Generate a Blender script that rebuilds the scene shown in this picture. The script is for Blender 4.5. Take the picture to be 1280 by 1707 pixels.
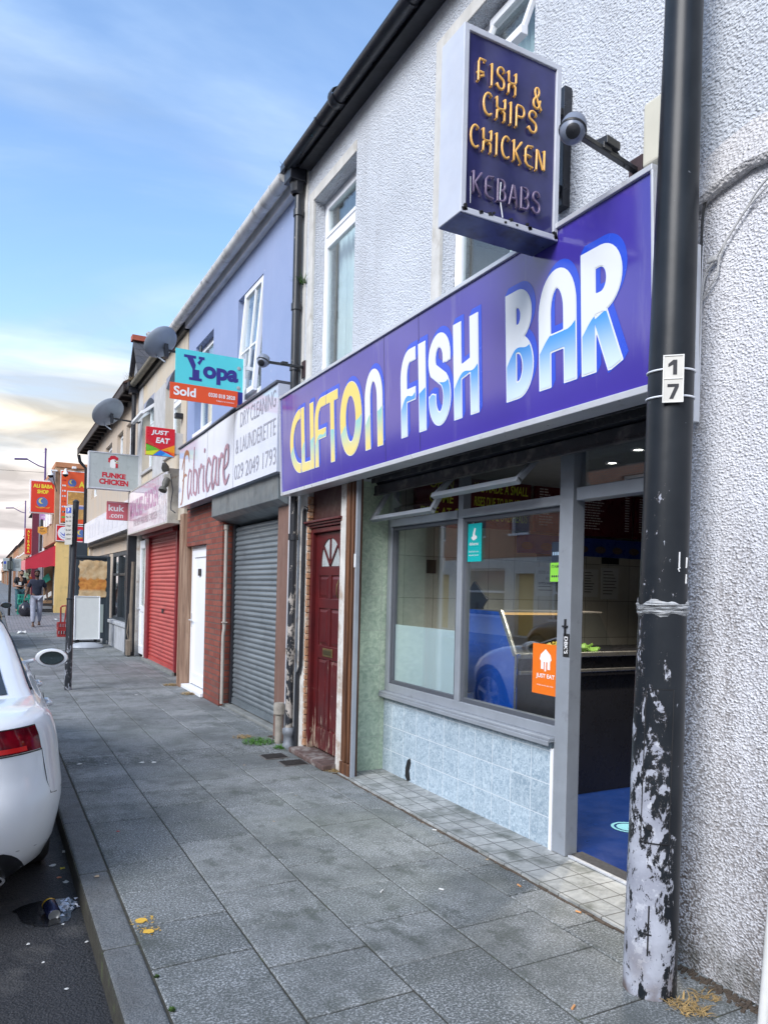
import bpy, bmesh, math, random
import numpy as np
from mathutils import Vector, Matrix
R = math.radians
rnd = random.Random(7)
sc = bpy.context.scene
for o in list(bpy.data.objects): bpy.data.objects.remove(o)
C = sc.collection

# ---------------------------------------------------------------- camera
cam_d = bpy.data.cameras.new('camera'); cam = bpy.data.objects.new('camera', cam_d); C.objects.link(cam)
YAW = math.atan(660.2/1235.0); ROLL = .024
Fv = Vector((math.sin(YAW), math.cos(YAW), 0)); Rv = Vector((math.cos(YAW), -math.sin(YAW), 0)); Uv = Vector((0, 0, 1))
cx_ = Rv*math.cos(ROLL)+Uv*math.sin(ROLL); cy_ = Uv*math.cos(ROLL)-Rv*math.sin(ROLL); cz_ = -Fv
mw = Matrix((cx_, cy_, cz_)).transposed().to_4x4(); mw.translation = Vector((0, 0, 1.55))
cam.matrix_world = mw
cam_d.sensor_fit = 'VERTICAL'; cam_d.sensor_height = 36; cam_d.sensor_width = 27
cam_d.lens = 1235.0/1707*36; cam_d.shift_y = 128.5/1707; cam_d.clip_start = .05; cam_d.clip_end = 3000
sc.camera = cam
sc.view_settings.view_transform = 'Standard'; sc.view_settings.look = 'None'
sc.view_settings.exposure = 1.42; sc.view_settings.gamma = 1
# ---------------------------------------------------------------- world and sun
SUN_EL, SUN_AZ = 36, -116          # azimuth measured from +Y towards +X
W = bpy.data.worlds.new('World'); sc.world = W; W.use_nodes = True
nt = W.node_tree; nt.nodes.clear()
def wn(t, **k):
    n = nt.nodes.new(t)
    for a, b in k.items(): setattr(n, a, b)
    return n
def wl(a, b): nt.links.new(a, b)
out = wn('ShaderNodeOutputWorld'); bg = wn('ShaderNodeBackground'); wl(bg.outputs[0], out.inputs[0])
sky = wn('ShaderNodeTexSky', sky_type='NISHITA'); sky.sun_disc = False
sky.sun_elevation = R(SUN_EL); sky.sun_rotation = R(SUN_AZ); sky.air_density = 1.0; sky.dust_density = 0.6; sky.ozone_density = 2.2
tc = wn('ShaderNodeTexCoord'); sep = wn('ShaderNodeSeparateXYZ'); wl(tc.outputs['Generated'], sep.inputs[0])
# clouds: project the direction on a flat layer so that they shrink to the horizon
def wm(op, a, b=None, c=None):
    n = wn('ShaderNodeMath', operation=op)
    for i, v in enumerate((a, b, c)):
        if v is None: continue
        if isinstance(v, (int, float)): n.inputs[i].default_value = v
        else: wl(v, n.inputs[i])
    return n.outputs[0]
zc = wm('ADD', wm('MAXIMUM', sep.outputs[2], 0), .18)
comb = wn('ShaderNodeCombineXYZ'); wl(wm('DIVIDE', sep.outputs[0], zc), comb.inputs[0]); wl(wm('DIVIDE', sep.outputs[1], zc), comb.inputs[1])
mp = wn('ShaderNodeMapping'); wl(comb.outputs[0], mp.inputs[0]); mp.inputs['Scale'].default_value = (.55, 1.0, 1); mp.inputs['Rotation'].default_value = (0, 0, R(38)); mp.inputs['Location'].default_value = (3.1, 1.7, 0)
n1 = wn('ShaderNodeTexNoise'); wl(mp.outputs[0], n1.inputs['Vector']); n1.inputs['Scale'].default_value = 1.15; n1.inputs['Detail'].default_value = 7; n1.inputs['Roughness'].default_value = .55; n1.inputs['Distortion'].default_value = .5
# more cloud low down, thin wisps high up
low = wm('SUBTRACT', 1.0, wm('MULTIPLY', sep.outputs[2], 1.75)); low = wm('MAXIMUM', low, 0)
cov = wm('ADD', n1.outputs[0], wm('ADD', wm('MULTIPLY', low, .20), wm('MULTIPLY', wm('MAXIMUM', wm('SUBTRACT', .30, sep.outputs[2]), 0), .85)))
mr = wn('ShaderNodeMapRange', interpolation_type='SMOOTHSTEP'); wl(cov, mr.inputs[0]); mr.inputs[1].default_value = .36; mr.inputs[2].default_value = .78
# cloud colour: cream near the horizon, blue white above, some grey bellies
n2 = wn('ShaderNodeTexNoise'); wl(mp.outputs[0], n2.inputs['Vector']); n2.inputs['Scale'].default_value = 2.2; n2.inputs['Detail'].default_value = 7; n2.inputs['Distortion'].default_value = .8
cr = wn('ShaderNodeValToRGB'); wl(sep.outputs[2], cr.inputs[0])
el = cr.color_ramp.elements; el[0].position = 0.0; el[0].color = (.40, .37, .38, 1); el[1].position = .62; el[1].color = (.31, .40, .50, 1)
e = el.new(.12); e.color = (.44, .405, .39, 1); e = el.new(.20); e.color = (.46, .42, .35, 1); e = el.new(.36); e.color = (.36, .40, .45, 1)
mx = wn('ShaderNodeMixRGB', blend_type='MULTIPLY'); mx.inputs[0].default_value = .7; wl(cr.outputs[0], mx.inputs[1])
r2 = wn('ShaderNodeMapRange'); wl(n2.outputs[0], r2.inputs[0]); r2.inputs[1].default_value = .38; r2.inputs[2].default_value = .60; r2.inputs[3].default_value = .45; r2.inputs[4].default_value = 1.25
wl(r2.outputs[0], mx.inputs[2])
skm = wn('ShaderNodeVectorMath', operation='SCALE'); wl(sky.outputs[0], skm.inputs[0]); skm.inputs['Scale'].default_value = .125
hs = wn('ShaderNodeHueSaturation'); hs.inputs['Saturation'].default_value = 1.05; wl(skm.outputs[0], hs.inputs['Color'])
mix = wn('ShaderNodeMixRGB'); wl(mr.outputs[0], mix.inputs[0]); wl(hs.outputs[0], mix.inputs[1]); wl(mx.outputs[0], mix.inputs[2])
wl(mix.outputs[0], bg.inputs[0]); bg.inputs[1].default_value = 1.0
sd = bpy.data.lights.new('sun', 'SUN'); sun = bpy.data.objects.new('sun', sd); C.objects.link(sun)
sd.energy = 1.5; sd.angle = R(32); sd.color = (1, .985, .975)
d = Vector((math.sin(R(SUN_AZ))*math.cos(R(SUN_EL)), math.cos(R(SUN_AZ))*math.cos(R(SUN_EL)), math.sin(R(SUN_EL))))
sun.rotation_euler = (-d).to_track_quat('-Z', 'Y').to_euler()

# ---------------------------------------------------------------- materials
class NT:
    def __init__(s, name):
        s.m = bpy.data.materials.new(name); s.m.use_nodes = True; s.t = s.m.node_tree; s.t.nodes.clear()
        s.o = s.n('ShaderNodeOutputMaterial'); s.b = s.n('ShaderNodeBsdfPrincipled'); s.l(s.b.outputs[0], s.o.inputs[0])
        s.tc = s.n('ShaderNodeTexCoord'); s.P = s.tc.outputs['Object']; s._s = None
    def n(s, t, **k):
        x = s.t.nodes.new(t)
        for a, b in k.items(): setattr(x, a, b)
        return x
    def l(s, a, b): s.t.links.new(a, b)
    def put(s, sock, v):
        if isinstance(v, (int, float)): sock.default_value = v
        elif isinstance(v, (tuple, list)): sock.default_value = (*v[:3], 1) if len(sock.default_value) == 4 else v
        else: s.l(v, sock)
    def xyz(s):
        if not s._s: s._s = s.n('ShaderNodeSeparateXYZ'); s.l(s.P, s._s.inputs[0])
        return s._s.outputs
    def math(s, op, a, b=0, c=0):
        x = s.n('ShaderNodeMath', operation=op)
        for i, v in enumerate((a, b, c)): s.put(x.inputs[i], v)
        return x.outputs[0]
    def noise(s, scale, detail=4, rough=.55, vec=None, dist=0, sc3=None):
        x = s.n('ShaderNodeTexNoise'); v = vec or s.P
        if sc3: v = s.mapping(v, sc3)
        s.l(v, x.inputs['Vector']); x.inputs['Scale'].default_value = scale; x.inputs['Detail'].default_value = detail
        x.inputs['Roughness'].default_value = rough; x.inputs['Distortion'].default_value = dist
        return x.outputs[0]
    def vor(s, scale, vec=None, feature='F1', out='Distance'):
        x = s.n('ShaderNodeTexVoronoi', feature=feature); s.l(vec or s.P, x.inputs['Vector']); x.inputs['Scale'].default_value = scale
        return x.outputs[out]
    def mapping(s, v, scale=(1, 1, 1), loc=(0, 0, 0), rot=(0, 0, 0)):
        x = s.n('ShaderNodeMapping'); s.l(v, x.inputs[0]); x.inputs['Scale'].default_value = scale; x.inputs['Location'].default_value = loc; x.inputs['Rotation'].default_value = rot
        return x.outputs[0]
    def rng(s, v, a, b, c=0., d=1., smooth=False):
        x = s.n('ShaderNodeMapRange'); s.l(v, x.inputs[0])
        if smooth: x.interpolation_type = 'SMOOTHSTEP'
        for i, q in enumerate((a, b, c, d)): x.inputs[i+1].default_value = q
        return x.outputs[0]
    def mix(s, f, a, b, mode='MIX'):
        x = s.n('ShaderNodeMixRGB', blend_type=mode); s.put(x.inputs[0], f); s.put(x.inputs[1], a); s.put(x.inputs[2], b)
        return x.outputs[0]
    def bump(s, h, strength=1, dist=.01):
        x = s.n('ShaderNodeBump'); s.l(h, x.inputs['Height']); x.inputs['Strength'].default_value = strength; x.inputs['Distance'].default_value = dist
        if s.b.inputs['Normal'].is_linked: s.l(s.b.inputs['Normal'].links[0].from_socket, x.inputs['Normal'])
        s.l(x.outputs[0], s.b.inputs['Normal'])
    def fin(s, col=None, rough=None, metal=None, **k):
        if col is not None: s.put(s.b.inputs['Base Color'], col)
        if rough is not None: s.put(s.b.inputs['Roughness'], rough)
        if metal is not None: s.put(s.b.inputs['Metallic'], metal)
        for a, b in k.items(): s.put(s.b.inputs[a.replace('_', ' ')], b)
        return s.m
_mc = {}
def mat(name, col, rough=.6, metal=0, var=.12, scale=6, bump=0, bscale=60, dirt=None, dcol=(.06, .05, .04), spec=.5, streak=0):
    """painted / plain surface with slight mottling, grime and optional bump"""
    if name in _mc: return _mc[name]
    n = NT(name); c = n.mix(n.math('MULTIPLY', n.rng(n.noise(scale, 5), .35, .65), var*2), col, tuple(x*(1-.35) for x in col))
    if streak: c = n.mix(n.math('MULTIPLY', n.rng(n.noise(1, 5, .6, sc3=(14, 14, 1.0)), .5, .75), streak), c, dcol)
    if dirt: c = n.mix(n.math('MULTIPLY', n.rng(n.noise(dirt[0], 7, .65), dirt[1], dirt[1]+.14), dirt[2]), c, dcol)
    if bump: n.bump(n.noise(bscale, 4, .6), 1, bump)
    r = n.rng(n.noise(scale*2.3, 4), .3, .7, max(.02, rough-.08), min(1, rough+.1))
    _mc[name] = n.fin(c, r, metal); n.put(n.b.inputs['Specular IOR Level'], spec)
    return _mc[name]
def emit(name, col, s):
    n = NT(name); return n.fin(col, .5, 0, Emission_Color=(*col, 1), Emission_Strength=s)
def glass(name, tint=(.9, .95, .95), refl=1.0, rough=.0, opac=0.0, bodycol=(.6, .65, .65)):
    n = NT(name); n.t.nodes.remove(n.b)
    tr = n.n('ShaderNodeBsdfTransparent'); tr.inputs[0].default_value = (*tint, 1)
    gl = n.n('ShaderNodeBsdfGlossy'); gl.inputs['Roughness'].default_value = rough; gl.inputs[0].default_value = (1, 1, 1, 1)
    fr = n.n('ShaderNodeLayerWeight'); fr.inputs[0].default_value = .5
    f = n.math('ADD', n.math('MULTIPLY', n.math('POWER', fr.outputs['Facing'], 4.5), .85), .06); f = n.math('MULTIPLY', f, refl); f = n.math('MINIMUM', f, .95)
    base = tr.outputs[0]
    if opac:
        df = n.n('ShaderNodeBsdfDiffuse'); df.inputs[0].default_value = (*bodycol, 1); m0 = n.n('ShaderNodeMixShader')
        m0.inputs[0].default_value = opac; n.l(base, m0.inputs[1]); n.l(df.outputs[0], m0.inputs[2]); base = m0.outputs[0]
    m = n.n('ShaderNodeMixShader'); n.l(f, m.inputs[0]); n.l(base, m.inputs[1]); n.l(gl.outputs[0], m.inputs[2]); n.l(m.outputs[0], n.o.inputs[0])
    return n.m

def m_pebble(name, col=(.74, .73, .74), low=True, scale=150, depth=.012, grime=1.0):
    n = NT(name)
    v = n.vor(scale*.55, vec=n.mapping(n.P, (1, 1, 1.25)), feature='SMOOTH_F1'); ns = n.noise(scale*.6, 3, .6); big = n.noise(scale*.16, 3)
    h = n.math('ADD', n.math('MULTIPLY', v, -1.0), n.math('ADD', n.math('MULTIPLY', ns, .8), n.math('MULTIPLY', big, .4)))
    n.bump(h, 1, depth)
    c = n.mix(n.rng(n.noise(1.3, 6, .6), .35, .7), col, tuple(x*.84 for x in col))
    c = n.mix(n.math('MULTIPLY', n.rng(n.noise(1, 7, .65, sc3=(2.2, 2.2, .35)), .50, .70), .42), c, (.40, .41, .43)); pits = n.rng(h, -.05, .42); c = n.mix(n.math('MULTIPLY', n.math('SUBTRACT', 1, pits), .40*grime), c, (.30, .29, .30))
    x, y, z = n.xyz()
    if low:   # grime climbing from the ground and running streaks: real dirt with a shape of its own
        hz = n.rng(z, 0.0, 2.5, 1, 0); st = n.noise(1, 6, .62, sc3=(3.0, 3.0, .55))
        m = n.math('MULTIPLY', n.rng(n.math('ADD', st, n.math('MULTIPLY', hz, .30)), .52, .84, 0, 1), 1)
        pit2 = n.rng(h, -.02, .42, 1, .10)
        c = n.mix(n.math('MULTIPLY', n.math('MULTIPLY', m, pit2), 1.0), c, (.14, .115, .10))
        m2 = n.math('MULTIPLY', n.rng(z, .02, .34, 1, 0, True), n.rng(n.noise(7, 5), .35, .62)); c = n.mix(n.math('MULTIPLY', m2, .75), c, (.10, .10, .085))
    return n.fin(c, .92)
def m_brick(name, c1, c2, mortar, bw=.225, bh=.075, msz=.010, bump=.006, rough=.85, off=.5, tint=None):
    n = NT(name); x, y, z = n.xyz(); cb = n.n('ShaderNodeCombineXYZ'); n.l(n.math('ADD', x, y), cb.inputs[0]); n.l(z, cb.inputs[1])
    b = n.n('ShaderNodeTexBrick'); n.l(cb.outputs[0], b.inputs['Vector']); b.offset = off
    b.inputs['Scale'].default_value = 1; b.inputs['Brick Width'].default_value = bw; b.inputs['Row Height'].default_value = bh; b.inputs['Mortar Size'].default_value = msz
    b.inputs['Mortar Smooth'].default_value = .2; b.inputs['Color1'].default_value = (*c1, 1); b.inputs['Color2'].default_value = (*c2, 1); b.inputs['Mortar'].default_value = (*mortar, 1)
    c = n.mix(n.math('MULTIPLY', n.rng(n.noise(22, 5), .3, .7), .5), b.outputs[0], tuple(q*.55 for q in c1))
    c = n.mix(n.math('MULTIPLY', n.rng(n.noise(3, 5), .5, .7), .35), c, (.08, .07, .06))
    if bump: n.bump(n.math('SUBTRACT', 1, b.outputs['Fac']), 1, bump); n.bump(n.noise(80, 3), .6, .003)
    return n.fin(c, rough)
def m_tiles(name, c1, c2, joint, sx, sz, jw=.004, marble=9, rough=.22, axis='yz', dirtc=None):
    n = NT(name); x, y, z = n.xyz(); cb = n.n('ShaderNodeCombineXYZ')
    if axis == 'yz': n.l(n.math('ADD', x, y), cb.inputs[0]); n.l(z, cb.inputs[1])
    else: n.l(y, cb.inputs[0]); n.l(x, cb.inputs[1])
    b = n.n('ShaderNodeTexBrick'); n.l(cb.outputs[0], b.inputs['Vector']); b.offset = 0
    b.inputs['Scale'].default_value = 1; b.inputs['Brick Width'].default_value = sx; b.inputs['Row Height'].default_value = sz; b.inputs['Mortar Size'].default_value = jw; b.inputs['Mortar Smooth'].default_value = .1
    v = n.noise(marble, 6, .65, dist=1.6)
    mc = n.mix(n.rng(v, .38, .62), c1, c2)
    b.inputs['Color1'].default_value = (1, 1, 1, 1); b.inputs['Color2'].default_value = (.86, .86, .86, 1)
    mc = n.mix(1, mc, b.outputs[0], 'MULTIPLY')
    c = n.mix(b.outputs['Fac'], mc, joint)
    if dirtc: c = n.mix(n.rng(n.noise(4, 7, .7), .47, .68), c, dirtc)
    n.bump(n.math('SUBTRACT', 1, b.outputs['Fac']), .6, .002)
    return n.fin(c, n.rng(n.noise(15, 3), .3, .7, rough, rough+.2))
def m_peel(name, top, under, scale=9, z0=0., z1=2.2, lo=.38, hi=.70, rough=.35, stretch=.45, under2=None):
    """paint flaked off down to the layer below, more of it near the ground"""
    n = NT(name); x, y, z = n.xyz(); zz = n.rng(z, z0, z1, lo, hi)
    a = n.noise(scale, 9, .68, sc3=(1, 1, stretch), dist=.35); m = n.rng(n.math('SUBTRACT', a, zz), -.006, .012)
    u = n.mix(n.rng(n.noise(14, 6), .35, .65), under, under2 or tuple(q*.62 for q in under))
    u = n.mix(n.rng(n.vor(23), .0, .10, .8, 0), u, (.05, .045, .04))
    c = n.mix(m, n.mix(n.math('MULTIPLY', n.rng(n.noise(5, 4), .4, .7), .3), top, tuple(min(1, q*1.8+.02) for q in top)), u)
    n.bump(n.math('SUBTRACT', 1, m), 1, .0012)
    return n.fin(c, n.mix(m, (rough,)*3, (.62,)*3))
# ---------------------------------------------------------------- builders
WL_ = {}
def setp(o, label=None, cat=None, group=None, kind=None):
    if label: o['label'] = label
    if cat: o['category'] = cat
    if group: o['group'] = group
    if kind: o['kind'] = kind
    return o
def thing(name, label, cat, loc=(0, 0, 0), rotz=0, group=None, roty=0):
    o = bpy.data.objects.new(name, None); C.objects.link(o); o.empty_display_size = .1
    o.location = loc; o.rotation_euler = (0, roty, rotz); WL_[o] = Vector(loc)
    return setp(o, label, cat, group)
class MB:
    def __init__(s): s.v = []; s.f = []; s.mi = []; s.cur = 0
    def add(s, vs, fs):
        k = len(s.v); s.v += [tuple(p) for p in vs]; s.f += [tuple(i+k for i in f) for f in fs]; s.mi += [s.cur]*len(fs); return s
    def box(s, x0, x1, y0, y1, z0, z1):
        if x0 > x1: x0, x1 = x1, x0
        if y0 > y1: y0, y1 = y1, y0
        if z0 > z1: z0, z1 = z1, z0
        return s.add([(x0, y0, z0), (x1, y0, z0), (x1, y1, z0), (x0, y1, z0), (x0, y0, z1), (x1, y0, z1), (x1, y1, z1), (x0, y1, z1)],
                     [(3, 2, 1, 0), (4, 5, 6, 7), (0, 1, 5, 4), (1, 2, 6, 5), (2, 3, 7, 6), (3, 0, 4, 7)])
    def quad(s, a, b, c, d): return s.add([a, b, c, d], [(0, 1, 2, 3)])
    def obox(s, c, ax, ay, az):
        """box from centre and three half-axis vectors"""
        c, ax, ay, az = map(Vector, (c, ax, ay, az)); vs = [c+i*ax+j*ay+k*az for k in (-1, 1) for j in (-1, 1) for i in (-1, 1)]
        return s.add(vs, [(0, 2, 3, 1), (4, 5, 7, 6), (0, 1, 5, 4), (1, 3, 7, 5), (3, 2, 6, 7), (2, 0, 4, 6)])
    def bar(s, a, b, w, h, up=(0, 0, 1)):
        a, b = Vector(a), Vector(b); d = (b-a).normalized(); u = Vector(up)
        if abs(d.dot(u)) > .95: u = Vector((1, 0, 0))
        r = d.cross(u).normalized(); u = r.cross(d).normalized()
        return s.obox((a+b)/2, (b-a)/2, r*w/2, u*h/2)
    def tube(s, pts, r, n=8, closed=False, cap=True):
        pts = [Vector(p) for p in pts]; m = len(pts); rr = r if isinstance(r, (list, tuple)) else [r]*m
        rings = []; prev = None
        for i, p in enumerate(pts):
            d = (pts[min(i+1, m-1)]-pts[max(i-1, 0)])
            if closed: d = pts[(i+1) % m]-pts[(i-1) % m]
            d.normalize()
            if prev is None: u = d.orthogonal().normalized()
            else:
                u = prev-d*prev.dot(d)
                u = u.normalized() if u.length > 1e-6 else d.orthogonal().normalized()
            prev = u; w = d.cross(u)
            rings.append([p+(u*math.cos(2*math.pi*k/n)+w*math.sin(2*math.pi*k/n))*rr[i] for k in range(n)])
        vs = [q for g in rings for q in g]; fs = []
        for i in range(m if closed else m-1):
            j = (i+1) % m
            for k in range(n): fs.append((i*n+k, i*n+(k+1) % n, j*n+(k+1) % n, j*n+k))
        if cap and not closed: fs.append(tuple(range(n-1, -1, -1))); fs.append(tuple((m-1)*n+k for k in range(n)))
        return s.add(vs, fs)
    def lathe(s, c, prof, n=24, axis=(0, 0, 1), ang=(0, 360)):
        """prof: (radius, height) along axis from c"""
        a = Vector(axis).normalized(); u = a.orthogonal().normalized(); w = a.cross(u); c = Vector(c); full = ang[1]-ang[0] >= 360
        m = n if full else n+1; vs = []
        for (r, h) in prof:
            for k in range(m):
                t = R(ang[0]+(ang[1]-ang[0])*k/n); vs.append(c+a*h+(u*math.cos(t)+w*math.sin(t))*r)
        fs = []
        for i in range(len(prof)-1):
            for k in range(n): kk = (k+1) % m; fs.append((i*m+k, i*m+kk, (i+1)*m+kk, (i+1)*m+k))
        return s.add(vs, fs)
    def prism(s, pts, off):
        """closed polygon of 3-D points extruded by vector off"""
        p = [Vector(q) for q in pts]; o = Vector(off); n = len(p)
        return s.add(p+[q+o for q in p], [tuple(range(n-1, -1, -1)), tuple(range(n, 2*n))]+[(i, (i+1) % n, n+(i+1) % n, n+i) for i in range(n)])
    def wallx(s, xf, xb, y0, y1, z0, z1, ops=()):
        """wall between planes xf (front) and xb with rectangular openings (ya,yb,za,zb)"""
        ys = sorted({y0, y1, *[q for o in ops for q in o[:2] if y0 < q < y1]}); zs = sorted({z0, z1, *[q for o in ops for q in o[2:] if z0 < q < z1]})
        def solid(i, j):
            if i < 0 or j < 0 or i >= len(ys)-1 or j >= len(zs)-1: return False
            y = (ys[i]+ys[i+1])/2; z = (zs[j]+zs[j+1])/2
            return not any(o[0] < y < o[1] and o[2] < z < o[3] for o in ops)
        for i in range(len(ys)-1):
            for j in range(len(zs)-1):
                if not solid(i, j): continue
                a, b, c, d = ys[i], ys[i+1], zs[j], zs[j+1]
                s.quad((xf, b, c), (xf, a, c), (xf, a, d), (xf, b, d)); s.quad((xb, a, c), (xb, b, c), (xb, b, d), (xb, a, d))
                if not solid(i-1, j): s.quad((xf, a, c), (xb, a, c), (xb, a, d), (xf, a, d))
                if not solid(i+1, j): s.quad((xb, b, c), (xf, b, c), (xf, b, d), (xb, b, d))
                if not solid(i, j-1): s.quad((xf, a, c), (xf, b, c), (xb, b, c), (xb, a, c))
                if not solid(i, j+1): s.quad((xf, b, d), (xf, a, d), (xb, a, d), (xb, b, d))
        return s
    def mesh(s, name, org=Vector((0, 0, 0))):
        me = bpy.data.meshes.new(name); me.from_pydata([tuple(Vector(p)-org) for p in s.v], [], s.f); return me
    def build(s, name, ms, parent=None, smooth=False, bevel=0, local=False, label=None, cat=None, group=None, kind=None, origin=None, seg=2):
        if parent is not None: org = Vector((0, 0, 0)) if local else WL_[parent]
        elif origin is not None: org = Vector(origin)
        elif kind: org = Vector((0, 0, 0))
        else:
            a = np.array([tuple(p) for p in s.v]); org = Vector(((a[:, 0].min()+a[:, 0].max())/2, (a[:, 1].min()+a[:, 1].max())/2, a[:, 2].min()))
        me = s.mesh(name, org); o = bpy.data.objects.new(name, me); C.objects.link(o)
        for m in (ms if isinstance(ms, (list, tuple)) else [ms]): me.materials.append(m)
        if isinstance(ms, (list, tuple)) and len(ms) > 1: me.polygons.foreach_set('material_index', s.mi)
        bm = bmesh.new(); bm.from_mesh(me)
        if smooth: bmesh.ops.remove_doubles(bm, verts=bm.verts, dist=1e-5)
        bmesh.ops.recalc_face_normals(bm, faces=bm.faces); bm.to_mesh(me); bm.free()
        if smooth: smooth_(me, smooth if smooth is not True else 40)
        if bevel:
            b = o.modifiers.new('bevel', 'BEVEL'); b.width = bevel; b.segments = seg; b.limit_method = 'ANGLE'; b.angle_limit = R(40)
        if parent is not None: o.parent = parent; WL_[o] = WL_[parent] if not local else Vector((0, 0, 0))
        else: o.location = org; WL_[o] = org
        return setp(o, label, cat, group, kind)
def smooth_(me, ang):
    me.polygons.foreach_set('use_smooth', [True]*len(me.polygons))
    try: me.set_sharp_from_angle(angle=R(ang))
    except Exception: pass
class Fr:
    """a flat drawing frame: origin, right, up (unit vectors), normal = right x up"""
    def __init__(s, o, r, u): s.o = Vector(o); s.r = Vector(r).normalized(); s.u = Vector(u).normalized(); s.n = s.r.cross(s.u)
    def p(s, a, b, c=0): return s.o+s.r*a+s.u*b+s.n*c
def FX(x, y, z): return Fr((x, y, z), (0, -1, 0), (0, 0, 1))     # faces the road (-X)
def FY(x, y, z): return Fr((x, y, z), (1, 0, 0), (0, 0, 1))      # faces back down the street (-Y)
def text(s, fr, a, b, h, m, name='lettering', parent=None, width=None, bold=0, c=.003, th=.002, rot=0, shear=0, mirror=False, align='CENTER', label=None, sp=1.0):
    cu = bpy.data.curves.new('t', 'FONT'); cu.body = s; cu.align_x = align; cu.offset = bold; cu.extrude = 0; cu.shear = shear; cu.space_character = sp; cu.resolution_u = 4
    ob = bpy.data.objects.new('t', cu); C.objects.link(ob); bpy.context.view_layer.update()
    me = bpy.data.meshes.new_from_object(ob.evaluated_get(bpy.context.evaluated_depsgraph_get())); bpy.data.objects.remove(ob); bpy.data.curves.remove(cu)
    co = np.array([v.co[:] for v in me.vertices]) if len(me.vertices) else np.zeros((1, 3))
    zmin, zmax = co[:, 1].min(), co[:, 1].max(); hh = zmax-zmin; k = h/max(hh, 1e-6)
    xm = (co[:, 0].min()+co[:, 0].max())/2 if align == 'CENTER' else co[:, 0].min(); ww = co[:, 0].max()-co[:, 0].min()
    kx = width/ww if width else k
    mb = MB(); cr_, sr_ = math.cos(rot), math.sin(rot)
    P = []
    for v in co:
        x = (v[0]-xm)*kx*(-1 if mirror else 1); y = (v[1]-(zmin+zmax)/2)*k
        P.append(fr.p(a+x*cr_-y*sr_, b+x*sr_+y*cr_, c))
    mb.add(P, [tuple(p.vertices) for p in me.polygons]); bpy.data.meshes.remove(me)
    return mb if m is None else mb.build(name, m, parent, label=label)
# ---- outlines from distance fields (for drawn lettering)
def seg_d(X, Y, a, b, butt=True):
    ax, ay = a; bx, by = b; dx, dy = bx-ax, by-ay; L = math.hypot(dx, dy); ux, uy = dx/L, dy/L
    t = (X-ax)*ux+(Y-ay)*uy; q = np.abs(-(X-ax)*uy+(Y-ay)*ux)
    if butt:   # returns pair for an oriented box: (distance past the ends, side distance)
        e = np.maximum(-t, t-L); return e, q
    tt = np.clip(t, 0, L); return np.hypot(X-ax-ux*tt, Y-ay-uy*tt)
def stroke_sd(X, Y, lines, w):
    """lines: list of polylines; flat ends, round joints"""
    D = np.full(X.shape, 9.)
    for ln in lines:
        closed = ln[0] == ln[-1]
        for i in range(len(ln)-1):
            e, q = seg_d(X, Y, ln[i], ln[i+1]); D = np.minimum(D, np.maximum(e, q-w))
        js = ln[:-1] if closed else ln[1:-1]
        for p in js: D = np.minimum(D, np.hypot(X-p[0], Y-p[1])-w)
    return D
def contour(mb, fr, f, x0, x1, y0, y1, step, c=0):
    """fill of f<0 as clean polygons"""
    nx = int((x1-x0)/step)+2; ny = int((y1-y0)/step)+2
    xs = x0+np.arange(nx)*step; ys = y0+np.arange(ny)*step; X, Y = np.meshgrid(xs, ys, indexing='ij'); V = f(X, Y); V = np.where(np.abs(V) < 1e-7, 1e-7, V)
    vs = []; fs = []
    for i in range(nx-1):
        run = None
        for j in range(ny):
            if j < ny-1:
                q = (V[i, j], V[i+1, j], V[i+1, j+1], V[i, j+1])
                full = all(t < 0 for t in q)
            else: full = False; q = (1, 1, 1, 1)
            if full:
                if run is None: run = j
                continue
            if run is not None:
                k = len(vs); vs += [(xs[i], ys[run]), (xs[i+1], ys[run]), (xs[i+1], ys[j]), (xs[i], ys[j])]; fs.append((k, k+1, k+2, k+3)); run = None
            if all(t >= 0 for t in q): continue
            cs = ((xs[i], ys[j]), (xs[i+1], ys[j]), (xs[i+1], ys[j+1]), (xs[i], ys[j+1])); poly = []
            for t in range(4):
                a, b = q[t], q[(t+1) % 4]; pa, pb = cs[t], cs[(t+1) % 4]
                if a < 0: poly.append(pa)
                if (a < 0) != (b < 0): s = a/(a-b); poly.append((pa[0]+(pb[0]-pa[0])*s, pa[1]+(pb[1]-pa[1])*s))
            if len(poly) > 2: k = len(vs); vs += poly; fs.append(tuple(range(k, k+len(poly))))
    if fs: mb.add([fr.p(p[0], p[1], c) for p in vs], fs)
def arc(cx, cy, rx, ry, a0, a1, n=14): return [(cx+rx*math.cos(R(a0+(a1-a0)*i/n)), cy+ry*math.sin(R(a0+(a1-a0)*i/n))) for i in range(n+1)]
def poly(mb, fr, pts, c=.003, th=0):
    P = [fr.p(a, b, c) for a, b in pts]
    if th: mb.prism(P, fr.n*th)
    else: mb.add(P, [tuple(range(len(P)))])
    return mb
def rect(mb, fr, a0, a1, b0, b1, c=.003, th=0): return poly(mb, fr, [(a0, b0), (a1, b0), (a1, b1), (a0, b1)], c, th)
def disc(mb, fr, a, b, rx, ry=None, c=.003, n=28, th=0): return poly(mb, fr, arc(a, b, rx, ry or rx, 0, 360-360/n, n-1), c, th)
def copy_tree(o, loc, rotz=None, label=None, name=None):
    c = o.copy(); C.objects.link(c); c.location = loc
    if rotz is not None: c.rotation_euler.z = rotz
    if label: c['label'] = label
    for a in list(o.children):
        b = a.copy(); C.objects.link(b); b.parent = c
        for g in list(a.children): d = g.copy(); C.objects.link(d); d.parent = b
    return c
def lerp(a, b, t): return a+(b-a)*t
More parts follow.
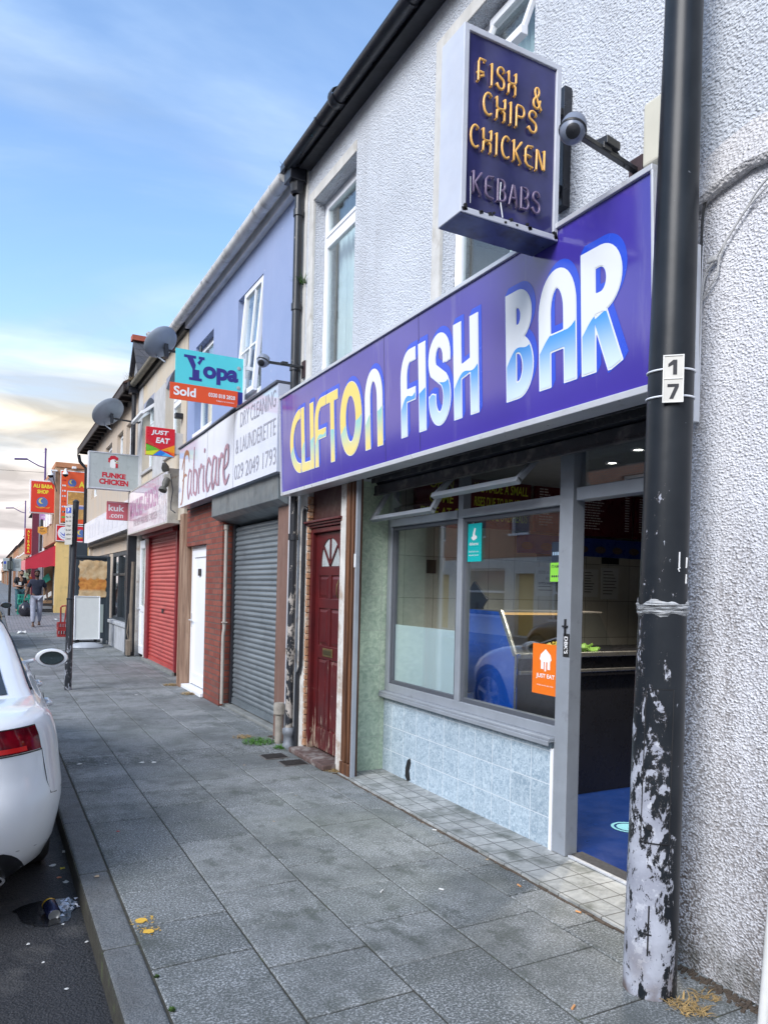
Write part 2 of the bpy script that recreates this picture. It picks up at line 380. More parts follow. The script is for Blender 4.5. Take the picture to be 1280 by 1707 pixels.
# ================================================================ GROUND
def m_slab():
    n = NT('paving'); at = n.n('ShaderNodeAttribute'); at.attribute_name = 'tone'; t = at.outputs['Fac']
    sp = n.noise(105, 4, .75); big = n.noise(1.7, 6, .62); mid = n.noise(9, 5, .6)
    c = n.mix(t, (.105, .116, .116), (.225, .235, .232))
    c = n.mix(n.math('MULTIPLY', n.rng(sp, .50, .62), .85), c, (.50, .52, .54))
    c = n.mix(n.math('MULTIPLY', n.rng(sp, .50, .36), .75), c, (.045, .05, .055))
    c = n.mix(n.math('MULTIPLY', n.rng(big, .45, .66), .66), c, (.07, .078, .075))
    c = n.mix(n.math('MULTIPLY', n.rng(mid, .50, .68), .5), c, (.09, .10, .095))
    c = n.mix(n.math('MULTIPLY', n.rng(n.noise(3.1, 6, .6), .56, .68), .30), c, (.26, .27, .26))
    st_ = n.math('MULTIPLY', n.rng(n.noise(5.5, 8, .72, sc3=(1, .7, 1)), .530, .61), n.rng(n.noise(.8, 3), .36, .56)); c = n.mix(n.math('MULTIPLY', st_, .62), c, (.052, .062, .052)); c = n.mix(n.math('MULTIPLY', n.rng(n.noise(.7, 4), .5, .7), .35), c, (.17, .19, .165))
    # trodden-in gum: sparse pale and dark spots
    v = n.n('ShaderNodeTexVoronoi'); n.l(n.P, v.inputs['Vector']); v.inputs['Scale'].default_value = 3.2
    sx = n.n('ShaderNodeSeparateXYZ'); n.l(v.outputs['Color'], sx.inputs[0])
    d = n.math('ADD', v.outputs['Distance'], n.math('MULTIPLY', n.noise(30, 2), .03)); sel = n.math('GREATER_THAN', sx.outputs[0], .42)
    c = n.mix(n.math('MULTIPLY', n.math('MULTIPLY', n.rng(d, .085, .066), sel), .75), c, n.mix(n.math('GREATER_THAN', sx.outputs[1], .74), (.045, .05, .052), (.34, .35, .34)))
    n.bump(sp, 1, .0035); n.bump(mid, .6, .004)
    return n.fin(c, n.rng(big, .3, .7, .62, .9))
PAVE = m_slab()
JOINT = mat('joint_soil', (.055, .052, .04), .95, var=.5, scale=20, bump=.004, bscale=90, dirt=(9, .56, .7), dcol=(.10, .13, .05))
KERBM = None
def m_kerb():
    n = NT('kerb_granite'); sp = n.noise(150, 3, .7); c = n.mix(n.rng(sp, .38, .64), (.07, .08, .085), (.22, .23, .24)); c = n.mix(n.math('MULTIPLY', n.rng(n.noise(5, 6), .45, .65), .5), c, (.08, .08, .08))
    x, y, z = n.xyz(); c = n.mix(n.math('MULTIPLY', n.rng(z, -.012, -.03), .9), c, (.018, .02, .022)); n.bump(sp, 1, .005); n.bump(n.noise(20, 4), 1, .01); return n.fin(c, .85)
def m_asphalt():
    n = NT('asphalt'); sp = n.vor(95); s2 = n.noise(60, 4, .7); big = n.noise(.9, 6, .6)
    c = n.mix(n.rng(sp, .1, .6), (.062, .06, .064), (.016, .018, .022)); c = n.mix(n.math('MULTIPLY', n.rng(n.noise(210, 2), .62, .72), .5), c, (.30, .30, .30))
    c = n.mix(n.math('MULTIPLY', n.rng(big, .45, .65), .5), c, (.028, .03, .036)); c = n.mix(n.math('MULTIPLY', n.rng(n.noise(2.2, 6, .6), .58, .68), .55), c, (.12, .115, .11))
    n.bump(s2, 1, .012); n.bump(n.math('SUBTRACT', 1, sp), .8, .006); return n.fin(c, n.rng(big, .4, .7, .55, .85))
def m_ground():
    n = NT('ground'); return n.fin(n.mix(n.noise(.2, 5), (.06, .07, .05), (.12, .11, .09)), .95)
m = MB(); m.box(-400, 400, -60, 30, -1.2, -.16); m.prism([(-400, 30, -.16), (-400, 400, .7), (-400, 900, .9), (-400, 900, -1), (-400, 30, -1)], (800, 0, 0)); m.build('ground', m_ground(), kind='structure')
def gz(y): return float(np.interp(y, [25.5, 33, 80, 400], [0, .26, .70, 1.2]))
YS = [-12, 25.5, 33, 80, 400]
def strip(m, x0, x1, y0, y1, dz):
    ys = [y0]+[q for q in YS if y0 < q < y1]+[y1]
    for p, q in zip(ys, ys[1:]):
        m.add([(x0, p, gz(p)+dz), (x1, p, gz(p)+dz), (x1, q, gz(q)+dz), (x0, q, gz(q)+dz), (x0, p, gz(p)+dz-.2), (x1, p, gz(p)+dz-.2), (x1, q, gz(q)+dz-.2), (x0, q, gz(q)+dz-.2)], [(0, 1, 2, 3), (0, 4, 5, 1), (1, 5, 6, 2), (2, 6, 7, 3), (3, 7, 4, 0)])
m = MB(); strip(m, -7.4, .455, -12, 400, -.12); strip(m, 3.61, 60, 24.6, 32.3, -.03); m.build('road', m_asphalt(), kind='structure')
# kerb stones
m = MB(); y = -3.1
while y < 25:
    L = .914; j = rnd.uniform(-.003, .003)
    if not 24.2 < y < 31.5: m.box(.46+j, .605, y+.004, y+L-.004, -.16, rnd.uniform(-.003, .002))
    else: m.box(.46+j, .605, y+.004, y+L-.004, -.16, -.07)
    y += L
strip(m, .46, .605, y, 31.5, -.07); strip(m, .46, .605, 31.5, 400, 0)
m.build('kerb', m_kerb(), kind='structure', bevel=.014, seg=3)
# bedding below the joints
m = MB(); m.box(.455, 2.66, -4, 24.4, -.15, -.007); m.box(2.66, 3.5, 5.7, 24.4, -.15, -.007); m.build('pavement_bed', JOINT, kind='structure')
# slabs
m = MB(); tones = []
cols = [(.61, 1.04, .25), (1.04, 1.49, .06), (1.49, 1.93, .25), (1.93, 2.38, .03), (2.38, 2.645, .22), (2.645, 3.04, .11)]
BX = MB
def slab(x0, x1, y0, y1, tone):
    g = .004; c = .006; dz = [rnd.uniform(-.0016, .0016) for _ in range(4)]
    x0 += g; x1 -= g; y0 += g; y1 -= g; T = [(x0+c, y0+c), (x1-c, y0+c), (x1-c, y1-c), (x0+c, y1-c)]; B = [(x0, y0), (x1, y0), (x1, y1), (x0, y1)]
    vs = [(p[0], p[1], dz[i]) for i, p in enumerate(T)]+[(p[0], p[1], dz[i]-.004) for i, p in enumerate(B)]+[(p[0], p[1], -.03) for p in B]
    fs = [(0, 1, 2, 3)]+[(4+i, 4+(i+1) % 4, (i+1) % 4, i) for i in range(4)]+[(8+i, 8+(i+1) % 4, 4+(i+1) % 4, 4+i) for i in range(4)]
    m.add(vs, fs); tones.extend([tone]*len(fs))
for ci, (x0, x1, off) in enumerate(cols):
    y = -3.2+off if ci < 5 else 5.75
    while y < 24.3:
        y1 = y+.4
        if rnd.random() < .28: y1 += .4
        a, b = y, y1
        if b <= 6.6 or a >= 6.97: slab(x0, x1, a, b, rnd.random())
        else:
            if a < 6.6: slab(x0, x1, a, 6.6, rnd.random())
            if b > 6.97: slab(x0, x1, 6.97, b, rnd.random())
        y = y1
    for k in range(6):   # ribbed drainage strip
        slab(x0, x1, 6.605+k*.06, 6.605+k*.06+.056, .15)
o = m.build('pavement', PAVE, kind='structure')
at = o.data.attributes.new('tone', 'FLOAT', 'FACE'); at.data.foreach_set('value', tones)
# far pavement, crossing of setts
def m_farpave():
    n = NT('far_paving'); x, y, z = n.xyz(); b = n.n('ShaderNodeTexBrick'); cb = n.n('ShaderNodeCombineXYZ'); n.l(y, cb.inputs[0]); n.l(x, cb.inputs[1]); n.l(cb.outputs[0], b.inputs['Vector'])
    b.inputs['Scale'].default_value = 1; b.inputs['Brick Width'].default_value = .6; b.inputs['Row Height'].default_value = .45; b.inputs['Mortar Size'].default_value = .006
    b.inputs['Color1'].default_value = (.17, .18, .19, 1); b.inputs['Color2'].default_value = (.13, .14, .15, 1); b.inputs['Mortar'].default_value = (.05, .05, .05, 1)
    return n.fin(b.outputs[0], .85)
def m_setts():
    n = NT('setts'); x, y, z = n.xyz(); b = n.n('ShaderNodeTexBrick'); cb = n.n('ShaderNodeCombineXYZ'); n.l(x, cb.inputs[0]); n.l(y, cb.inputs[1]); n.l(cb.outputs[0], b.inputs['Vector'])
    b.inputs['Scale'].default_value = 1; b.inputs['Brick Width'].default_value = .2; b.inputs['Row Height'].default_value = .1; b.inputs['Mortar Size'].default_value = .008
    b.inputs['Color1'].default_value = (.30, .28, .29, 1); b.inputs['Color2'].default_value = (.17, .165, .175, 1); b.inputs['Mortar'].default_value = (.08, .08, .08, 1); n.bump(n.math('SUBTRACT', 1, b.outputs['Fac']), 1, .01)
    return n.fin(b.outputs[0], .8)
m = MB(); strip(m, .61, 3.6, 24.42, 31.6, -.004); m.build('crossing_setts', m_setts(), kind='structure')
m = MB(); strip(m, .61, 3.6, 31.6, 400, -.002); m.build('far_pavement', m_farpave(), kind='structure')
# opposite pavement
m = MB(); strip(m, -10.1, -7.4, -12, 400, 0); m.build('opposite_pavement', m_farpave(), kind='structure')

# ================================================================ shared materials
PEB = m_pebble('pebbledash', (.66, .70, .76), low=False, depth=.011, grime=.7); PEBL = m_pebble('pebbledash_low', (.86, .87, .92), scale=185, depth=.0095)

SMOOTHW = mat('smooth_render', (.62, .61, .58), .85, var=.25, scale=5, bump=.002, dirt=(4, .56, .6), dcol=(.30, .27, .22), streak=.3)
UPVC = NT('white_upvc'); UPVC = UPVC.fin((.80, .82, .86), .35); _mc['white_upvc'] = UPVC
ALU = mat('grey_aluminium', (.33, .36, .40), .42, .25, var=.15, scale=7, bump=.0004, bscale=200, dirt=(9, .6, .4), dcol=(.12, .12, .13))
ALUW = mat('pale_sign_trim', (.66, .68, .72), .35, .35, var=.15, scale=5, dirt=(7, .6, .5), dcol=(.2, .2, .2))
BLACKP = mat('black_paint', (.018, .02, .026), .38, var=.3, scale=8, bump=.001, bscale=40)
BLACKM = mat('matt_black', (.012, .012, .014), .6, var=.3)
GUT = mat('black_gutter', (.016, .018, .026), .32, var=.5, scale=5, bump=.002, bscale=25)
SLATE = m_brick('roof_slate', (.06, .065, .08), (.09, .09, .10), (.03, .03, .03), .3, .2, .006, .01)
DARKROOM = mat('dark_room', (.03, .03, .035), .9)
CURT = mat('net_curtain', (.62, .66, .66), .9, var=.2, scale=3, streak=.25, dcol=(.35, .38, .40))
GLS = glass('window_glass', refl=1.3); GLSS = glass('shop_glass', (.93, .97, .97), refl=2.5)
IRON = mat('cast_iron', (.035, .03, .028), .6, .3, var=.4, scale=12, bump=.003, bscale=60)

def upvc_window(root, xf, y0, y1, z0, z1, lit=False, parts=('t',), fw=.06, curtain=True, tz=None, m=UPVC, gm=None, name='window', dark=False):
    """frame around an opening with glass, transom at tz; the pane(s) and curtain are sub-parts"""
    f = MB(); d = .06
    f.box(xf, xf+d, y0, y0+fw, z0, z1); f.box(xf, xf+d, y1-fw, y1, z0, z1); f.box(xf, xf+d, y0+fw, y1-fw, z0, z0+fw); f.box(xf, xf+d, y0+fw, y1-fw, z1-fw, z1)
    zz = [z0+fw, z1-fw]
    if tz: f.box(xf-.004, xf+d, y0+fw, y1-fw, tz-.035, tz+.035); zz = [z0+fw, tz-.035, tz+.035, z1-fw]
    # opening sash edges
    o = f.build(name, m, root, bevel=.006)
    for a, b in zip(zz[::2], zz[1::2]):
        s_ = MB(); w = .035
        s_.box(xf-.012, xf+.03, y0+fw, y0+fw+w, a, b); s_.box(xf-.012, xf+.03, y1-fw-w, y1-fw, a, b); s_.box(xf-.012, xf+.03, y0+fw+w, y1-fw-w, a, a+w); s_.box(xf-.012, xf+.03, y0+fw+w, y1-fw-w, b-w, b)
        s_.build('sash', m, o, bevel=.004)
        g = MB(); g.box(xf+.008, xf+.016, y0+fw+w, y1-fw-w, a+w, b-w); g.build('pane', gm or GLS, o)
    if curtain:
        c = MB(); n_ = 30; ya, yb = y0+.03, (y1-.03)
        if curtain == 'half': ya, yb = y0+.03, y0+(y1-y0)*.55
        P = [(xf+.14+.018*math.sin(k*1.9)+.008*math.sin(k*.7), lerp(ya, yb, k/n_)) for k in range(n_+1)]
        for k in range(n_): c.quad((P[k][0], P[k][1], z0), (P[k+1][0], P[k+1][1], z0), (P[k+1][0], P[k+1][1], z1), (P[k][0], P[k][1], z1))
        c.build('curtain', CURT, o, smooth=True)
    return o
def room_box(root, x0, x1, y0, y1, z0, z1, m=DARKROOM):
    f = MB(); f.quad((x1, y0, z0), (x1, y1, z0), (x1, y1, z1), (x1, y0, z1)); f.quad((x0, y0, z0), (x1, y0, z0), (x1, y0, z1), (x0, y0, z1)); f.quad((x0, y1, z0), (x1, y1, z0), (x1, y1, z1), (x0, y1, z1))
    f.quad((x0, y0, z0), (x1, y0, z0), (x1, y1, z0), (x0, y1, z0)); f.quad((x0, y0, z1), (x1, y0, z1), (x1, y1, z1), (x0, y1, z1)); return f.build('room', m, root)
def gutter(root, x, y0, y1, z, r, m, brackets=0, name='gutter'):
    g = MB(); n = 10; pr = [(x+r*math.cos(R(180+180*k/n)), z+r*math.sin(R(180+180*k/n))) for k in range(n+1)]; pi = [(x+(r-.006)*math.cos(R(360-180*k/n)), z+(r-.006)*math.sin(R(360-180*k/n))) for k in range(n+1)]
    pts = pr+pi; N = len(pts)
    P0 = [(a, y0, b) for a, b in pts]; P1 = [(a, y1, b) for a, b in pts]
    g.add(P0+P1, [(i, (i+1) % N, N+(i+1) % N, N+i) for i in range(N)]+[tuple(range(n+1))])
    g.add([P0[k] for k in range(n+1)], [tuple(range(n+1))])
    o = g.build(name, m, root, smooth=True)
    b = MB()
    for k in range(brackets):
        yy = lerp(y0, y1, (k+.5)/brackets); rr = r+.008
        b.lathe((x, yy-.014, z), [(rr, 0), (rr, .028)], 16, (0, 1, 0))
    if brackets:
        for k in range(brackets):
            b2 = MB(); yy = lerp(y0, y1, (k+.5)/brackets); rr = r+.007; q = [(x+rr*math.cos(R(178+184*t/12)), z+rr*math.sin(R(178+184*t/12))) for t in range(13)]
            for t in range(12): b2.add([(q[t][0], yy-.013, q[t][1]), (q[t+1][0], yy-.013, q[t+1][1]), (q[t+1][0], yy+.013, q[t+1][1]), (q[t][0], yy+.013, q[t][1])], [(0, 1, 2, 3)])
            b2.box(x+r, x+r+.05, yy-.01, yy+.01, z-.012, z+.004)
            b2.build('gutter_bracket', m, o)
    return o
def roof(root, xw, y0, y1, z, rise=3.0, depth=4.4, m=SLATE, ov=.16):
    r = MB(); x0 = xw-ov
    r.prism([(x0, y0, z), (xw+depth, y0, z+rise), (xw+2*depth+ov, y0, z), (xw+2*depth+ov, y0, z-.05), (xw+depth, y0, z+rise-.06), (x0, y0, z-.05)], (0, y1-y0, 0)); return r.build('roof', m, root)

# ================================================================ CHIP SHOP BUILDING
B1 = thing('terraced_shop', 'white pebbledashed shop building with an open entrance under its blue sign', 'building', (2.62, 4.4, 0))
Y0, Y1 = -4.0, 6.76
m = MB(); m.wallx(2.62, 2.86, Y0, Y1, 3.24, 5.62, [(5.56, 6.47, 3.42, 5.17), (3.28, 4.22, 3.42, 5.17)])
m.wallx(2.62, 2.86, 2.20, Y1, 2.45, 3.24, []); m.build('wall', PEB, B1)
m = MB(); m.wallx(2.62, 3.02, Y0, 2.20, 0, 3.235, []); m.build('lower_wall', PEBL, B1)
# overhanging lip of the upper render, uneven underside
m = MB(); k = 26
P = []
for i in range(k+1):
    yy = lerp(2.19, -1.5, i/k); P.append((yy, 3.235+.012*math.sin(i*1.7)+.006*math.sin(i*4.1)-(.07 if i == 0 else .03 if i == 1 else 0)))
for i in range(k):
    (a, za), (b, zb) = P[i], P[i+1]
    m.add([(2.585, a, za), (2.585, b, zb), (2.62, b, zb+.0), (2.62, a, za), (2.572, a, za+.02), (2.572, b, zb+.02), (2.615, a, za+.20), (2.615, b, zb+.20)], [(0, 1, 2, 3), (0, 4, 5, 1), (4, 6, 7, 5)])
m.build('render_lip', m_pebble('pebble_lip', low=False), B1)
m = MB(); m.wallx(9.2, 9.4, Y0, Y1, 0, 5.62); m.box(2.9, 9.2, Y0, Y0+.1, 0, 5.62); m.box(2.9, 9.2, Y1-.1, Y1-.005, 2.7, 5.62); m.build('rear_wall', SMOOTHW, B1)
# smooth plaster surrounds
for (a, b) in ((5.56, 6.47), (3.28, 4.22)):
    m = MB(); m.prism([(2.612, b-.002, 3.35), (2.612, b+.10, 3.35), (2.612, b+.10, 5.27), (2.612, a, 5.27), (2.612, a, 5.172), (2.612, b-.002, 5.172)], (.028, 0, 0)); m.build('window_surround', SMOOTHW, B1, bevel=.004)
m = MB(); m.box(2.606, 2.64, 6.62, 6.755, 3.3, 5.60)
m.build('eaves_plaster_strip', SMOOTHW, B1, bevel=.004)
m = MB()
for (a, b) in ((5.56, 6.47), (3.28, 4.22)): m.box(2.60, 2.73, a+.002, b-.002, 3.385, 3.44)
m.build('window_sill', SMOOTHW, B1, bevel=.008)
upvc_window(B1, 2.735, 5.562, 6.468, 3.44, 5.168, tz=4.78, curtain=True)
upvc_window(B1, 2.735, 3.282, 4.218, 3.44, 5.168, tz=4.62, curtain='half')
# open top light of the nearer window, tilted outward
m = MB(); a = Vector((2.72, 3.80, 5.10)); dn = Vector((-.22, 0, -.40))
for yy in (3.34, 3.80): m.bar((2.72, yy, 5.10), (2.58, yy, 4.70), .035, .03, (1, 0, -.5))
m.bar((2.58, 3.32, 4.70), (2.58, 3.82, 4.70), .05, .05); m.bar((2.72, 3.32, 5.10), (2.72, 3.82, 5.10), .05, .05)
o = m.build('open_top_light', UPVC, B1, bevel=.004)
m = MB(); m.quad((2.715, 3.36, 5.08), (2.715, 3.79, 5.08), (2.585, 3.79, 4.72), (2.585, 3.36, 4.72)); m.build('pane', GLS, o)
m = MB(); m.tube([(2.60, 3.62, 4.84), (2.57, 3.60, 4.79), (2.60, 3.48, 4.74)], .008, 6); m.build('window_stay', ALU, o)
room_box(B1, 2.865, 5.5, 3.0, 6.7, 3.3, 5.3)
# eaves
m = MB(); m.box(2.50, 2.63, Y0, 6.58, 5.50, 5.62); o = m.build('eaves_board', mat('black_eaves', (.02, .022, .03), .5, var=.5, scale=6, bump=.004, bscale=12), B1, bevel=.005)
gutter(B1, 2.44, Y0, 6.66, 5.56, .062, GUT, 7)
m = MB(); m.lathe((2.44, 5.55, 5.56), [(.07, -.02), (.078, 0), (.078, .05), (.07, .07)], 16, (0, 1, 0)); m.build('gutter_joint', GUT, B1, smooth=True)
roof(B1, 2.62, Y0, 6.76, 5.62)
# hopper and downpipe at the party wall
m = MB(); m.prism([(2.40, 6.58, 5.60), (2.60, 6.58, 5.60), (2.60, 6.81, 5.60), (2.40, 6.81, 5.60)], (0, 0, -.07)); m.prism([(2.43, 6.61, 5.53), (2.59, 6.61, 5.53), (2.59, 6.78, 5.53), (2.43, 6.78, 5.53)], (0, 0, -.12))
m.lathe((2.53, 6.69, 5.30), [(.045, 0), (.06, .02), (.075, .12)], 14); m.build('hopper', GUT, B1, bevel=.006)
m = MB(); m.tube([(2.55, 6.69, 5.34), (2.55, 6.69, 3.4)], .04, 12); m.tube([(2.585, 6.71, 2.60), (2.585, 6.71, .05)], .038, 12)
for z in (5.1, 4.2, 3.62, 2.0, .9): m.lathe((2.55 if z > 3 else 2.585, 6.69 if z > 3 else 6.71, z), [(.042, 0), (.05, 0), (.05, .06), (.042, .06)], 14)
m.build('downpipe', m_peel('peeling_pipe', (.018, .02, .025), (.42, .38, .34), 14, 0, 3, .46, .66, stretch=.6), B1, smooth=35)

# ---- the red door bay
RW = mat('old_painted_render', (.66, .64, .60), .8, var=.3, scale=6, bump=.004, bscale=30, dirt=(5, .52, .75), dcol=(.30, .20, .13), streak=.35)
m = MB(); m.wallx(2.655, 2.9, 6.52, 6.78, 0, 2.45); m.wallx(2.645, 2.9, 5.60, 5.755, 0, 2.45); m.build('door_jamb_wall', RW, B1, bevel=.01)
ORG = mat('exposed_brick_edge', (.42, .22, .12), .9, var=.5, scale=18, bump=.008, bscale=40, dirt=(12, .5, .7), dcol=(.50, .44, .36))
m = MB(); z = 0.06
while z < 2.40:
    h = rnd.uniform(.05, .085); w = rnd.uniform(.0, .018); m.box(2.652-w*.3, 2.70, 6.50-w, 6.53, z, z+h-.006); z += h
m.build('exposed_brick_edge', ORG, B1, bevel=.006)
def m_door(name='red_door_paint'):
    n = NT(name); x, y, z = n.xyz(); base = n.mix(n.rng(n.noise(5, 5), .35, .7), (.092, .009, .010), (.060, .008, .010))
    lowm = n.rng(z, .15, 1.25, .17, 0); a = n.noise(7, 9, .7, sc3=(1, 3.2, .35), dist=.3); mk = n.rng(n.math('ADD', a, lowm), .695, .725)
    c = n.mix(mk, base, n.mix(n.noise(40, 3), (.42, .33, .25), (.20, .13, .09)))
    sc = n.rng(n.noise(3, 8, .75, sc3=(1, 1, 2.2), dist=3), .655, .672); c = n.mix(n.math('MULTIPLY', sc, n.rng(z, .3, 1.2, .8, .2)), c, (.45, .36, .30))
    n.bump(n.math('SUBTRACT', 1, mk), 1, .0015); n.bump(n.noise(30, 3, sc3=(1, 4, .5)), .5, .001); return n.fin(c, n.mix(mk, (.33,)*3, (.8,)*3))
RD = m_door()
DX = 2.715; ya, yb = 5.80, 6.44
m = MB(); m.box(2.675, 2.80, 6.442, 6.50, .05, 2.10); m.box(2.675, 2.80, 5.755, 5.798, .05, 2.10); m.box(2.675, 2.80, 5.798, 6.442, 2.055, 2.10); fr_ = m.build('door_frame', RD, B1, bevel=.006)
DOOR = thing; 
d = MB(); d.box(DX+.012, DX+.045, ya, yb, .07, 2.05)      # core
W2 = (ya+yb)/2; st = .085
for (a, b, z0, z1) in [(ya, ya+st, .07, 2.05), (yb-st, yb, .07, 2.05), (ya+st, yb-st, .07, .26), (ya+st, yb-st, .90, 1.02), (ya+st, yb-st, 1.36, 1.45), (ya+st, yb-st, 1.66, 1.74), (W2-.03, W2+.03, .26, .90), (W2-.03, W2+.03, 1.02, 1.36), (W2-.03, W2+.03, 1.45, 1.66)]:
    d.box(DX, DX+.02, a, b, z0, z1)
for (z0, z1) in ((.26, .90), (1.02, 1.36), (1.45, 1.66)):
    for (a, b) in ((ya+st, W2-.03), (W2+.03, yb-st)):
        g = .035; A = [(DX+.0118, a+.012, z0+.012), (DX+.0118, b-.012, z0+.012), (DX+.0118, b-.012, z1-.012), (DX+.0118, a+.012, z1-.012)]; B = [(DX+.002, a+g, z0+g), (DX+.002, b-g, z0+g), (DX+.002, b-g, z1-g), (DX+.002, a+g, z1-g)]
        d.add(A+B, [(4, 5, 6, 7)]+[(i, (i+1) % 4, 4+(i+1) % 4, 4+i) for i in range(4)])
# top part round the fanlight: polygon ring around an arch
ca, rb_ = W2, 0.0
arch = [(W2-.20, 1.745)]+[(W2-.20*math.cos(R(t)), 1.80+.20*math.sin(R(t))) for t in range(0, 181, 10)]+[(W2+.20, 1.745)]
ya2, yb2 = ya+st, yb-st
for i in range(len(arch)-1):
    (p, q), (r_, s_) = arch[i], arch[i+1]
    d.quad((DX, p, q), (DX, r_, s_), (DX, r_, 2.05), (DX, p, 2.05)) if abs(p-r_) > 1e-6 else None
    d.quad((DX, p, q), (DX, r_, s_), (DX+.013, r_, s_), (DX+.013, p, q))
d.quad((DX, ya2, 1.74), (DX, W2-.20, 1.74), (DX, W2-.20, 2.05), (DX, ya2, 2.05)); d.quad((DX, W2+.20, 1.74), (DX, yb2, 1.74), (DX, yb2, 2.05), (DX, W2+.20, 2.05))
DR = d.build('door', RD, B1, bevel=.004)
m = MB(); m.add([(DX+.010, p, q) for p, q in arch], [tuple(range(len(arch)))]); m.build('fanlight', mat('frosted_fanlight', (.42, .46, .46), .25, var=.3, scale=14), DR)
m = MB()
for t in (62, 90, 118): m.bar((DX+.004, W2, 1.75), (DX+.004, W2-.20*math.cos(R(t))*(1 if t == 90 else 1.6), 1.80+.20*math.sin(R(t))*(1 if t == 90 else .70)), .018, .014, (1, 0, 0))
m.build('fanlight_bar', RD, DR)
BRASS = mat('dull_brass', (.33, .25, .11), .4, .8, var=.4, scale=20)
m = MB(); m.box(DX-.008, DX, W2-.105, W2+.105, .925, 1.0); o = m.build('letterbox', BRASS, DR, bevel=.003); m = MB(); m.box(DX-.013, DX-.008, W2-.08, W2+.08, .942, .984); m.build('letterbox_flap', mat('brass_dark', (.12, .10, .05), .45, .7), o, bevel=.003)
m = MB(); m.tube([(DX-.004+.0, ya+.11, 1.62), (DX-.03, ya+.095, 1.57), (DX-.03, ya+.10, 1.50), (DX-.004, ya+.115, 1.46)], .005, 6); m.build('pull_handle', BRASS, DR, smooth=True)
MAR = mat('maroon_panel', (.075, .022, .018), .45, var=.5, scale=6, dirt=(7, .5, .5), dcol=(.14, .08, .06))
m = MB(); m.box(2.70, 2.76, 5.757, 6.50, 2.16, 2.45); m.build('door_head_panel', MAR, B1)
m = MB(); m.box(2.655, 2.76, 5.74, 6.525, 2.102, 2.125); m.box(2.635, 2.76, 5.735, 6.53, 2.125, 2.145); m.box(2.615, 2.76, 5.73, 6.535, 2.145, 2.165); m.build('door_cornice', RD, B1, bevel=.004)
m = MB(); m.box(2.52, 2.80, 5.74, 6.54, 0.0, .05); m.build('door_step', mat('worn_step', (.12, .075, .065), .8, var=.6, scale=9, bump=.006, bscale=25, dirt=(6, .5, .8), dcol=(.30, .28, .26)), B1, bevel=.012, seg=3)
# small pipes on the jamb
m = MB(); m.tube([(2.65, 6.50, 2.28), (2.63, 6.53, 2.30), (2.63, 6.555, 2.27), (2.63, 6.56, 2.2), (2.63, 6.56, 1.1), (2.63, 6.565, .80), (2.63, 6.60, .74), (2.63, 6.63, .73), (2.63, 6.64, .66), (2.63, 6.64, .02)], .018, 8); m.build('waste_pipe', BLACKP, B1, smooth=True)
# grooved wooden pilaster, grey strip
def m_wood(name, c1, c2, rough=.55, sc=(22, 22, 1.2)):
    n = NT(name); a = n.noise(1, 6, .6, sc3=sc); b = n.noise(1, 4, .6, sc3=(60, 60, 2)); c = n.mix(n.rng(a, .35, .65), c1, c2); c = n.mix(n.math('MULTIPLY', n.rng(b, .5, .62), .5), c, tuple(q*.35 for q in c1))
    n.bump(b, 1, .002); return n.fin(c, rough)
WOOD = m_wood('dark_varnished_wood', (.055, .022, .012), (.20, .085, .035))
m = MB(); m.box(2.63, 2.69, 5.42, 5.598, 0, 2.45); m.box(2.612, 2.63, 5.445, 5.48, .12, 2.42); m.box(2.606, 2.63, 5.50, 5.545, .12, 2.42); m.box(2.614, 2.63, 5.562, 5.59, .12, 2.42); m.box(2.608, 2.63, 5.42, 5.598, 0, .115)
m.build('timber_pilaster', WOOD, B1, bevel=.007)
m = MB(); m.box(2.62, 2.655, 5.39, 5.418, 0, 2.45); m.build('grey_channel', ALU, B1, bevel=.003)
m = MB(); m.box(2.612, 2.619, 5.39, 5.412, 1.72, 1.83); m.build('channel_label', UPVC, B1)
# ---- shop front
GREENT = m_tiles('green_marbled_tile', (.50, .60, .46), (.30, .40, .30), (.36, .42, .34), .30, .30, .003, 16, .3)
BLUET = m_tiles('blue_marbled_tile', (.52, .62, .69), (.26, .35, .43), (.60, .66, .70), .2, .2, .003, 34, .25)
m = MB(); m.box(2.691, 3.12, 5.565, 5.62, 0, 2.45); m.build('tiled_return', GREENT, B1)
m = MB(); m.box(3.0, 3.14, 3.44, 5.563, 0.0, .65); o = m.build('stall_riser', BLUET, B1)
m = MB(); m.prism([(2.996, 5.17, .05), (2.996, 5.165, .12), (2.996, 5.14, .18), (2.996, 5.10, .205), (2.996, 5.085, .17), (2.996, 5.11, .10), (2.996, 5.09, .03), (2.996, 5.14, .015)], (.003, 0, 0)); m.build('broken_tile_hole', BLACKM, o)
m = MB(); m.box(2.945, 3.0, 3.40, 5.563, .662, .672); m.box(2.94, 2.948, 3.40, 5.563, .642, .672); m.box(2.948, 3.02, 3.40, 5.563, .672, .69); m.build('window_ledge', ALU, B1, bevel=.004)
m = MB(); m.box(2.985, 3.01, 3.405, 3.432, 0.0, .62); m.build('riser_edge_trim', UPVC, B1, bevel=.003)
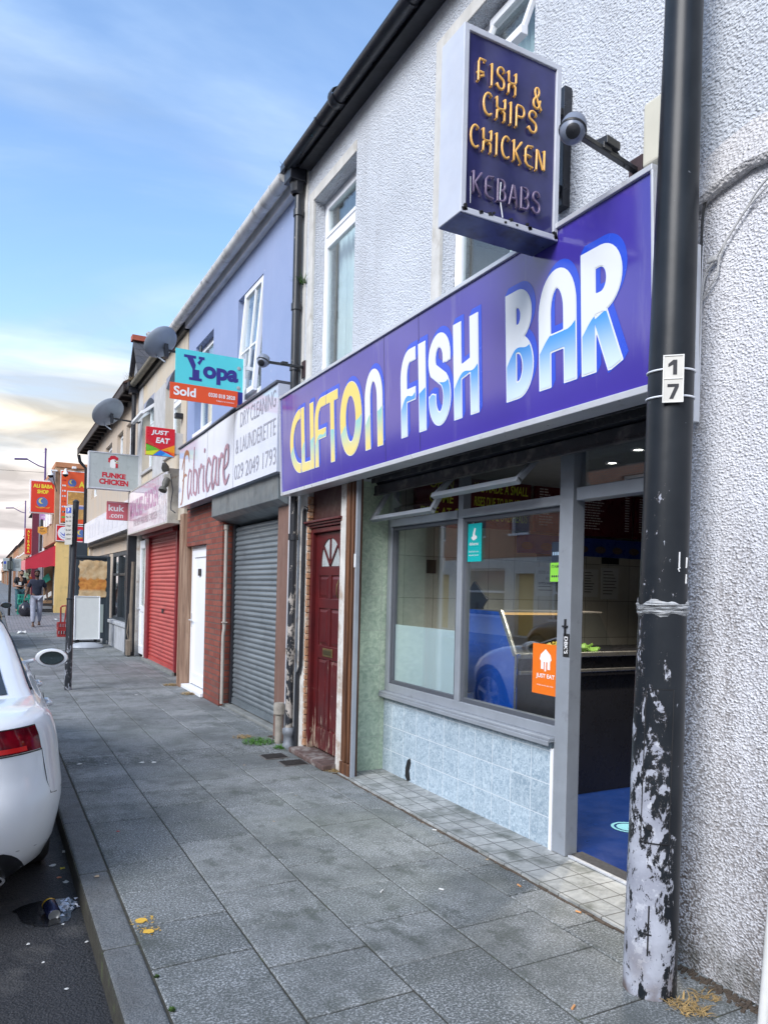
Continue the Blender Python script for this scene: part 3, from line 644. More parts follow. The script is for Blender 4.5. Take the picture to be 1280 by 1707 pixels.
# frames
f = MB(); X0, X1 = 3.0, 3.07
f.box(X0, X1, 5.50, 5.563, .69, 2.40); f.box(X0, X1, 3.40, 5.50, .69, .755); f.box(X0, X1, 4.44, 4.50, .755, 2.40); f.box(X0-.012, X1, 3.40, 4.44, 2.075, 2.135); f.box(X0-.012, X1, 4.50, 5.50, 2.075, 2.135); f.box(X0, X1, 3.40, 5.50, 2.40, 2.46)
SW = f.build('shop_window', ALU, B1, bevel=.004)
f = MB()
for (a, b) in ((3.40, 4.44), (4.50, 5.50)):
    f.box(X0+.015, X1-.01, a, a+.03, .755, 2.075); f.box(X0+.015, X1-.01, b-.03, b, .755, 2.075); f.box(X0+.015, X1-.01, a+.03, b-.03, 2.045, 2.075); f.box(X0+.015, X1-.01, a+.03, b-.03, .755, .785)
f.build('glazing_bead', mat('dark_bead', (.10, .11, .13), .5, .2), SW, bevel=.002)
for (a, b) in ((3.40, 4.44), (4.50, 5.50)):
    g = MB(); g.box(3.035, 3.043, a+.03, b-.03, .785, 2.045); g.build('pane', GLSS, SW)
g = MB(); g.box(3.0445, 3.047, 4.53, 5.47, .785, 1.255); g.build('frosted_film', glass('frost_film', (.8, .88, .9), refl=.2, opac=.72, bodycol=(.80, .87, .90)), SW)
# two open top lights hinged at the head
def toplight(y0, y1, xb, zb, nm):
    m = MB(); A = (2.985, 2.44); B = (xb, zb)
    for yy in (y0+.02, y1-.02): m.bar((A[0], yy, A[1]), (B[0], yy, B[1]), .04, .035, (.5, 0, 1))
    m.bar((B[0], y0, B[1]), (B[0], y1, B[1]), .04, .035, (.5, 0, 1)); m.bar((A[0], y0, A[1]), (A[0], y1, A[1]), .035, .035)
    o = m.build('top_light', ALU, SW, bevel=.003)
    g = MB(); n = Vector((B[0]-A[0], 0, B[1]-A[1])).normalized(); g.quad((A[0], y0+.03, A[1]), (A[0], y1-.03, A[1]), (B[0], y1-.03, B[1]), (B[0], y0+.03, B[1])); return o, g
o, g = toplight(4.52, 5.48, 2.80, 2.125, 'a'); g.build('pane_of_top_light', GLSS, SW)
o, g = toplight(3.50, 4.46, 2.76, 2.215, 'b'); g.build('pane_of_top_light', GLSS, SW)
# entrance
f = MB(); f.box(2.985, 3.08, 3.285, 3.398, .02, 2.46); f.box(2.995, 3.09, 2.36, 3.27, 2.09, 2.165); f.box(2.995, 3.09, 2.24, 2.36, .02, 2.46); f.box(2.995, 3.09, 2.36, 3.27, 2.42, 2.46)
ED = f.build('entrance_frame', ALU, B1, bevel=.004)
g = MB(); g.box(3.035, 3.043, 2.36, 3.27, 2.165, 2.42); g.build('pane', GLSS, ED)
g = MB(); g.box(2.975, 2.985, 3.315, 3.325, 1.31, 1.40); g.box(2.972, 2.985, 3.30, 3.34, 1.353, 1.362); g.build('lock', BLACKM, ED)
g = MB(); g.box(2.995, 3.018, 2.36, 3.27, .02, .034); g.build('threshold', ALUW, ED, bevel=.003); g = MB(); g.box(3.018, 3.12, 2.24, 3.285, .02, .031); g.build('door_mat', mat('dark_mat', (.06, .06, .065), .9, var=.5, scale=40), ED)
m = MB(); m.box(3.02, 3.10, 2.13, 2.24, 0, 2.45); m.build('entrance_pier', PEBL, B1)
# roller shutter housing above
HOUS = mat('shutter_housing_paint', (.012, .014, .024), .35, .3, var=.5, scale=6, dirt=(8, .55, .5), dcol=(.07, .07, .075), bump=.002, bscale=14)
m = MB(); m.lathe((2.86, 2.2, 2.455), [(.085, 0), (.085, 3.19)], 26, (0, 1, 0)); m.box(2.70, 3.0, 2.2, 5.39, 2.47, 2.60); m.build('shutter_roll', HOUS, B1, smooth=35)
m = MB(); m.box(2.775, 2.80, 2.2, 5.40, 2.325, 2.392); m.box(2.768, 2.806, 2.2, 5.40, 2.312, 2.327); m.box(2.745, 2.76, 2.2, 5.40, 2.41, 2.47); m.box(2.70, 2.72, 2.2, 5.40, 2.44, 2.52); m.build('shutter_bottom_rail', mat('worn_rail', (.05, .05, .055), .45, .4, var=.6, scale=5, dirt=(10, .5, .7), dcol=(.16, .15, .14)), B1, bevel=.003)
m = MB(); m.box(2.62, 3.14, 2.13, 5.6, 2.52, 2.56); m.build('soffit', BLACKM, B1)
# tiled apron step outside
APR = m_tiles('grey_step_tile', (.44, .45, .44), (.30, .31, .305), (.12, .12, .115), .15, .13, .004, 7, .55, axis='yx', dirtc=(.10, .11, .095))
m = MB(); m.box(2.60, 3.0, 2.205, 5.60, 0.0, .018); m.box(3.0, 3.12, 2.24, 3.40, 0.0, .018); m.build('entrance_apron', APR, B1)
m = MB(); P = []
y = 2.21
while y < 5.6:
    yy = min(5.6, y+rnd.uniform(.05, .12)); w = rnd.uniform(.006, .02); m.box(2.60-w, 2.602, y, yy, -.004, rnd.uniform(.003, .010)); y = yy
m.build('apron_rubble_edge', mat('rubble_joint', (.10, .075, .055), .95, var=.6, scale=30, bump=.006, bscale=60), B1, bevel=.003)

# ---- interior
TILEW = m_tiles('interior_wall_tile', (.60, .59, .54), (.54, .53, .48), (.20, .19, .17), .30, .37, .003, 3, .3)
m = MB(); m.box(3.12, 8.4, 5.62, 5.70, 0, 2.62); m.build('interior_wall', TILEW, B1)
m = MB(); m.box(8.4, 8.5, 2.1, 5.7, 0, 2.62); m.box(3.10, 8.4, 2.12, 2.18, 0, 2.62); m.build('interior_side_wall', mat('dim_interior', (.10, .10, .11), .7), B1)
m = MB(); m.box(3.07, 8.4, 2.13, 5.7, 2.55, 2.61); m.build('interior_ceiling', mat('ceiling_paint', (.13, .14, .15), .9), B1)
m = MB(); m.box(3.1, 8.4, 2.18, 5.62, -.01, .03); o = m.build('interior_floor', mat('blue_lino', (.008, .032, .16), .35, var=.2, scale=3), B1)
m = MB(); m.lathe((3.72, 3.50, .031), [(.0, .002), (.075, .002)], 28); m.lathe((3.72, 3.50, .031), [(.09, .002), (.11, .002)], 28); m.build('floor_emblem', mat('floor_ring', (.20, .50, .62), .5), o)
LAMP = emit('downlight_glow', (1, .93, .80), 9)
for k, (lx, ly) in enumerate(((3.90, 3.66), (4.14, 4.14))):
    t = thing('ceiling_downlight', ('small round lit downlight in the shop ceiling, nearer the doorway', 'small round lit downlight in the shop ceiling, farther inside the room')[k], 'downlight', (lx, ly, 2.55), group='ceiling downlights in the shop')
    m = MB(); m.lathe((lx, ly, 2.542), [(.032, -.001), (.05, -.004), (.052, .008)], 20); m.build('bezel', ALUW, t, smooth=True)
    m = MB(); m.lathe((lx, ly, 2.5445), [(.0, 0), (.031, 0)], 20); m.build('bulb', LAMP, t)
    ld = bpy.data.lights.new('bulb_light', 'SPOT'); lo = bpy.data.objects.new('bulb_light', ld); C.objects.link(lo); ld.energy = 65; ld.spot_size = R(130); ld.spot_blend = .8; ld.color = (1, .9, .74); ld.shadow_soft_size = .04; lo.parent = t; lo.location = (0, 0, -.02)
# counter with sloped glass front
BLUEP = mat('blue_counter_panel', (.012, .085, .46), .22, var=.12, scale=3); STEEL = mat('brushed_steel', (.45, .44, .42), .3, .85, var=.2, scale=9)
t = thing('serving_counter', 'bright blue serving counter with a sloping glass front inside the shop', 'counter', (4.6, 4.7, .03))
PR = [(4.22, .03), (4.22, 1.10), (4.40, 1.40), (4.80, 1.41), (4.80, 1.02), (5.12, 1.02), (5.12, .03)]
m = MB(); m.prism([(3.32, y, z) for y, z in PR], (.035, 0, 0)); m.build('end_panel', BLUEP, t, bevel=.004)
m = MB(); m.bar((3.318, 4.205, 1.10), (3.318, 4.385, 1.41), .03, .02, (1, 0, 0)); m.bar((3.318, 4.20, 1.10), (3.318, 4.20, .05), .012, .01, (1, 0, 0)); m.build('edge_trim', STEEL, t)
m = MB(); m.box(3.36, 6.4, 4.24, 5.1, .03, 1.08); m.build('counter_body', mat('black_counter', (.02, .02, .024), .3), t)
m = MB(); m.box(3.357, 6.4, 4.19, 4.24, 1.075, 1.11); m.box(3.357, 6.4, 4.19, 4.22, .96, .985); m.build('counter_rail', STEEL, t, bevel=.004)
m = MB(); m.quad((3.36, 4.235, 1.115), (4.3, 4.235, 1.115), (4.3, 4.40, 1.40), (3.36, 4.40, 1.40)); m.build('display_glass', GLSS, t)
m = MB(); m.box(3.36, 4.32, 4.39, 4.80, 1.40, 1.41); m.build('display_top', mat('dim_steel', (.16, .15, .14), .5, .5), t)
m = MB(); m.box(3.36, 4.3, 4.78, 4.80, 1.09, 1.39); m.build('display_back', mat('warm_back', (.40, .30, .17), .5), t)
m = MB(); m.box(3.40, 4.28, 4.26, 4.76, 1.082, 1.10); m.build('display_tray', STEEL, t)
m = MB(); m.tube([(3.44, 4.62, 1.385), (4.24, 4.62, 1.385)], .012, 8); m.build('heat_lamp', emit('heat_lamp_glow', (1, .55, .2), .4), t)
t2 = thing('till_screen', 'small black till screen standing on top of the blue counter', 'till', (3.5, 4.9, 1.03)); m = MB(); m.bar((3.45, 4.98, 1.40), (3.45, 4.82, 1.56), .2, .02, (1, 0, .2)); m.build('screen', BLACKP, t2); m = MB(); m.box(3.42, 3.5, 4.85, 4.95, 1.03, 1.46); m.build('stand', BLACKM, t2)
r2_ = random.Random(3)
yel = mat('fried_food', (.62, .42, .05), .5, var=.5, scale=30); grn = mat('lettuce', (.16, .30, .04), .5, var=.5, scale=40)
for (x0, x1, mm, lab, nm, cat) in ((3.74, 3.92, yel, 'heap of yellow packets in the glass counter display', 'food_packet', 'food'), (4.0, 4.24, grn, 'heap of green and yellow salad in the far end of the glass counter display', 'salad', 'food')):
    m = MB()
    for k in range(22):
        c = Vector((r2_.uniform(x0, x1), r2_.uniform(4.30, 4.45), 1.105+r2_.uniform(0, .04))); a = Vector((r2_.uniform(-1, 1), r2_.uniform(-1, 1), r2_.uniform(-.4, .4))).normalized()*.035; b = a.orthogonal().normalized()*.022
        m.obox(c, a, b, a.cross(b).normalized()*.008)
    m.build(nm, mm, label=lab, cat=cat, bevel=.003)
# menu boards above the back counter
MEN = mat('menu_panel', (.10, .012, .018), .3, var=.2, scale=2); YT = mat('menu_yellow', (.55, .62, .06), .5); WT = mat('menu_white', (.6, .58, .55), .5)
def board(xa, xb, z0, z1, lab, yy=5.45, rows=None, lines=0):
    t = thing('menu_board', lab, 'menu board', ((xa+xb)/2, yy, z0), group='menu boards over the counter')
    m = MB(); m.box(xa, xb, yy, yy+.04, z0, z1); m.build('panel', MEN, t, bevel=.003); fr = FY((xa+xb)/2, yy, (z0+z1)/2)
    if rows:
        for k, s in enumerate(rows): text(s, fr, 0, (z1-z0)/2-.10-k*.125, .085, YT, 'writing', t, width=min(xb-xa-.08, .062*len(s)), bold=.012, shear=.15)
    if lines:
        m = MB(); rr = random.Random(int(xa*100))
        for k in range(lines):
            b = (z1-z0)/2-.06-k*(z1-z0-.1)/lines; w = (xb-xa)/2-.04; L = rr.uniform(.35, .8)*w
            a0 = -w
            while a0 < -w+L: l_ = rr.uniform(.015, .05); rect(m, fr, a0, a0+l_, b, b+.011, .002); a0 += l_+.008
            rect(m, fr, w-.07, w-.01, b, b+.011, .002)
        m.build('menu_lines', WT, t)
    return t
board(3.20, 3.72, 2.10, 2.58, 'dark red board with yellow capitals, leftmost one seen through the open top light', rows=['OPEN', 'COME', 'DINE AT CL'])
board(3.76, 4.44, 2.12, 2.58, 'dark red board with yellow capitals about price rises due to inflation', rows=['WE MADE A SMALL', 'RISES DUE TO INFLATION', 'NATIONAL OVERHEADS'])
board(4.50, 5.0, 2.12, 2.58, 'dark red menu board with rows of small print, right of the yellow lettering', lines=14)
board(5.05, 5.75, 2.12, 2.58, 'dark red menu board with rows of small print, seen through the doorway', lines=14)
board(5.8, 6.5, 2.12, 2.58, 'dark red menu board with rows of small print, partly behind the black pole', lines=14)
t = thing('food_picture_strip', 'blue strip of food pictures running along under the menu boards', 'poster', (5.0, 5.5, 1.9))
m = MB(); m.box(4.35, 6.6, 5.50, 5.53, 1.92, 2.10); m.build('panel', mat('blue_strip', (.03, .06, .30), .3, var=.3), t)
m = MB(); fr = FY(5.4, 5.5, 2.0)
for k in range(9): disc(m, fr, -.95+k*.23, -.01, .07, .035, .002)
m.build('dish_picture', mat('food_print', (.16, .11, .10), .5, var=.6, scale=30), t)
PAP = mat('white_paper', (.62, .63, .62), .8); INK = mat('ink', (.03, .03, .035), .7)
def notice(xa, xb, z0, z1, lab, dark=False, words=None, yy=5.615, lines=8):
    t = thing('wall_notice', lab, 'notice', ((xa+xb)/2, yy, z0)); m = MB(); m.box(xa, xb, yy-.004, yy, z0, z1); m.build('sheet', BLACKP if dark else PAP, t); fr = FY((xa+xb)/2, yy-.004, (z0+z1)/2); m = MB(); w = (xb-xa)/2-.025
    if words:
        for k, s in enumerate(words): text(s, fr, 0, (z1-z0)/2-.05-k*.055, .03, INK, 'writing', t, width=min(2*w, .024*len(s)), bold=.01, c=.002)
    rr = random.Random(int(xa*77)); n0 = 3.4 if words else 0
    if not dark:
        for k in range(lines): b = (z1-z0)/2-.04-(k+n0)*(z1-z0-.06)/(lines+n0); rect(m, fr, -w, -w+rr.uniform(.5, 1)*2*w, b, b+.007, .002)
        m.build('printed_lines', INK, t)
    return t
notice(5.25, 5.46, 1.52, 1.80, 'white sheet of small print on the tiled wall, seen left in the doorway'); notice(5.50, 5.74, 1.50, 1.82, 'white sheet of small print on the tiled wall, right of another sheet in the doorway')
notice(4.66, 4.96, 1.52, 1.80, 'white notice about food allergies and intolerances on the tiled wall', words=['FOOD ALLERGIES', 'AND', 'INTOLERANCES'], lines=3)
notice(4.66, 4.94, 1.86, 1.99, 'small dark framed picture on the tiled wall above the allergy notice', dark=True); notice(5.50, 5.74, 1.86, 2.06, 'dark framed sheet on the tiled wall above two white sheets', dark=True)
notice(3.42, 3.52, 1.70, 1.82, 'small dark square plate on the tiled wall behind the left pane', dark=True)
t = thing('work_surface', 'pale prep table behind the frosted pane of the shop window', 'table', (3.6, 5.3, .03)); m = MB(); m.box(3.2, 4.2, 5.15, 5.6, .85, .9); m.build('tabletop', STEEL, t)
m = MB()
for x in (3.25, 4.15):
    for y in (5.18, 5.57): m.box(x-.02, x+.02, y-.02, y+.02, .03, .85)
m.build('legs_frame', STEEL, t)
for k, (x, cc, lab) in enumerate(((3.28, (.75, .70, .55), 'pale cardboard food box low behind the frosted film'), (3.45, (.75, .32, .03), 'orange food carton low behind the frosted film'), (3.62, (.70, .38, .05), 'amber food carton low behind the frosted film, nearest the blue counter'))):
    m = MB(); y_ = 5.05-.12*k; m.box(3.12, 3.24, y_-.09, y_+.09, .78, .9); m.build('food_carton', mat('carton%d' % k, cc, .6), label=lab, cat='carton', bevel=.004)
m = MB(); m.box(3.10, 3.26, 4.62, 5.2, .72, .78); m.build('window_shelf', STEEL, label='narrow steel shelf just inside the frosted pane', cat='shelf', bevel=.003)
# stickers on the glass
def sticker(y0, y1, z0, z1, x, col, lab, name='window_sticker', m_=None):
    t = thing(name, lab, 'sticker', (x, (y0+y1)/2, z0)); m = MB(); m.box(x, x+.002, y0, y1, z0, z1); m.build('sheet', m_ or mat('st_%d%d' % (y0*100, z0*100), col, .4, var=.03), t); return t, FX(x, (y0+y1)/2, (z0+z1)/2)
WHT = mat('print_white', (.80, .80, .80), .5, var=.03)
t, fr = sticker(4.245, 4.425, 1.76, 2.03, 3.030, (.0, .42, .42), 'teal sticker with a white creature emblem at the top left of the right pane')
m = MB(); poly(m, fr, [(-.035, .035), (-.018, .045), (-.010, .075), (.004, .105), (.022, .098), (.012, .065), (.014, .052), (.034, .046), (.036, .030), (.010, .018), (-.012, .016)], .001); m.build('emblem', WHT, t)
text('deliveroo', fr, 0, -.008, .024, WHT, 'writing', t, width=.11, bold=.01, c=.001); text('Good food to you', fr, 0, -.065, .016, WHT, 'small_writing', t, width=.12, c=.001); text('wherever you are', fr, 0, -.09, .016, WHT, 'small_writing', t, width=.12, c=.001)
t, fr = sticker(3.42, 3.665, .925, 1.235, 3.030, (.78, .17, .012), 'orange sticker with a white house and cutlery emblem at the bottom right of the pane')
m = MB(); poly(m, fr, [(-.055, .06), (-.045, .09), (0, .125), (.045, .09), (.055, .06), (.042, .05), (.042, .0), (.018, .0), (.018, .045), (.006, .045), (.006, -.012), (-.008, -.012), (-.008, .045), (-.016, .045), (-.016, .0), (-.042, .0), (-.042, .05)], .001); m.build('emblem', WHT, t)
text('JUST EAT', fr, 0, -.045, .034, WHT, 'writing', t, width=.17, bold=.02, c=.001); text('Order on the app today', fr, 0, -.10, .012, WHT, 'small_writing', t, width=.15, c=.001)
t, fr = sticker(3.412, 3.52, 1.62, 1.735, 3.030, (.24, .62, .06), 'green hygiene rating sticker at the upper right of the pane')
text("IT'S HUMAN", fr, 0, .035, .018, INK, 'writing', t, width=.085, bold=.01, c=.001); m = MB(); [disc(m, fr, -.035+k*.018, -.025, .007, c=.001, n=12) for k in range(5)]; m.build('rating_dots', INK, t)
t, fr = sticker(3.412, 3.51, 1.74, 1.86, 3.030, (.02, .03, .05), 'small black and blue card sticker above the green one')
m = MB(); [rect(m, fr, -.04+k*.02, -.026+k*.02, -.02, 0, .001) for k in range(5)]; m.build('card_logos', mat('paleblue', (.3, .42, .55), .5), t)
t, fr = sticker(3.285, 3.335, 1.18, 1.315, 2.981, (.02, .02, .02), 'small black sticker with white letters on the grey door post')
text("DBK'S", fr, 0, 0, .030, WHT, 'writing', t, width=.10, rot=-math.pi/2, bold=.02, c=.001)
# ================================================================ BLUE FASCIA SIGN
def m_fascia():
    n = NT('indigo_acrylic'); c = n.mix(n.rng(n.noise(1.2, 4), .3, .7), (.050, .034, .30), (.066, .046, .36)); c = n.mix(n.math('MULTIPLY', n.rng(n.noise(1, 6, .6, sc3=(1, 5, .7)), .58, .72), .25), c, (.30, .28, .42))
    return n.fin(c, .14, Coat_Weight=.45, Coat_Roughness=.10, Coat_IOR=1.7)
SG = thing('fascia_sign', 'long indigo fascia sign with big rounded lettering that turns from yellow to white and blue', 'sign', (2.50, 4.41, 2.42), roty=-.045)
m = MB(); m.box(2.462, 2.60, 2.23, 6.70, 2.445, 3.335); m.build('panel', m_fascia(), SG)
m = MB(); m.box(2.446, 2.61, 2.22, 6.71, 2.415, 2.447); m.box(2.446, 2.61, 2.22, 6.71, 3.333, 3.358); m.box(2.446, 2.61, 6.70, 6.715, 2.447, 3.333); m.box(2.446, 2.61, 2.215, 2.23, 2.447, 3.333)
m.box(2.442, 2.448, 5.60, 5.612, 2.412, 2.45); m.build('frame', ALUW, SG, bevel=.004)
for y_ in (4.145, 4.62): m = MB(); m.box(2.4612, 2.4625, y_, y_+.0035, 2.447, 3.333); m.build('panel_joint', BLACKM, SG)
H = .57
def letter(ch, w, hw):
    h = H; L = {}
    if ch == 'C': return [arc(w, h/2, w-hw, h/2-hw, 90, 270, 20)]
    if ch == 'L': return [[(hw, h), (hw, 0)], [(0, hw), (w, hw)]]
    if ch == 'I': return [[(w/2, h), (w/2, 0)]]
    if ch == 'F': return [[(w, h-hw)]+arc(w*.62, h*.66, w*.62-hw, h*.34-hw, 90, 180, 10)+[(hw, 0)], [(hw, h*.47), (w*.98, h*.47)]]
    if ch == 'T': return [[(0, h-hw), (w, h-hw)], [(w/2, h-hw), (w/2, 0)]]
    if ch == 'O': p = arc(w/2, h/2, w/2-hw, h/2-hw, 0, 360, 36); p[-1] = p[0]; return [p]
    if ch == 'N': return [[(hw, 0)]+arc(w/2, h*.62, w/2-hw, h*.38-hw, 180, 0, 18)+[(w-hw, 0)]]
    if ch == 'S': return [[(w-hw, h*.66)]+arc(w/2, h*.73, w/2-hw, h*.27-hw, 0, 215, 16)+arc(w/2, h*.30, w/2-hw, h*.30-hw, 55, -180, 20)+[(hw, h*.36)]]
    if ch == 'H': return [[(hw, h), (hw, 0)], [(w-hw, h), (w-hw, 0)], [(hw, h*.46), (w-hw, h*.52)]]
    if ch == 'B': return [[(hw, h), (hw, 0)], [(0, h-hw)]+arc(w*.45, h*.76, w*.50-hw, h*.24-hw, 90, -90, 14)+[(hw, h*.52+hw)], [(0, hw)]+arc(w*.45, h*.29, w*.55-hw, h*.29-hw, -90, 90, 16)+[(hw, h*.58-hw)]]
    if ch == 'A': return [[(hw, 0)]+arc(w/2, h*.64, w/2-hw, h*.36-hw, 180, 0, 18)+[(w-hw, 0)], [(hw, h*.38), (w-hw, h*.38)]]
    if ch == 'R': return [[(hw, h), (hw, 0)], [(0, h-hw)]+arc(w*.48, h*.73, w*.50-hw, h*.27-hw, 90, -90, 16)+[(hw, h*.46+hw)], [(w*.45, h*.46), (w-hw, 0)]]
def grad_mat(name, top, botl, mid=None, zb=.30):
    n = NT(name); x, y, z = n.xyz(); a = n.rng(z, .15+.30, .15+.0, 0, 1, True); c = n.mix(a, top, botl); return n.fin(c, .18)
YEL = mat('sign_yellow', (.86, .62, .16), .18, var=.03); SWH = mat('sign_white', (.74, .77, .80), .18, var=.02); CRM = mat('sign_cream', (.86, .80, .55), .18, var=.03); SBL = mat('sign_blue_shade', (.028, .085, .62), .2, var=.02)
GBW = grad_mat('sign_blue_fade', (.02, .27, .72), (.62, .74, .82)); GAY = grad_mat('sign_aqua_fade', (.22, .55, .56), (.86, .68, .22))
frs = FX(2.462, 0, 2.575)
SPEC = [('C', 6.47, 6.21, .040, 0), ('L', 6.195, 5.99, .037, 0), ('I', 5.985, 5.905, .040, 0), ('F', 5.885, 5.64, .037, 0), ('T', 5.635, 5.40, .037, 0), ('O', 5.37, 4.98, .050, 0), ('N', 4.93, 4.65, .040, 1),
        ('F', 4.39, 4.185, .040, 1), ('I', 4.150, 4.065, .0425, 1), ('S', 4.03, 3.775, .040, 1), ('H', 3.745, 3.485, .040, 1), ('B', 3.235, 3.005, .044, 1), ('A', 2.965, 2.69, .044, 1), ('R', 2.66, 2.395, .046, 1)]
words = {0: 'yellow_word', 1: 'white_word'}
for wi, (i0, i1, tg) in enumerate(((0, 7, 'first'), (7, 11, 'second'), (11, 14, 'third'))):
    shade = MB(); white = MB(); up = MB(); lowr = MB(); wn_ = MB()
    for (ch, ya, yb, hw, kind) in SPEC[i0:i1]:
        w = ya-yb; hw *= 1.06 if wi == 2 else 1.10; Ls = letter(ch, w, hw)
        sd_ = lambda X, Y, L=Ls, q=hw: stroke_sd(X, Y, L, q)
        fr = Fr(frs.p(-ya, 0, 0), frs.r, frs.u); st_ = .0065
        sh = lambda X, Y: np.minimum.reduce([sd_(X-t*.024, Y-t*.030) for t in (0, .25, .5, .75, 1)])-.004
        contour(shade, fr, sh, -.02, w+.06, -.02, H+.06, st_, .001)
        contour(white, fr, lambda X, Y: sd_(X, Y), -.01, w+.02, -.01, H+.02, st_, .0025)
        bnd = lambda X, Y: Y-(H*(.34+.20*np.clip(X/w, 0, 1)**1.0+.05*np.sin(6.28*X/w-.6)) if w > .12 else H*.46+.35*(X-w/2))
        inn = .008
        tgt = up if kind == 0 or ch in 'N' and False else wn_
        contour(up if kind == 0 else wn_, fr, lambda X, Y: np.maximum(sd_(X, Y)+inn*.6, -bnd(X, Y)), 0, w+.01, 0, H+.01, st_, .0040)
        contour(lowr, fr, lambda X, Y: np.maximum(sd_(X, Y)+inn, bnd(X, Y)), 0, w+.01, 0, H+.01, st_, .0040)
        if kind == 1 and wi == 0:
            lw2 = MB()
    sh_o = shade.build('lettering_shade', SBL, SG)
    white.build('lettering', CRM if wi == 0 else SWH, SG)
    if up.f: up.build('lettering_upper', YEL, SG)
    if wn_.f: wn_.build('lettering_upper', SWH, SG)
    lowr.build('lettering_lower', GAY if wi == 0 else GBW, SG)

# ================================================================ PROJECTING NEON BOX
NB = thing('projecting_sign', 'dark blue box sign with orange tube lettering, sticking out over the fascia', 'sign', (2.135, 2.92, 3.26))
xa, xb, yf, yk, za, zb = 1.85, 2.42, 2.82, 3.0, 3.27, 4.13
t_ = .028
m = MB(); m.box(xa, xa+t_, yf-.006, yk+.006, za, zb); m.box(xb-t_, xb, yf-.006, yk+.006, za, zb); m.box(xa+t_, xb-t_, yf-.006, yk+.006, za, za+t_); m.box(xa+t_, xb-t_, yf-.006, yk+.006, zb-t_, zb)
fo = m.build('casing', mat('sign_box_grey', (.62, .64, .70), .4, .2, var=.15, scale=6, dirt=(6, .63, .4), dcol=(.3, .3, .32)), NB, bevel=.003)
def m_neonface():
    n = NT('neon_face'); c = n.mix(n.rng(n.noise(3, 4), .35, .65), (.026, .027, .085), (.045, .046, .165)); return n.fin(c, .10)
m = MB(); m.box(xa+t_, xb-t_, yf+.006, yk-.006, za+t_, zb-t_); m.build('face_panel', m_neonface(), NB)
m = MB(); m.box(xa+.003, xb-.003, yf, yk, za-.004, za-.0002); m.build('underside', mat('box_under', (.05, .07, .17), .35, var=.4, scale=8, dirt=(8, .5, .6), dcol=(.02, .02, .03)), NB)
rr = random.Random(5); m = MB()
for k in range(26):
    px = rr.choice([xa+.02, xb-.02, rr.uniform(xa+.1, xb-.05), rr.uniform(2.0, 2.25)]); s_ = rr.uniform(.004, .011); m.obox((px+rr.uniform(-.01, .01), yf-.004, za+t_+rr.uniform(-.016, .012)), (s_, 0, s_*.4), (0, .004, 0), (-s_*.3, 0, s_*.8))
m.build('grime_clumps', BLACKM, NB, bevel=.002)
fn = FY(xa, yf+.006, za)
def A_(cx, cy, rx, ry, a, b, n=10): return arc(cx, cy, rx, ry, a, b, n)
NEON = {'F': [[(.0, 0), (.0, .85), (.12, 1), (.8, 1)], [(.0, .42), (.6, .42), (.62, .3), (.25, .22)]], 'I': [[(.5, 0), (.5, 1)]],
 'S': [A_(.5, .76, .42, .24, 20, 215)+A_(.5, .26, .42, .26, 55, -170)], 'H': [[(.05, 1), (.05, .55), (.3, .47), (.9, .52), (.95, .62), (.95, 1)], [(.05, 0), (.08, .40), (.25, .42)], [(.9, 0), (.9, .36), (.7, .42)]],
 '&': [A_(.45, .78, .25, .2, -60, 240)+[(.3, .58), (1.0, 0)], [(.45, .55)]+A_(.4, .25, .38, .25, 110, 350)+[(.85, .4)]],
 'C': [A_(.55, .5, .52, .5, 55, 305, 14)], 'P': [[(.05, 0), (.05, .9), (.15, 1), (.5, 1)]+A_(.5, .74, .42, .26, 90, -90)+[(.2, .48)]],
 'K': [[(.05, 1), (.05, .05)], [(.95, 1), (.2, .5), (.9, 0)]], 'E': [[(.9, 1), (.3, .95), (.05, .8), (.05, .2), (.3, .03), (.9, 0)], [(.1, .52), (.7, .5)]],
 'N': [[(.0, 0), (.0, .95), (.12, .92), (.8, .08), (.95, .06), (.95, 1)]], 'B': [[(.05, 0), (.05, 1)]+A_(.5, .76, .38, .24, 90, -90)+A_(.5, .27, .46, .25, 90, -90)+[(.1, .02)]],
 'A': [[(.0, 0), (.42, .95), (.55, .95), (1, 0)], [(.2, .35), (.8, .35)]]}
NORG = mat('neon_tube_orange', (.90, .50, .13), .3, var=.2, scale=30); NGR = mat('neon_tube_dead', (.20, .15, .25), .3, var=.4, scale=30)
fw, fh = xb-xa-2*t_, zb-za-2*t_
for (s, s0, s1, t0, t1, mm, gap) in [('FISH', .10, .52, .14, .265, NORG, .3), ('&', .72, .815, .165, .29, NORG, .3), ('CHIPS', .16, .77, .315, .44, NORG, .3), ('CHICKEN', .03, .87, .525, .65, NORG, .3), ('KEBABS', .07, .83, .785, .91, NGR, .3)]:
    n_ = len(s); ws = [(.35 if c in 'I' else 1) for c in s]; unit = (s1-s0)*fw/(sum(ws)+.42*(n_-1)); a = t_+s0*fw; z1_ = fh*(1-t0)+t_; z0_ = fh*(1-t1)+t_; mb = MB()
    for c, w_ in zip(s, ws):
        for ln in NEON[c]:
            pts = [fn.p(a+(p if c != 'I' else .5)*unit*w_, z0_+q*(z1_-z0_), .013) for p, q in ln]
            mb.tube([pts[0]-fn.n*.012]+pts+[pts[-1]-fn.n*.012], .0058, 7)
        a += unit*(w_+.42)
    mb.build('tube_lettering', mm, NB, smooth=60)
m = MB(); m.tube([fn.p(.22, .19, .012), fn.p(.215, .12, .013), fn.p(.235, .03, .012)], .003, 6); m.tube([fn.p(.05, .17, .012), fn.p(.052, .05, .012)], .0012, 5); m.build('hanging_wire', UPVC, NB)
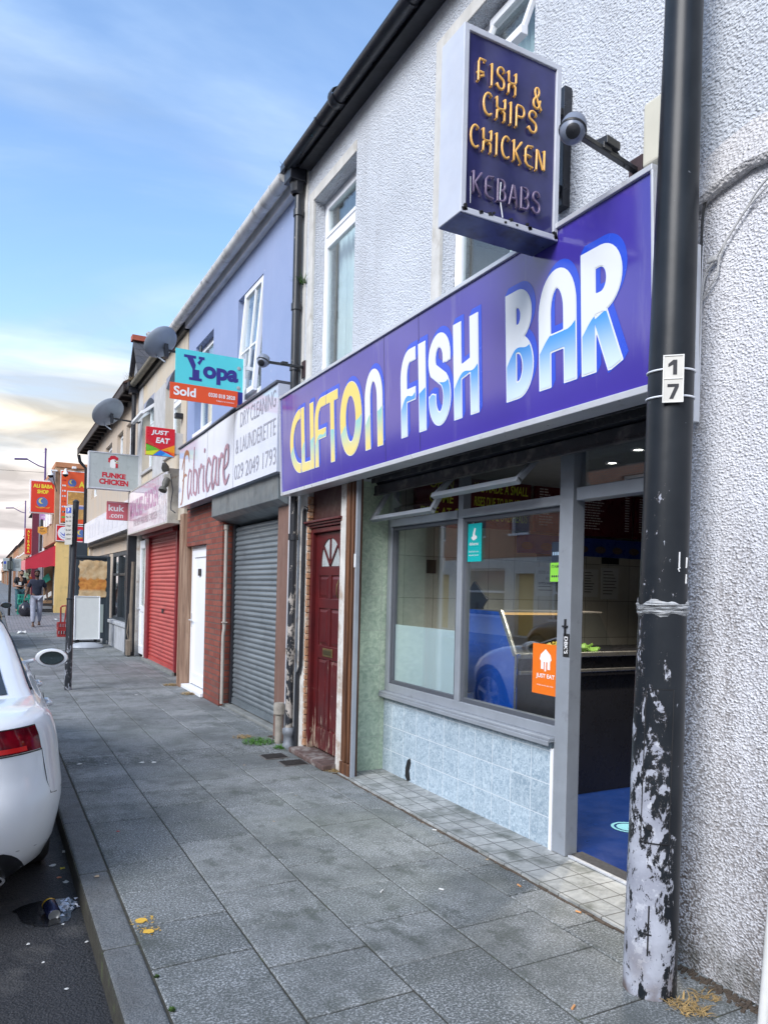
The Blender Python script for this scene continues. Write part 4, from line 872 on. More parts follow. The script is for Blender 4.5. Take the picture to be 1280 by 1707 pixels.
m = MB(); m.box(2.565, 2.615, 2.955, 3.045, 3.55, 4.17); m.box(2.42, 2.57, 2.97, 3.03, 3.62, 3.66); m.box(2.42, 2.57, 2.97, 3.03, 4.02, 4.06); m.build('wall_bracket', GUT, NB, bevel=.004)

# ================================================================ CCTV on arms
GREYC = mat('cctv_grey', (.20, .23, .30), .35, var=.2, scale=9)
def cctv(c, wall, lab, box=True, s=1.0, plate=(.08, .10)):
    t = thing('cctv_camera', lab, 'camera', wall); c = Vector(c); w = Vector(wall); d = (w-c).normalized()
    m = MB(); m.lathe(c, [(0.001, -.055*s), (.03*s, -.048*s), (.05*s, -.025*s), (.056*s, 0), (.054*s, .03*s), (.048*s, .05*s), (.02*s, .056*s), (.001, .056*s)], 22, axis=(.35, .15, .9)); m.build('dome_housing', GREYC, t, smooth=60)
    m = MB(); m.lathe(c, [(.057*s, -.006*s), (.06*s, 0), (.057*s, .006*s)], 22, axis=(.35, .15, .9)); m.lathe(c+Vector((-.5, -.6, -.5)).normalized()*.036*s, [(.03*s, 0), (.03*s, .014*s), (.02*s, .02*s), (.001, .022*s)], 16, axis=(-.5, -.6, -.5)); m.build('lens', BLACKP, t, smooth=50)
    m = MB(); m.bar(c+d*.05*s, w-Vector((.008, 0, 0)), .028, .022); m.bar(c+d*.2+Vector((0, 0, .01)), c+d*.26+Vector((0, 0, .01)), .04, .03); m.build('arm', BLACKP, t, bevel=.003)
    m = MB(); m.box(w.x-.012, w.x, w.y-plate[0]/2, w.y+plate[0]/2, w.z-plate[1], w.z+plate[1]*.6); m.build('wall_plate', mat('rusty_plate', (.07, .045, .05), .7, .3, var=.5, scale=20), t, bevel=.002)
    if box:
        m = MB(); e = c+d*.26+Vector((0, 0, .035)); m.bar(e-d*.05, e+d*.05, .06, .035); m.tube([e+d*.05, e+d*.09+Vector((0, 0, -.02)), e+d*.13+Vector((0, 0, -.05))], .006, 6); m.build('junction_box', BLACKP, t, bevel=.004)
    return t
cctv((2.13, 2.40, 3.50), (2.612, 2.50, 3.515), 'grey dome camera on a black wall arm right of the box sign', s=1.0)
cctv((2.17, 6.50, 3.60), (2.612, 6.60, 3.64), 'grey dome camera on a thin black arm beside the black downpipe', s=1.0, box=False)

# alarm box behind the pole
m = MB(); m.box(2.555, 2.618, 2.17, 2.42, 3.47, 3.76); o = m.build('alarm_box', mat('cream_plastic', (.62, .60, .50), .5, var=.1), label='cream alarm box on the wall, mostly hidden behind the black pole', cat='alarm box', bevel=.015, seg=3)
m = MB(); m.box(2.56, 2.616, 2.165, 2.19, 3.42, 3.465); m.build('junction_box', BLACKM, label='small black block on the wall just under the cream alarm box', cat='junction box')

# ================================================================ BIG BLACK POLE
PP = thing('lamp_post', 'thick black lamp post with peeling paint and a number seventeen plate, nearest on the right', 'lamp post', (2.33, 2.07, 0))
def prad(z): return np.interp(z, [0, 1.1, 1.5, 2.4, 3.8, 7], [.101, .096, .090, .087, .073, .06])
def pcx(z): return 2.335+.0165*z
m = MB(); zz = [0, .02]+[i*.25 for i in range(1, 31)]
m.tube([(pcx(z), 2.07, z) for z in zz], [float(prad(z)) for z in zz], 48)
def m_polepaint():
    n = NT('peeling_post'); x, y, z = n.xyz(); px = n.math('MULTIPLY', x, 1)
    zz_ = n.rng(z, .35, 1.9, 0, 1); thr = n.math('ADD', n.rng(z, .10, .95, .425, .522), n.rng(z, .95, 2.0, 0, .085))
    side = n.rng(n.math('SUBTRACT', n.math('MULTIPLY', x, 1.0), n.math('MULTIPLY', y, .5)), .0, .085, 0, .13)   # the kerb side has worn barer
    thr = n.math('ADD', thr, n.math('MULTIPLY', side, 1.0)); thr = n.math('ADD', thr, n.rng(z, 2.1, 2.5, 0, .3))
    a = n.noise(15, 10, .72, sc3=(1, 1, .55), dist=.5); b_ = n.noise(38, 8, .72, sc3=(1, 1, .6)); a = n.math('ADD', n.math('MULTIPLY', a, .72), n.math('MULTIPLY', b_, .28))
    mk = n.rng(n.math('SUBTRACT', a, thr), -.004, .006)
    u = n.mix(n.rng(n.noise(5, 6, .6), .35, .65), (.42, .44, .50), (.25, .26, .31)); u = n.mix(n.math('MULTIPLY', n.rng(n.noise(18, 6, .7), .55, .62), .5), u, (.62, .64, .68)); u = n.mix(n.rng(n.noise(55, 5, .7), .64, .67), u, (.03, .03, .035))
    u = n.mix(n.math('MULTIPLY', n.rng(z, .22, .0), n.rng(n.noise(9, 5), .4, .6)), u, (.13, .10, .09))
    bl = n.mix(n.math('MULTIPLY', n.rng(n.noise(4, 5), .4, .65), .5), (.010, .013, .017), (.026, .030, .036)); bl = n.mix(n.rng(n.noise(40, 6, .7, sc3=(1, 1, .3)), .70, .715), bl, (.30, .32, .36))
    c = n.mix(mk, bl, u); c = n.mix(n.math('MULTIPLY', n.math('MULTIPLY', n.rng(n.math('SUBTRACT', a, thr), -.02, -.004), n.math('SUBTRACT', 1, mk)), .5), c, (.10, .085, .075)); n.bump(n.math('SUBTRACT', 1, mk), 1, .0018); n.bump(n.noise(6, 3), .4, .004); n.put(n.b.inputs['Specular IOR Level'], .28); return n.fin(c, n.mix(mk, (.36,)*3, (.5,)*3))
m.build('column', m_polepaint(), PP, smooth=35)
# access door: raised curved plate on the road side
m = MB(); a0, a1 = 192, 252; k = 12; P = []
for r_add in (.0045,):
    for zz_ in (.60, 1.19):
        for i in range(k+1):
            t = R(lerp(a0, a1, i/k)); rr_ = float(prad(zz_))+r_add; P.append((pcx(zz_)+math.cos(t)*rr_, 2.07+math.sin(t)*rr_, zz_))
m.add(P, [(i, i+1, k+2+i, k+1+i) for i in range(k)])
for i in (0, k):
    for zz_ in (.60,): pass
Q = []
for zz_ in (.60, 1.19):
    for i in range(k+1): t = R(lerp(a0, a1, i/k)); rr_ = float(prad(zz_))-.002; Q.append((pcx(zz_)+math.cos(t)*rr_, 2.07+math.sin(t)*rr_, zz_))
m.add(P[:k+1]+Q[:k+1], [(i, i+1, k+2+i, k+1+i) for i in range(k)]); m.add(P[k+1:]+Q[k+1:], [(i, i+1, k+2+i, k+1+i) for i in range(k)]); m.add([P[0], P[k+1], Q[k+1], Q[0]], [(0, 1, 2, 3)]); m.add([P[k], P[-1], Q[-1], Q[k]], [(0, 1, 2, 3)])
acc = m.build('access_door', bpy.data.materials['peeling_post'], PP, smooth=35)
def onpole(ang, z, add=0): t = R(ang); r_ = float(prad(z))+add; return Vector((pcx(z)+math.cos(t)*r_, 2.07+math.sin(t)*r_, z))
def edge_line(pts, r=.0022): mm = MB(); mm.tube(pts, r, 5); return mm
mm = MB()
mm.tube([onpole(a0, z, .004) for z in np.linspace(.6, 1.19, 8)], .0022, 5); mm.tube([onpole(a1, z, .004) for z in np.linspace(.6, 1.19, 8)], .0022, 5); mm.tube([onpole(a, 1.19, .004) for a in np.linspace(a0, a1, 10)], .0022, 5); mm.tube([onpole(a, .60, .004) for a in np.linspace(a0, a1, 10)], .003, 5); mm.build('door_gap', BLACKM, acc)
mm = MB(); q = onpole(210, .66, .006); mm.lathe(q, [(.012, 0), (.010, .004), (.001, .004)], 12, axis=(math.cos(R(210)), math.sin(R(210)), 0)); mm.build('door_lock', BLACKM, acc)
mm = MB()   # lock slot near the bottom
mm.tube([onpole(215, .36, .002), onpole(215, .17, .002)], .003, 5); mm.tube([onpole(207, .25, .002), onpole(222, .25, .002)], .003, 5); mm.build('seam_marks', BLACKM, PP)
for z, nm in ((2.33, 0), (2.435, 0)):
    mm = MB(); mm.tube([onpole(a, z+.006*math.sin(R(a+40)), .003) for a in range(0, 360, 10)], .004, 6, closed=True); mm.build('plate_strap', UPVC, PP, smooth=True)
# number plate facing the road end
ang = 226; cp = onpole(ang, 2.385, .012); nrm = Vector((math.cos(R(ang)), math.sin(R(ang)), 0)); rgt = Vector((0, 0, 1)).cross(nrm); fr = Fr(cp, rgt, (0, 0, 1))
NPL = thing('number_plate', 'cream plate with black numerals one and seven strapped to the big pole', 'number plate', tuple(cp))
mm = MB(); mm.obox(cp, fr.r*.038, Vector((0, 0, .0915)), nrm*.004); mm.build('backing', mat('plate_cream', (.62, .60, .55), .45, var=.15, scale=12), NPL, bevel=.002)
mm = MB()
for (a, b, c, d) in [tuple(.732*q for q in r_) for r_ in ((-.052, .052, .119, .125), (-.052, .052, -.125, -.119), (-.052, -.046, -.119, .119), (.046, .052, -.119, .119), (-.046, .046, -.002, .002))]: mm.prism([fr.p(a, c, .004), fr.p(b, c, .004), fr.p(b, d, .004), fr.p(a, d, .004)], fr.n*.003)
mm.build('rim', mat('plate_rim', (.75, .74, .70), .4), NPL)
mm = MB(); rect(mm, fr, -.0015, .013, .015, .072, .0052); poly(mm, fr, [(-.0015, .072), (-.019, .057), (-.019, .045), (-.0015, .054)], .0052); mm.build('numeral_one', INK, NPL)
mm = MB(); poly(mm, fr, [(-.0205, -.0205), (.0205, -.0205), (.0205, -.032), (.0015, -.0775), (-.013, -.0775), (.006, -.032), (-.0205, -.032)], .0052); mm.build('numeral_seven', INK, NPL)
# wrinkled clear tape
def m_tape():
    n = NT('clear_tape'); n.t.nodes.remove(n.b); tr = n.n('ShaderNodeBsdfTransparent'); pb = n.n('ShaderNodeBsdfPrincipled'); pb.inputs['Base Color'].default_value = (.7, .72, .74, 1); pb.inputs['Roughness'].default_value = .18
    w = n.noise(1, 6, .7, sc3=(5, 5, 90), dist=1.2); mx_ = n.n('ShaderNodeMixShader'); n.l(n.rng(w, .44, .62, .10, .8), mx_.inputs[0]); n.l(tr.outputs[0], mx_.inputs[1]); n.l(pb.outputs[0], mx_.inputs[2])
    b = n.n('ShaderNodeBump'); n.l(w, b.inputs['Height']); b.inputs['Distance'].default_value = .004; n.l(b.outputs[0], pb.inputs['Normal']); n.l(mx_.outputs[0], n.o.inputs[0]); return n.m
mm = MB(); rr = random.Random(4); k = 48
zt = [(1.475+.006*math.sin(i*.8)+rr.uniform(-.003, .003)) for i in range(k)]
ring = []
for j, (f, ad) in enumerate(((0, .003), (.2, .008), (.4, .004), (.6, .010), (.8, .005), (1, .003))):
    for i in range(k): z = zt[i]+f*(.052+.01*math.sin(i*.5)); ring.append(onpole(i*360/k, z, ad+rr.uniform(-.002, .003)))
mm.add(ring, [(j*k+i, j*k+(i+1) % k, (j+1)*k+(i+1) % k, (j+1)*k+i) for j in range(5) for i in range(k)])
mm.build('tape_wrap', m_tape(), smooth=True, label='band of wrinkled clear tape wound round the peeling black pole', cat='tape')
# scribbles on the post
mm = MB()
def scr(pts):
    mm.tube([onpole(a, z, .001) for a, z in pts], .0028, 4)
scr([(258, 1.72), (258, 1.66)]); scr([(261, 1.66), (255, 1.655), (259, 1.645)]); scr([(283, 1.66), (284, 1.70), (286, 1.665), (287, 1.70)]); scr([(283, 1.60), (285, 1.635), (287, 1.62), (284, 1.615), (287, 1.60), (283, 1.60)])
mm.build('white_scribble', WHT, PP)

# ---- cables and pipe on the wall right of the pole
CABW = mat('painted_cable', (.55, .55, .55), .5, var=.3, scale=20); CABB = mat('black_cable', (.03, .03, .032), .5)
def cable(pts, r, mm, lab, name='cable', n=6):
    P = [Vector(p) for p in pts]; out_ = []
    for i in range(len(P)-1):
        p0, p1, p2, p3 = P[max(i-1, 0)], P[i], P[i+1], P[min(i+2, len(P)-1)]
        for k in range(6):
            t = k/6; out_.append(.5*((2*p1)+(-p0+p2)*t+(2*p0-5*p1+4*p2-p3)*t*t+(-p0+3*p1-3*p2+p3)*t**3))
    out_.append(P[-1]); b = MB(); b.tube(out_, r, n); return b.build(name, mm, smooth=True, label=lab, cat='cable')
cable([(2.60, .9, 3.36), (2.595, 1.5, 3.33), (2.59, 1.83, 3.285), (2.59, 1.98, 3.25), (2.60, 2.06, 3.27), (2.60, 2.115, 3.18), (2.60, 2.125, 3.0), (2.60, 2.13, 2.6)], .006, CABB, 'black cable curving along the lip of the upper render and down behind the pole')
cable([(2.60, .9, 3.40), (2.60, 1.60, 3.24), (2.60, 1.83, 3.16), (2.60, 1.93, 3.07), (2.60, 2.06, 2.93), (2.60, 2.11, 2.86), (2.60, 2.125, 2.6), (2.60, 2.13, 2.35), (2.60, 2.16, 2.25)], .005, CABW, 'pale cable sloping down the pebbledash to the right edge of the pole')
cable([(2.60, .9, 3.32), (2.60, 1.60, 3.20), (2.60, 1.85, 3.12), (2.60, 1.98, 3.02), (2.60, 2.035, 2.93), (2.60, 2.045, 2.87), (2.60, 2.09, 2.82), (2.60, 2.12, 2.78)], .004, CABW, 'thinner pale cable hanging in a loop right of the pole')
m = MB(); m.box(2.59, 2.605, 2.045, 2.09, 2.925, 2.95); m.build('cable_joint', CABW, label='small pale cable joint box on the pebbledash', cat='junction box', bevel=.006)
m = MB(); m.box(2.575, 2.612, 2.122, 2.15, 2.28, 3.02); m.build('cable_trunking', UPVC, label='white plastic cable trunking up the wall beside the pole', cat='trunking', bevel=.003)
m = MB(); m.tube([(2.505, 1.70, 0.0), (2.52, 1.668, .66)], .020, 14); o = m.build('stub_pipe', m_peel('white_pipe_paint', (.66, .66, .64), (.30, .22, .18), 18, 0, 1, .60, .75), smooth=40, label='short white pipe standing at the foot of the wall, bottom right corner', cat='pipe')
m = MB(); m.lathe((2.5187, 1.671, .60), [(.024, 0), (.027, .005), (.027, .06), (.024, .065)], 14); m.build('collar', mat('rust_red', (.20, .07, .04), .7, var=.5, scale=30), o)
# ================================================================ LAUNDRETTE (lavender)
def m_lav():
    n = NT('lavender_render'); c = n.mix(n.rng(n.noise(1.2, 5, .6), .35, .7), (.25, .32, .51), (.285, .35, .54)); c = n.mix(n.math('MULTIPLY', n.rng(n.noise(1, 6, .6, sc3=(8, 8, .8)), .55, .8), .35), c, (.22, .24, .42))
    c = n.mix(n.math('MULTIPLY', n.rng(n.noise(9, 7, .7), .66, .69), .8), c, (.55, .55, .62)); n.bump(n.noise(60, 3), .5, .002); return n.fin(c, .8)
B2 = thing('laundrette_building', 'lavender painted terrace building with a grey roller shutter', 'building', (2.62, 9.1, 0))
a, b = 6.80, 11.40
m = MB(); m.wallx(2.63, 2.88, a, b, 2.7, 5.62, [(7.93, 8.86, 3.75, 5.03), (9.98, 10.95, 3.75, 5.03)]); m.build('wall', m_lav(), B2)
GREYR = mat('reveal_grey', (.30, .32, .40), .8, var=.2)
m = MB(); m.box(9.0, 9.2, a, b, 0, 5.6); m.box(2.88, 9, b-.08, b, 2.7, 5.6); m.build('rear_wall', SMOOTHW, B2)
m = MB()
for (p, q) in ((7.93, 8.86), (9.98, 10.95)): m.box(2.60, 2.76, p+.002, q-.002, 3.69, 3.75)
m.build('window_sill', UPVC, B2, bevel=.006)
upvc_window(B2, 2.72, 7.932, 8.858, 3.752, 5.028, tz=None, curtain='half')
upvc_window(B2, 2.72, 9.982, 10.948, 3.752, 5.028, tz=4.65)
# the nearer window stands ajar: a sash pushed out at the foot
o = None; m = MB(); T_, Bt = (2.665, 5.0), (2.57, 3.76)
for yy in (7.99, 8.62): m.bar((T_[0], yy, T_[1]), (Bt[0], yy, Bt[1]), .055, .05, (1, 0, 0))
m.bar((Bt[0], 7.965, Bt[1]), (Bt[0], 8.645, Bt[1]), .05, .06); m.bar((T_[0], 7.965, T_[1]), (T_[0], 8.645, T_[1]), .05, .06); m.bar((2.612, 7.99, 4.30), (2.612, 8.62, 4.30), .02, .025); m.bar((2.66, 8.26, 5.0), (2.57, 8.26, 3.8), .02, .025, (1, 0, 0))
o = m.build('open_sash', UPVC, B2, bevel=.004); m = MB(); m.quad((T_[0], 8.0, T_[1]), (T_[0], 8.61, T_[1]), (Bt[0], 8.61, Bt[1]), (Bt[0], 8.0, Bt[1])); m.build('pane', GLS, o)
room_box(B2, 2.885, 5.0, 7.3, 11.2, 3.5, 5.2)
TAUPE = mat('taupe_gutter', (.72, .72, .72), .45, var=.3, scale=6, dirt=(7, .55, .5), dcol=(.15, .14, .13))
m = MB(); m.box(2.56, 2.64, a, b, 5.44, 5.62); m.build('eaves_board', mat('white_fascia_board', (.78, .78, .80), .5, var=.2), B2, bevel=.004)
gutter(B2, 2.47, a+.05, 12.2, 5.55, .074, TAUPE, 10)
m = MB(); m.lathe((2.48, 7.9, 5.55), [(.064, -.03), (.072, -.03), (.072, .03), (.064, .03)], 16, (0, 1, 0)); m.build('gutter_joint', TAUPE, B2, smooth=40)
roof(B2, 2.62, a, b, 5.64)
BRK = m_brick('red_brick', (.20, .045, .030), (.30, .085, .055), (.11, .09, .08), .225, .075, .008)
m = MB(); m.box(2.64, 2.90, 9.36, 10.14, 0, 2.66); m.box(2.64, 2.90, 10.14, 11.28, 2.12, 2.66); m.build('brick_pier', BRK, B2)
STL = mat('galvanised_steel', (.25, .29, .31), .42, .7, var=.35, scale=4, streak=.3, dcol=(.10, .11, .12), dirt=(6, .55, .4))
m = MB(); m.prism([(2.52, 6.99, 2.68), (2.90, 6.99, 2.68), (2.90, 6.99, 2.30), (2.60, 6.99, 2.38), (2.52, 6.99, 2.42)], (0, 2.47, 0)); m.build('shutter_box', STL, B2, bevel=.006)
def roller(root, x, y0, y1, z0, z1, mm, pitch=.062, name='roller_shutter', dep=.014):
    g = MB(); n = int((z1-z0)/pitch); prof = []
    for k in range(n):
        zz = z0+k*pitch
        for t, dx in ((0, .0), (.10, .0), (.16, -.35), (.32, -.85), (.50, -1.0), (.70, -.80), (.88, -.30), (.96, .0)): prof.append((x+dx*dep, zz+t*pitch))
    prof.append((x, z0+n*pitch)); N = len(prof)
    g.add([(p, y0, q) for p, q in prof]+[(p, y1, q) for p, q in prof], [(i, i+1, N+i+1, N+i) for i in range(N-1)]); o = g.build(name, mm, root, smooth=50)
    g = MB(); g.box(x-.018, x+.012, y0, y1, z0-.07, z0); g.box(x-.026, x-.018, y0, y1, z0-.07, z0-.06); g.build('bottom_bar', mm, o, bevel=.003); return o
def m_shut(name, c1, c2, rough, metal):
    n = NT(name); x, y, z = n.xyz(); c = n.mix(n.rng(n.noise(1, 5, .6, sc3=(1, .9, 7)), .35, .7), c1, c2); c = n.mix(n.math('MULTIPLY', n.rng(n.noise(3, 6, .65), .52, .7), .4), c, tuple(q*.4 for q in c1)); c = n.mix(n.rng(n.noise(26, 6, .75), .71, .72), c, tuple(min(1, q*2+.1) for q in c2)); n.bump(n.noise(2.0, 2), .5, .02); return n.fin(c, rough, metal)
roller(B2, 2.80, 7.33, 9.26, .12, 2.34, m_shut('grey_shutter', (.17, .20, .22), (.245, .28, .30), .38, .45))
for p, q in ((9.255, 9.33), (7.30, 7.335)): m = MB(); m.box(2.76, 2.84, p, q, 0, 2.38); m.build('shutter_guide', BLACKP, B2, bevel=.003)
m = MB(); m.box(2.70, 2.95, 7.3, 9.36, 0, .035); m.build('shutter_threshold', mat('worn_concrete', (.22, .23, .22), .85, var=.4, scale=6, bump=.004), B2, bevel=.006)
m = MB(); m.box(2.64, 2.75, 6.97, 7.30, 0, 2.40); m.build('brown_pilaster', mat('dusty_brown', (.22, .125, .095), .55, .2, var=.25, scale=4, streak=.3, dcol=(.32, .25, .22)), B2, bevel=.004)
m = MB(); m.box(2.63, 2.70, 6.94, 6.968, 0, 2.62); m.build('pilaster_edge', ALUW, B2, bevel=.002)
m = MB(); m.tube([(2.67, 9.285+.0, 2.30), (2.67, 9.285, 1.0), (2.66, 9.29, .9), (2.66, 9.29, .04)], .022, 10); m.lathe((2.67, 9.285, 2.26), [(.024, 0), (.032, 0), (.032, .06), (.024, .06)], 12); m.box(2.64, 2.70, 9.25, 9.32, 1.07, 1.085); m.build('rain_pipe', mat('cream_pipe', (.42, .38, .34), .5, var=.3, streak=.3), B2, smooth=40)
# white upvc door
def upvc_door(root, x, y0, y1, z0, z1, glassp=False, slot=True):
    f = MB(); f.box(x, x+.07, y0, y0+.06, z0, z1); f.box(x, x+.07, y1-.06, y1, z0, z1); f.box(x, x+.07, y0+.06, y1-.06, z1-.06, z1); o = f.build('door_frame', UPVC, root, bevel=.006)
    d = MB(); a0, b0, c0, d0 = y0+.063, y1-.063, z0+.02, z1-.063; st = .11
    d.box(x-.01, x+.04, a0, a0+st, c0, d0); d.box(x-.01, x+.04, b0-st, b0, c0, d0); d.box(x-.01, x+.04, a0+st, b0-st, d0-st, d0); d.box(x-.01, x+.04, a0+st, b0-st, c0, c0+.17)
    if glassp: d.box(x-.01, x+.04, a0+st, b0-st, .95, 1.08)
    D = d.build('door', UPVC, root, bevel=.007)
    g = MB()
    if glassp: g.box(x+.012, x+.02, a0+st, b0-st, 1.08, d0-st); g.build('pane', glass('door_glass', (.7, .8, .75), 1.2, .05, .35), D); g = MB(); g.box(x+.008, x+.02, a0+st, b0-st, c0+.17, .95); g.build('door_panel', UPVC, D)
    else:
        g.box(x+.008, x+.02, a0+st, b0-st, c0+.17, d0-st); g.build('door_panel', UPVC, D)
    g = MB(); g.tube([(x-.012, b0-.05, 1.02), (x-.05, b0-.05, 1.02), (x-.05, b0-.16, 1.02)], .010, 8); g.box(x-.018, x-.01, b0-.07, b0-.03, .92, 1.12); g.build('handle', ALUW, D, smooth=40)
    if slot: g = MB(); g.box(x-.014, x+.0, (a0+b0)/2+.0, (a0+b0)/2+.12, 1.68, 1.78); g.build('number_tile', BLACKP, D)
    return o
upvc_door(B2, 2.72, 10.16, 11.26, .06, 2.12)
m = MB(); m.box(2.60, 2.80, 10.15, 11.28, 0, .055); m.build('door_step', UPVC, B2, bevel=.008)
TANW = m_wood('weathered_wood', (.20, .11, .07), (.40, .27, .19), .75, (16, 16, .8))
m = MB(); m.box(2.58, 2.72, 11.285, 11.50, 0, 2.62); m.box(2.572, 2.58, 11.31, 11.36, 0, 2.6); m.box(2.572, 2.58, 11.40, 11.47, 0, 2.6); m.build('timber_pilaster', TANW, B2, bevel=.006)
m = MB(); m.box(2.66, 2.9, 6.785, 6.985, 0, 2.62); m.build('party_pier', RW, B2)
m = MB(); m.box(3.2, 3.3, a, b, 0, 2.7); m.build('inner_wall', DARKROOM, B2)
m = MB(); m.box(2.66, 3.2, a, b, 2.66, 2.70); m.build('soffit', BLACKM, B2)
# laundrette fascia
def m_fab():
    n = NT('pale_gloss_panel'); c = n.mix(n.rng(n.noise(1.5, 5), .35, .7), (.60, .64, .74), (.52, .56, .68)); c = n.mix(n.math('MULTIPLY', n.rng(n.noise(1, 6, .6, sc3=(1, 6, 1)), .6, .75), .3), c, (.38, .38, .42)); return n.fin(c, .10)
S2 = thing('laundrette_sign', 'pale glossy fascia sign for a dry cleaning shop with faded script lettering', 'sign', (2.45, 8.93, 2.67))
m = MB(); m.box(2.452, 2.62, 6.86, 11.06, 2.67, 3.53); m.build('panel', m_fab(), S2)
m = MB(); m.box(2.43, 2.63, 6.86, 8.2, 3.535, 3.56); m.bar((2.53, 8.15, 3.575), (2.53, 9.6, 3.545), .2, .022); m.box(2.43, 2.63, 9.55, 11.08, 3.532, 3.555); m.build('capping', mat('lead_capping', (.14, .15, .18), .5, .4, var=.4, scale=12, bump=.004, bscale=20), S2, bevel=.003)
for y_ in (9.48, 8.31): m = MB(); m.box(2.4505, 2.452, y_, y_+.0035, 2.67, 3.53); m.build('panel_joint', BLACKM, S2)
fr = FX(2.452, 0, 0); PUR = mat('faded_purple', (.26, .12, .22), .3, var=.3, scale=3); MARN = mat('faded_maroon', (.36, .17, .25), .3, var=.3, scale=3); GRYL = mat('faded_grey_lettering', (.27, .28, .34), .35, var=.2, scale=3); ORC = mat('faded_rust', (.34, .13, .07), .3)
# brush script word drawn from strokes of uneven width
def brush(fr, strokes, m_, parent, name='script_lettering', c=.002):
    mb = MB()
    for pts in strokes:
        n = len(pts); fine = []
        P = [Vector((p[0], p[1], p[2])) for p in pts]
        for i in range(n-1):
            p0, p1, p2, p3 = P[max(i-1, 0)], P[i], P[i+1], P[min(i+2, n-1)]
            for k in range(8):
                t = k/8; fine.append(.5*((2*p1)+(-p0+p2)*t+(2*p0-5*p1+4*p2-p3)*t*t+(-p0+3*p1-3*p2+p3)*t**3))
        fine.append(P[-1]); L = []; Rr = []
        for i, p in enumerate(fine):
            d = fine[min(i+1, len(fine)-1)]-fine[max(i-1, 0)]; d2 = Vector((d.x, d.y)).normalized(); nn = Vector((-d2.y, d2.x)); w = abs(p.z); L.append(fr.p(p.x+nn.x*w, p.y+nn.y*w, c)); Rr.append(fr.p(p.x-nn.x*w, p.y-nn.y*w, c))
        k = len(L); mb.add(L+Rr, [(i, i+1, k+i+1, k+i) for i in range(k-1)]); c += .0004
    return mb.build(name, m_, parent)
ox = -10.74
def sx(pts, dx): return [(ox+.865*(dx+p[0]), 2.76+1.08*p[1], p[2]) for p in pts]
brush(fr, [sx([(-.22, -.05, .01), (-.10, .0, .03), (-.02, .30, .035), (.02, .58, .02)], 0), sx([(-.16, .42, .015), (.05, .60, .035), (.28, .58, .03), (.34, .46, .012)], 0), sx([(-.1, .26, .012), (.08, .32, .022), (.2, .30, .01)], 0)], ORC, S2)
scr_ = []
def a_(dx): return [sx([(.24, .33, .012), (.10, .34, .03), (.02, .14, .035), (.10, .0, .03), (.22, .14, .02), (.26, .34, .025)], dx), sx([(.26, .32, .03), (.24, .08, .03), (.34, .01, .012)], dx)]
scr_ += a_(.25)
scr_ += [sx([(.05, .62, .02), (.03, .3, .035), (.04, .03, .03)], .62), sx([(.05, .05, .02), (.22, .02, .03), (.26, .22, .035), (.12, .32, .02), (.04, .24, .012)], .62)]
scr_ += [sx([(.0, .32, .02), (.02, .0, .03)], .98), sx([(.02, .18, .015), (.12, .33, .03), (.22, .30, .02)], .98)]
scr_ += [sx([(.04, .32, .025), (.03, .06, .03), (.10, .0, .012)], 1.24), sx([(.06, .47, .03), (.08, .52, .03)], 1.24)]
scr_ += [sx([(.28, .28, .02), (.14, .36, .03), (.02, .16, .035), (.12, .0, .03), (.28, .08, .012)], 1.40)]
scr_ += a_(1.72)
scr_ += [sx([(.0, .32, .02), (.02, .0, .03)], 2.10), sx([(.02, .18, .015), (.12, .33, .03), (.22, .30, .02)], 2.10)]
scr_ += [sx([(.04, .16, .015), (.22, .22, .025), (.22, .38, .03), (.08, .36, .03), (.02, .14, .035), (.12, .0, .03), (.30, .08, .012)], 2.34)]
brush(fr, scr_, MARN, S2)
text('DRY CLEANING', fr, -7.50, 3.40, .17, GRYL, 'lettering', S2, width=1.16, bold=.0, c=.002); text('& LAUNDERETTE', fr, -7.57, 3.12, .17, GRYL, 'lettering', S2, width=1.32, bold=.0, c=.002); text('029 2049 1793', fr, -7.57, 2.83, .17, GRYL, 'lettering', S2, width=1.38, bold=.0, c=.002)

# ================================================================ BEIGE BUILDING WITH RED SHUTTER
def m_cream(name, c1, c2):
    n = NT(name); c = n.mix(n.rng(n.noise(1.1, 5, .6), .35, .68), c1, c2); c = n.mix(n.math('MULTIPLY', n.rng(n.noise(1, 7, .65, sc3=(5, 5, .6)), .52, .75), .55), c, (.30, .28, .26)); n.bump(n.noise(50, 4), .6, .004); return n.fin(c, .88)
CRE = m_cream('cream_render', (.55, .46, .33), (.50, .46, .40)); GWH = mat('grey_white_panel', (.52, .52, .52), .8, var=.3, scale=4, streak=.45, dcol=(.30, .29, .29))
B3 = thing('cream_building', 'cream rendered terrace building with arched windows above a red roller shutter', 'building', (2.62, 13.5, 0))
a, b = 11.42, 15.60
ops = [(11.80, 12.95, 3.70, 5.05), (13.95, 15.05, 3.70, 5.05)]
m = MB(); m.wallx(2.62, 2.88, a, b, 2.55, 5.6, ops); m.build('wall', CRE, B3)
for (p, q, z0, z1) in ops:
    m = MB(); n_ = 10
    for k in range(n_):   # arched heads
        t0, t1 = k/n_, (k+1)/n_; y0, y1 = lerp(p, q, t0), lerp(p, q, t1); h0 = .17*(1-math.sin(math.pi*t0)); h1 = .17*(1-math.sin(math.pi*t1))
        m.add([(2.621, y0, z1+.002), (2.621, y1, z1+.002), (2.621, y1, z1-h1), (2.621, y0, z1-h0), (2.86, y0, z1+.002), (2.86, y1, z1+.002), (2.86, y1, z1-h1), (2.86, y0, z1-h0)], [(0, 1, 2, 3), (7, 6, 5, 4), (3, 2, 6, 7)])
    m.build('arch_head', GREYR, B3)
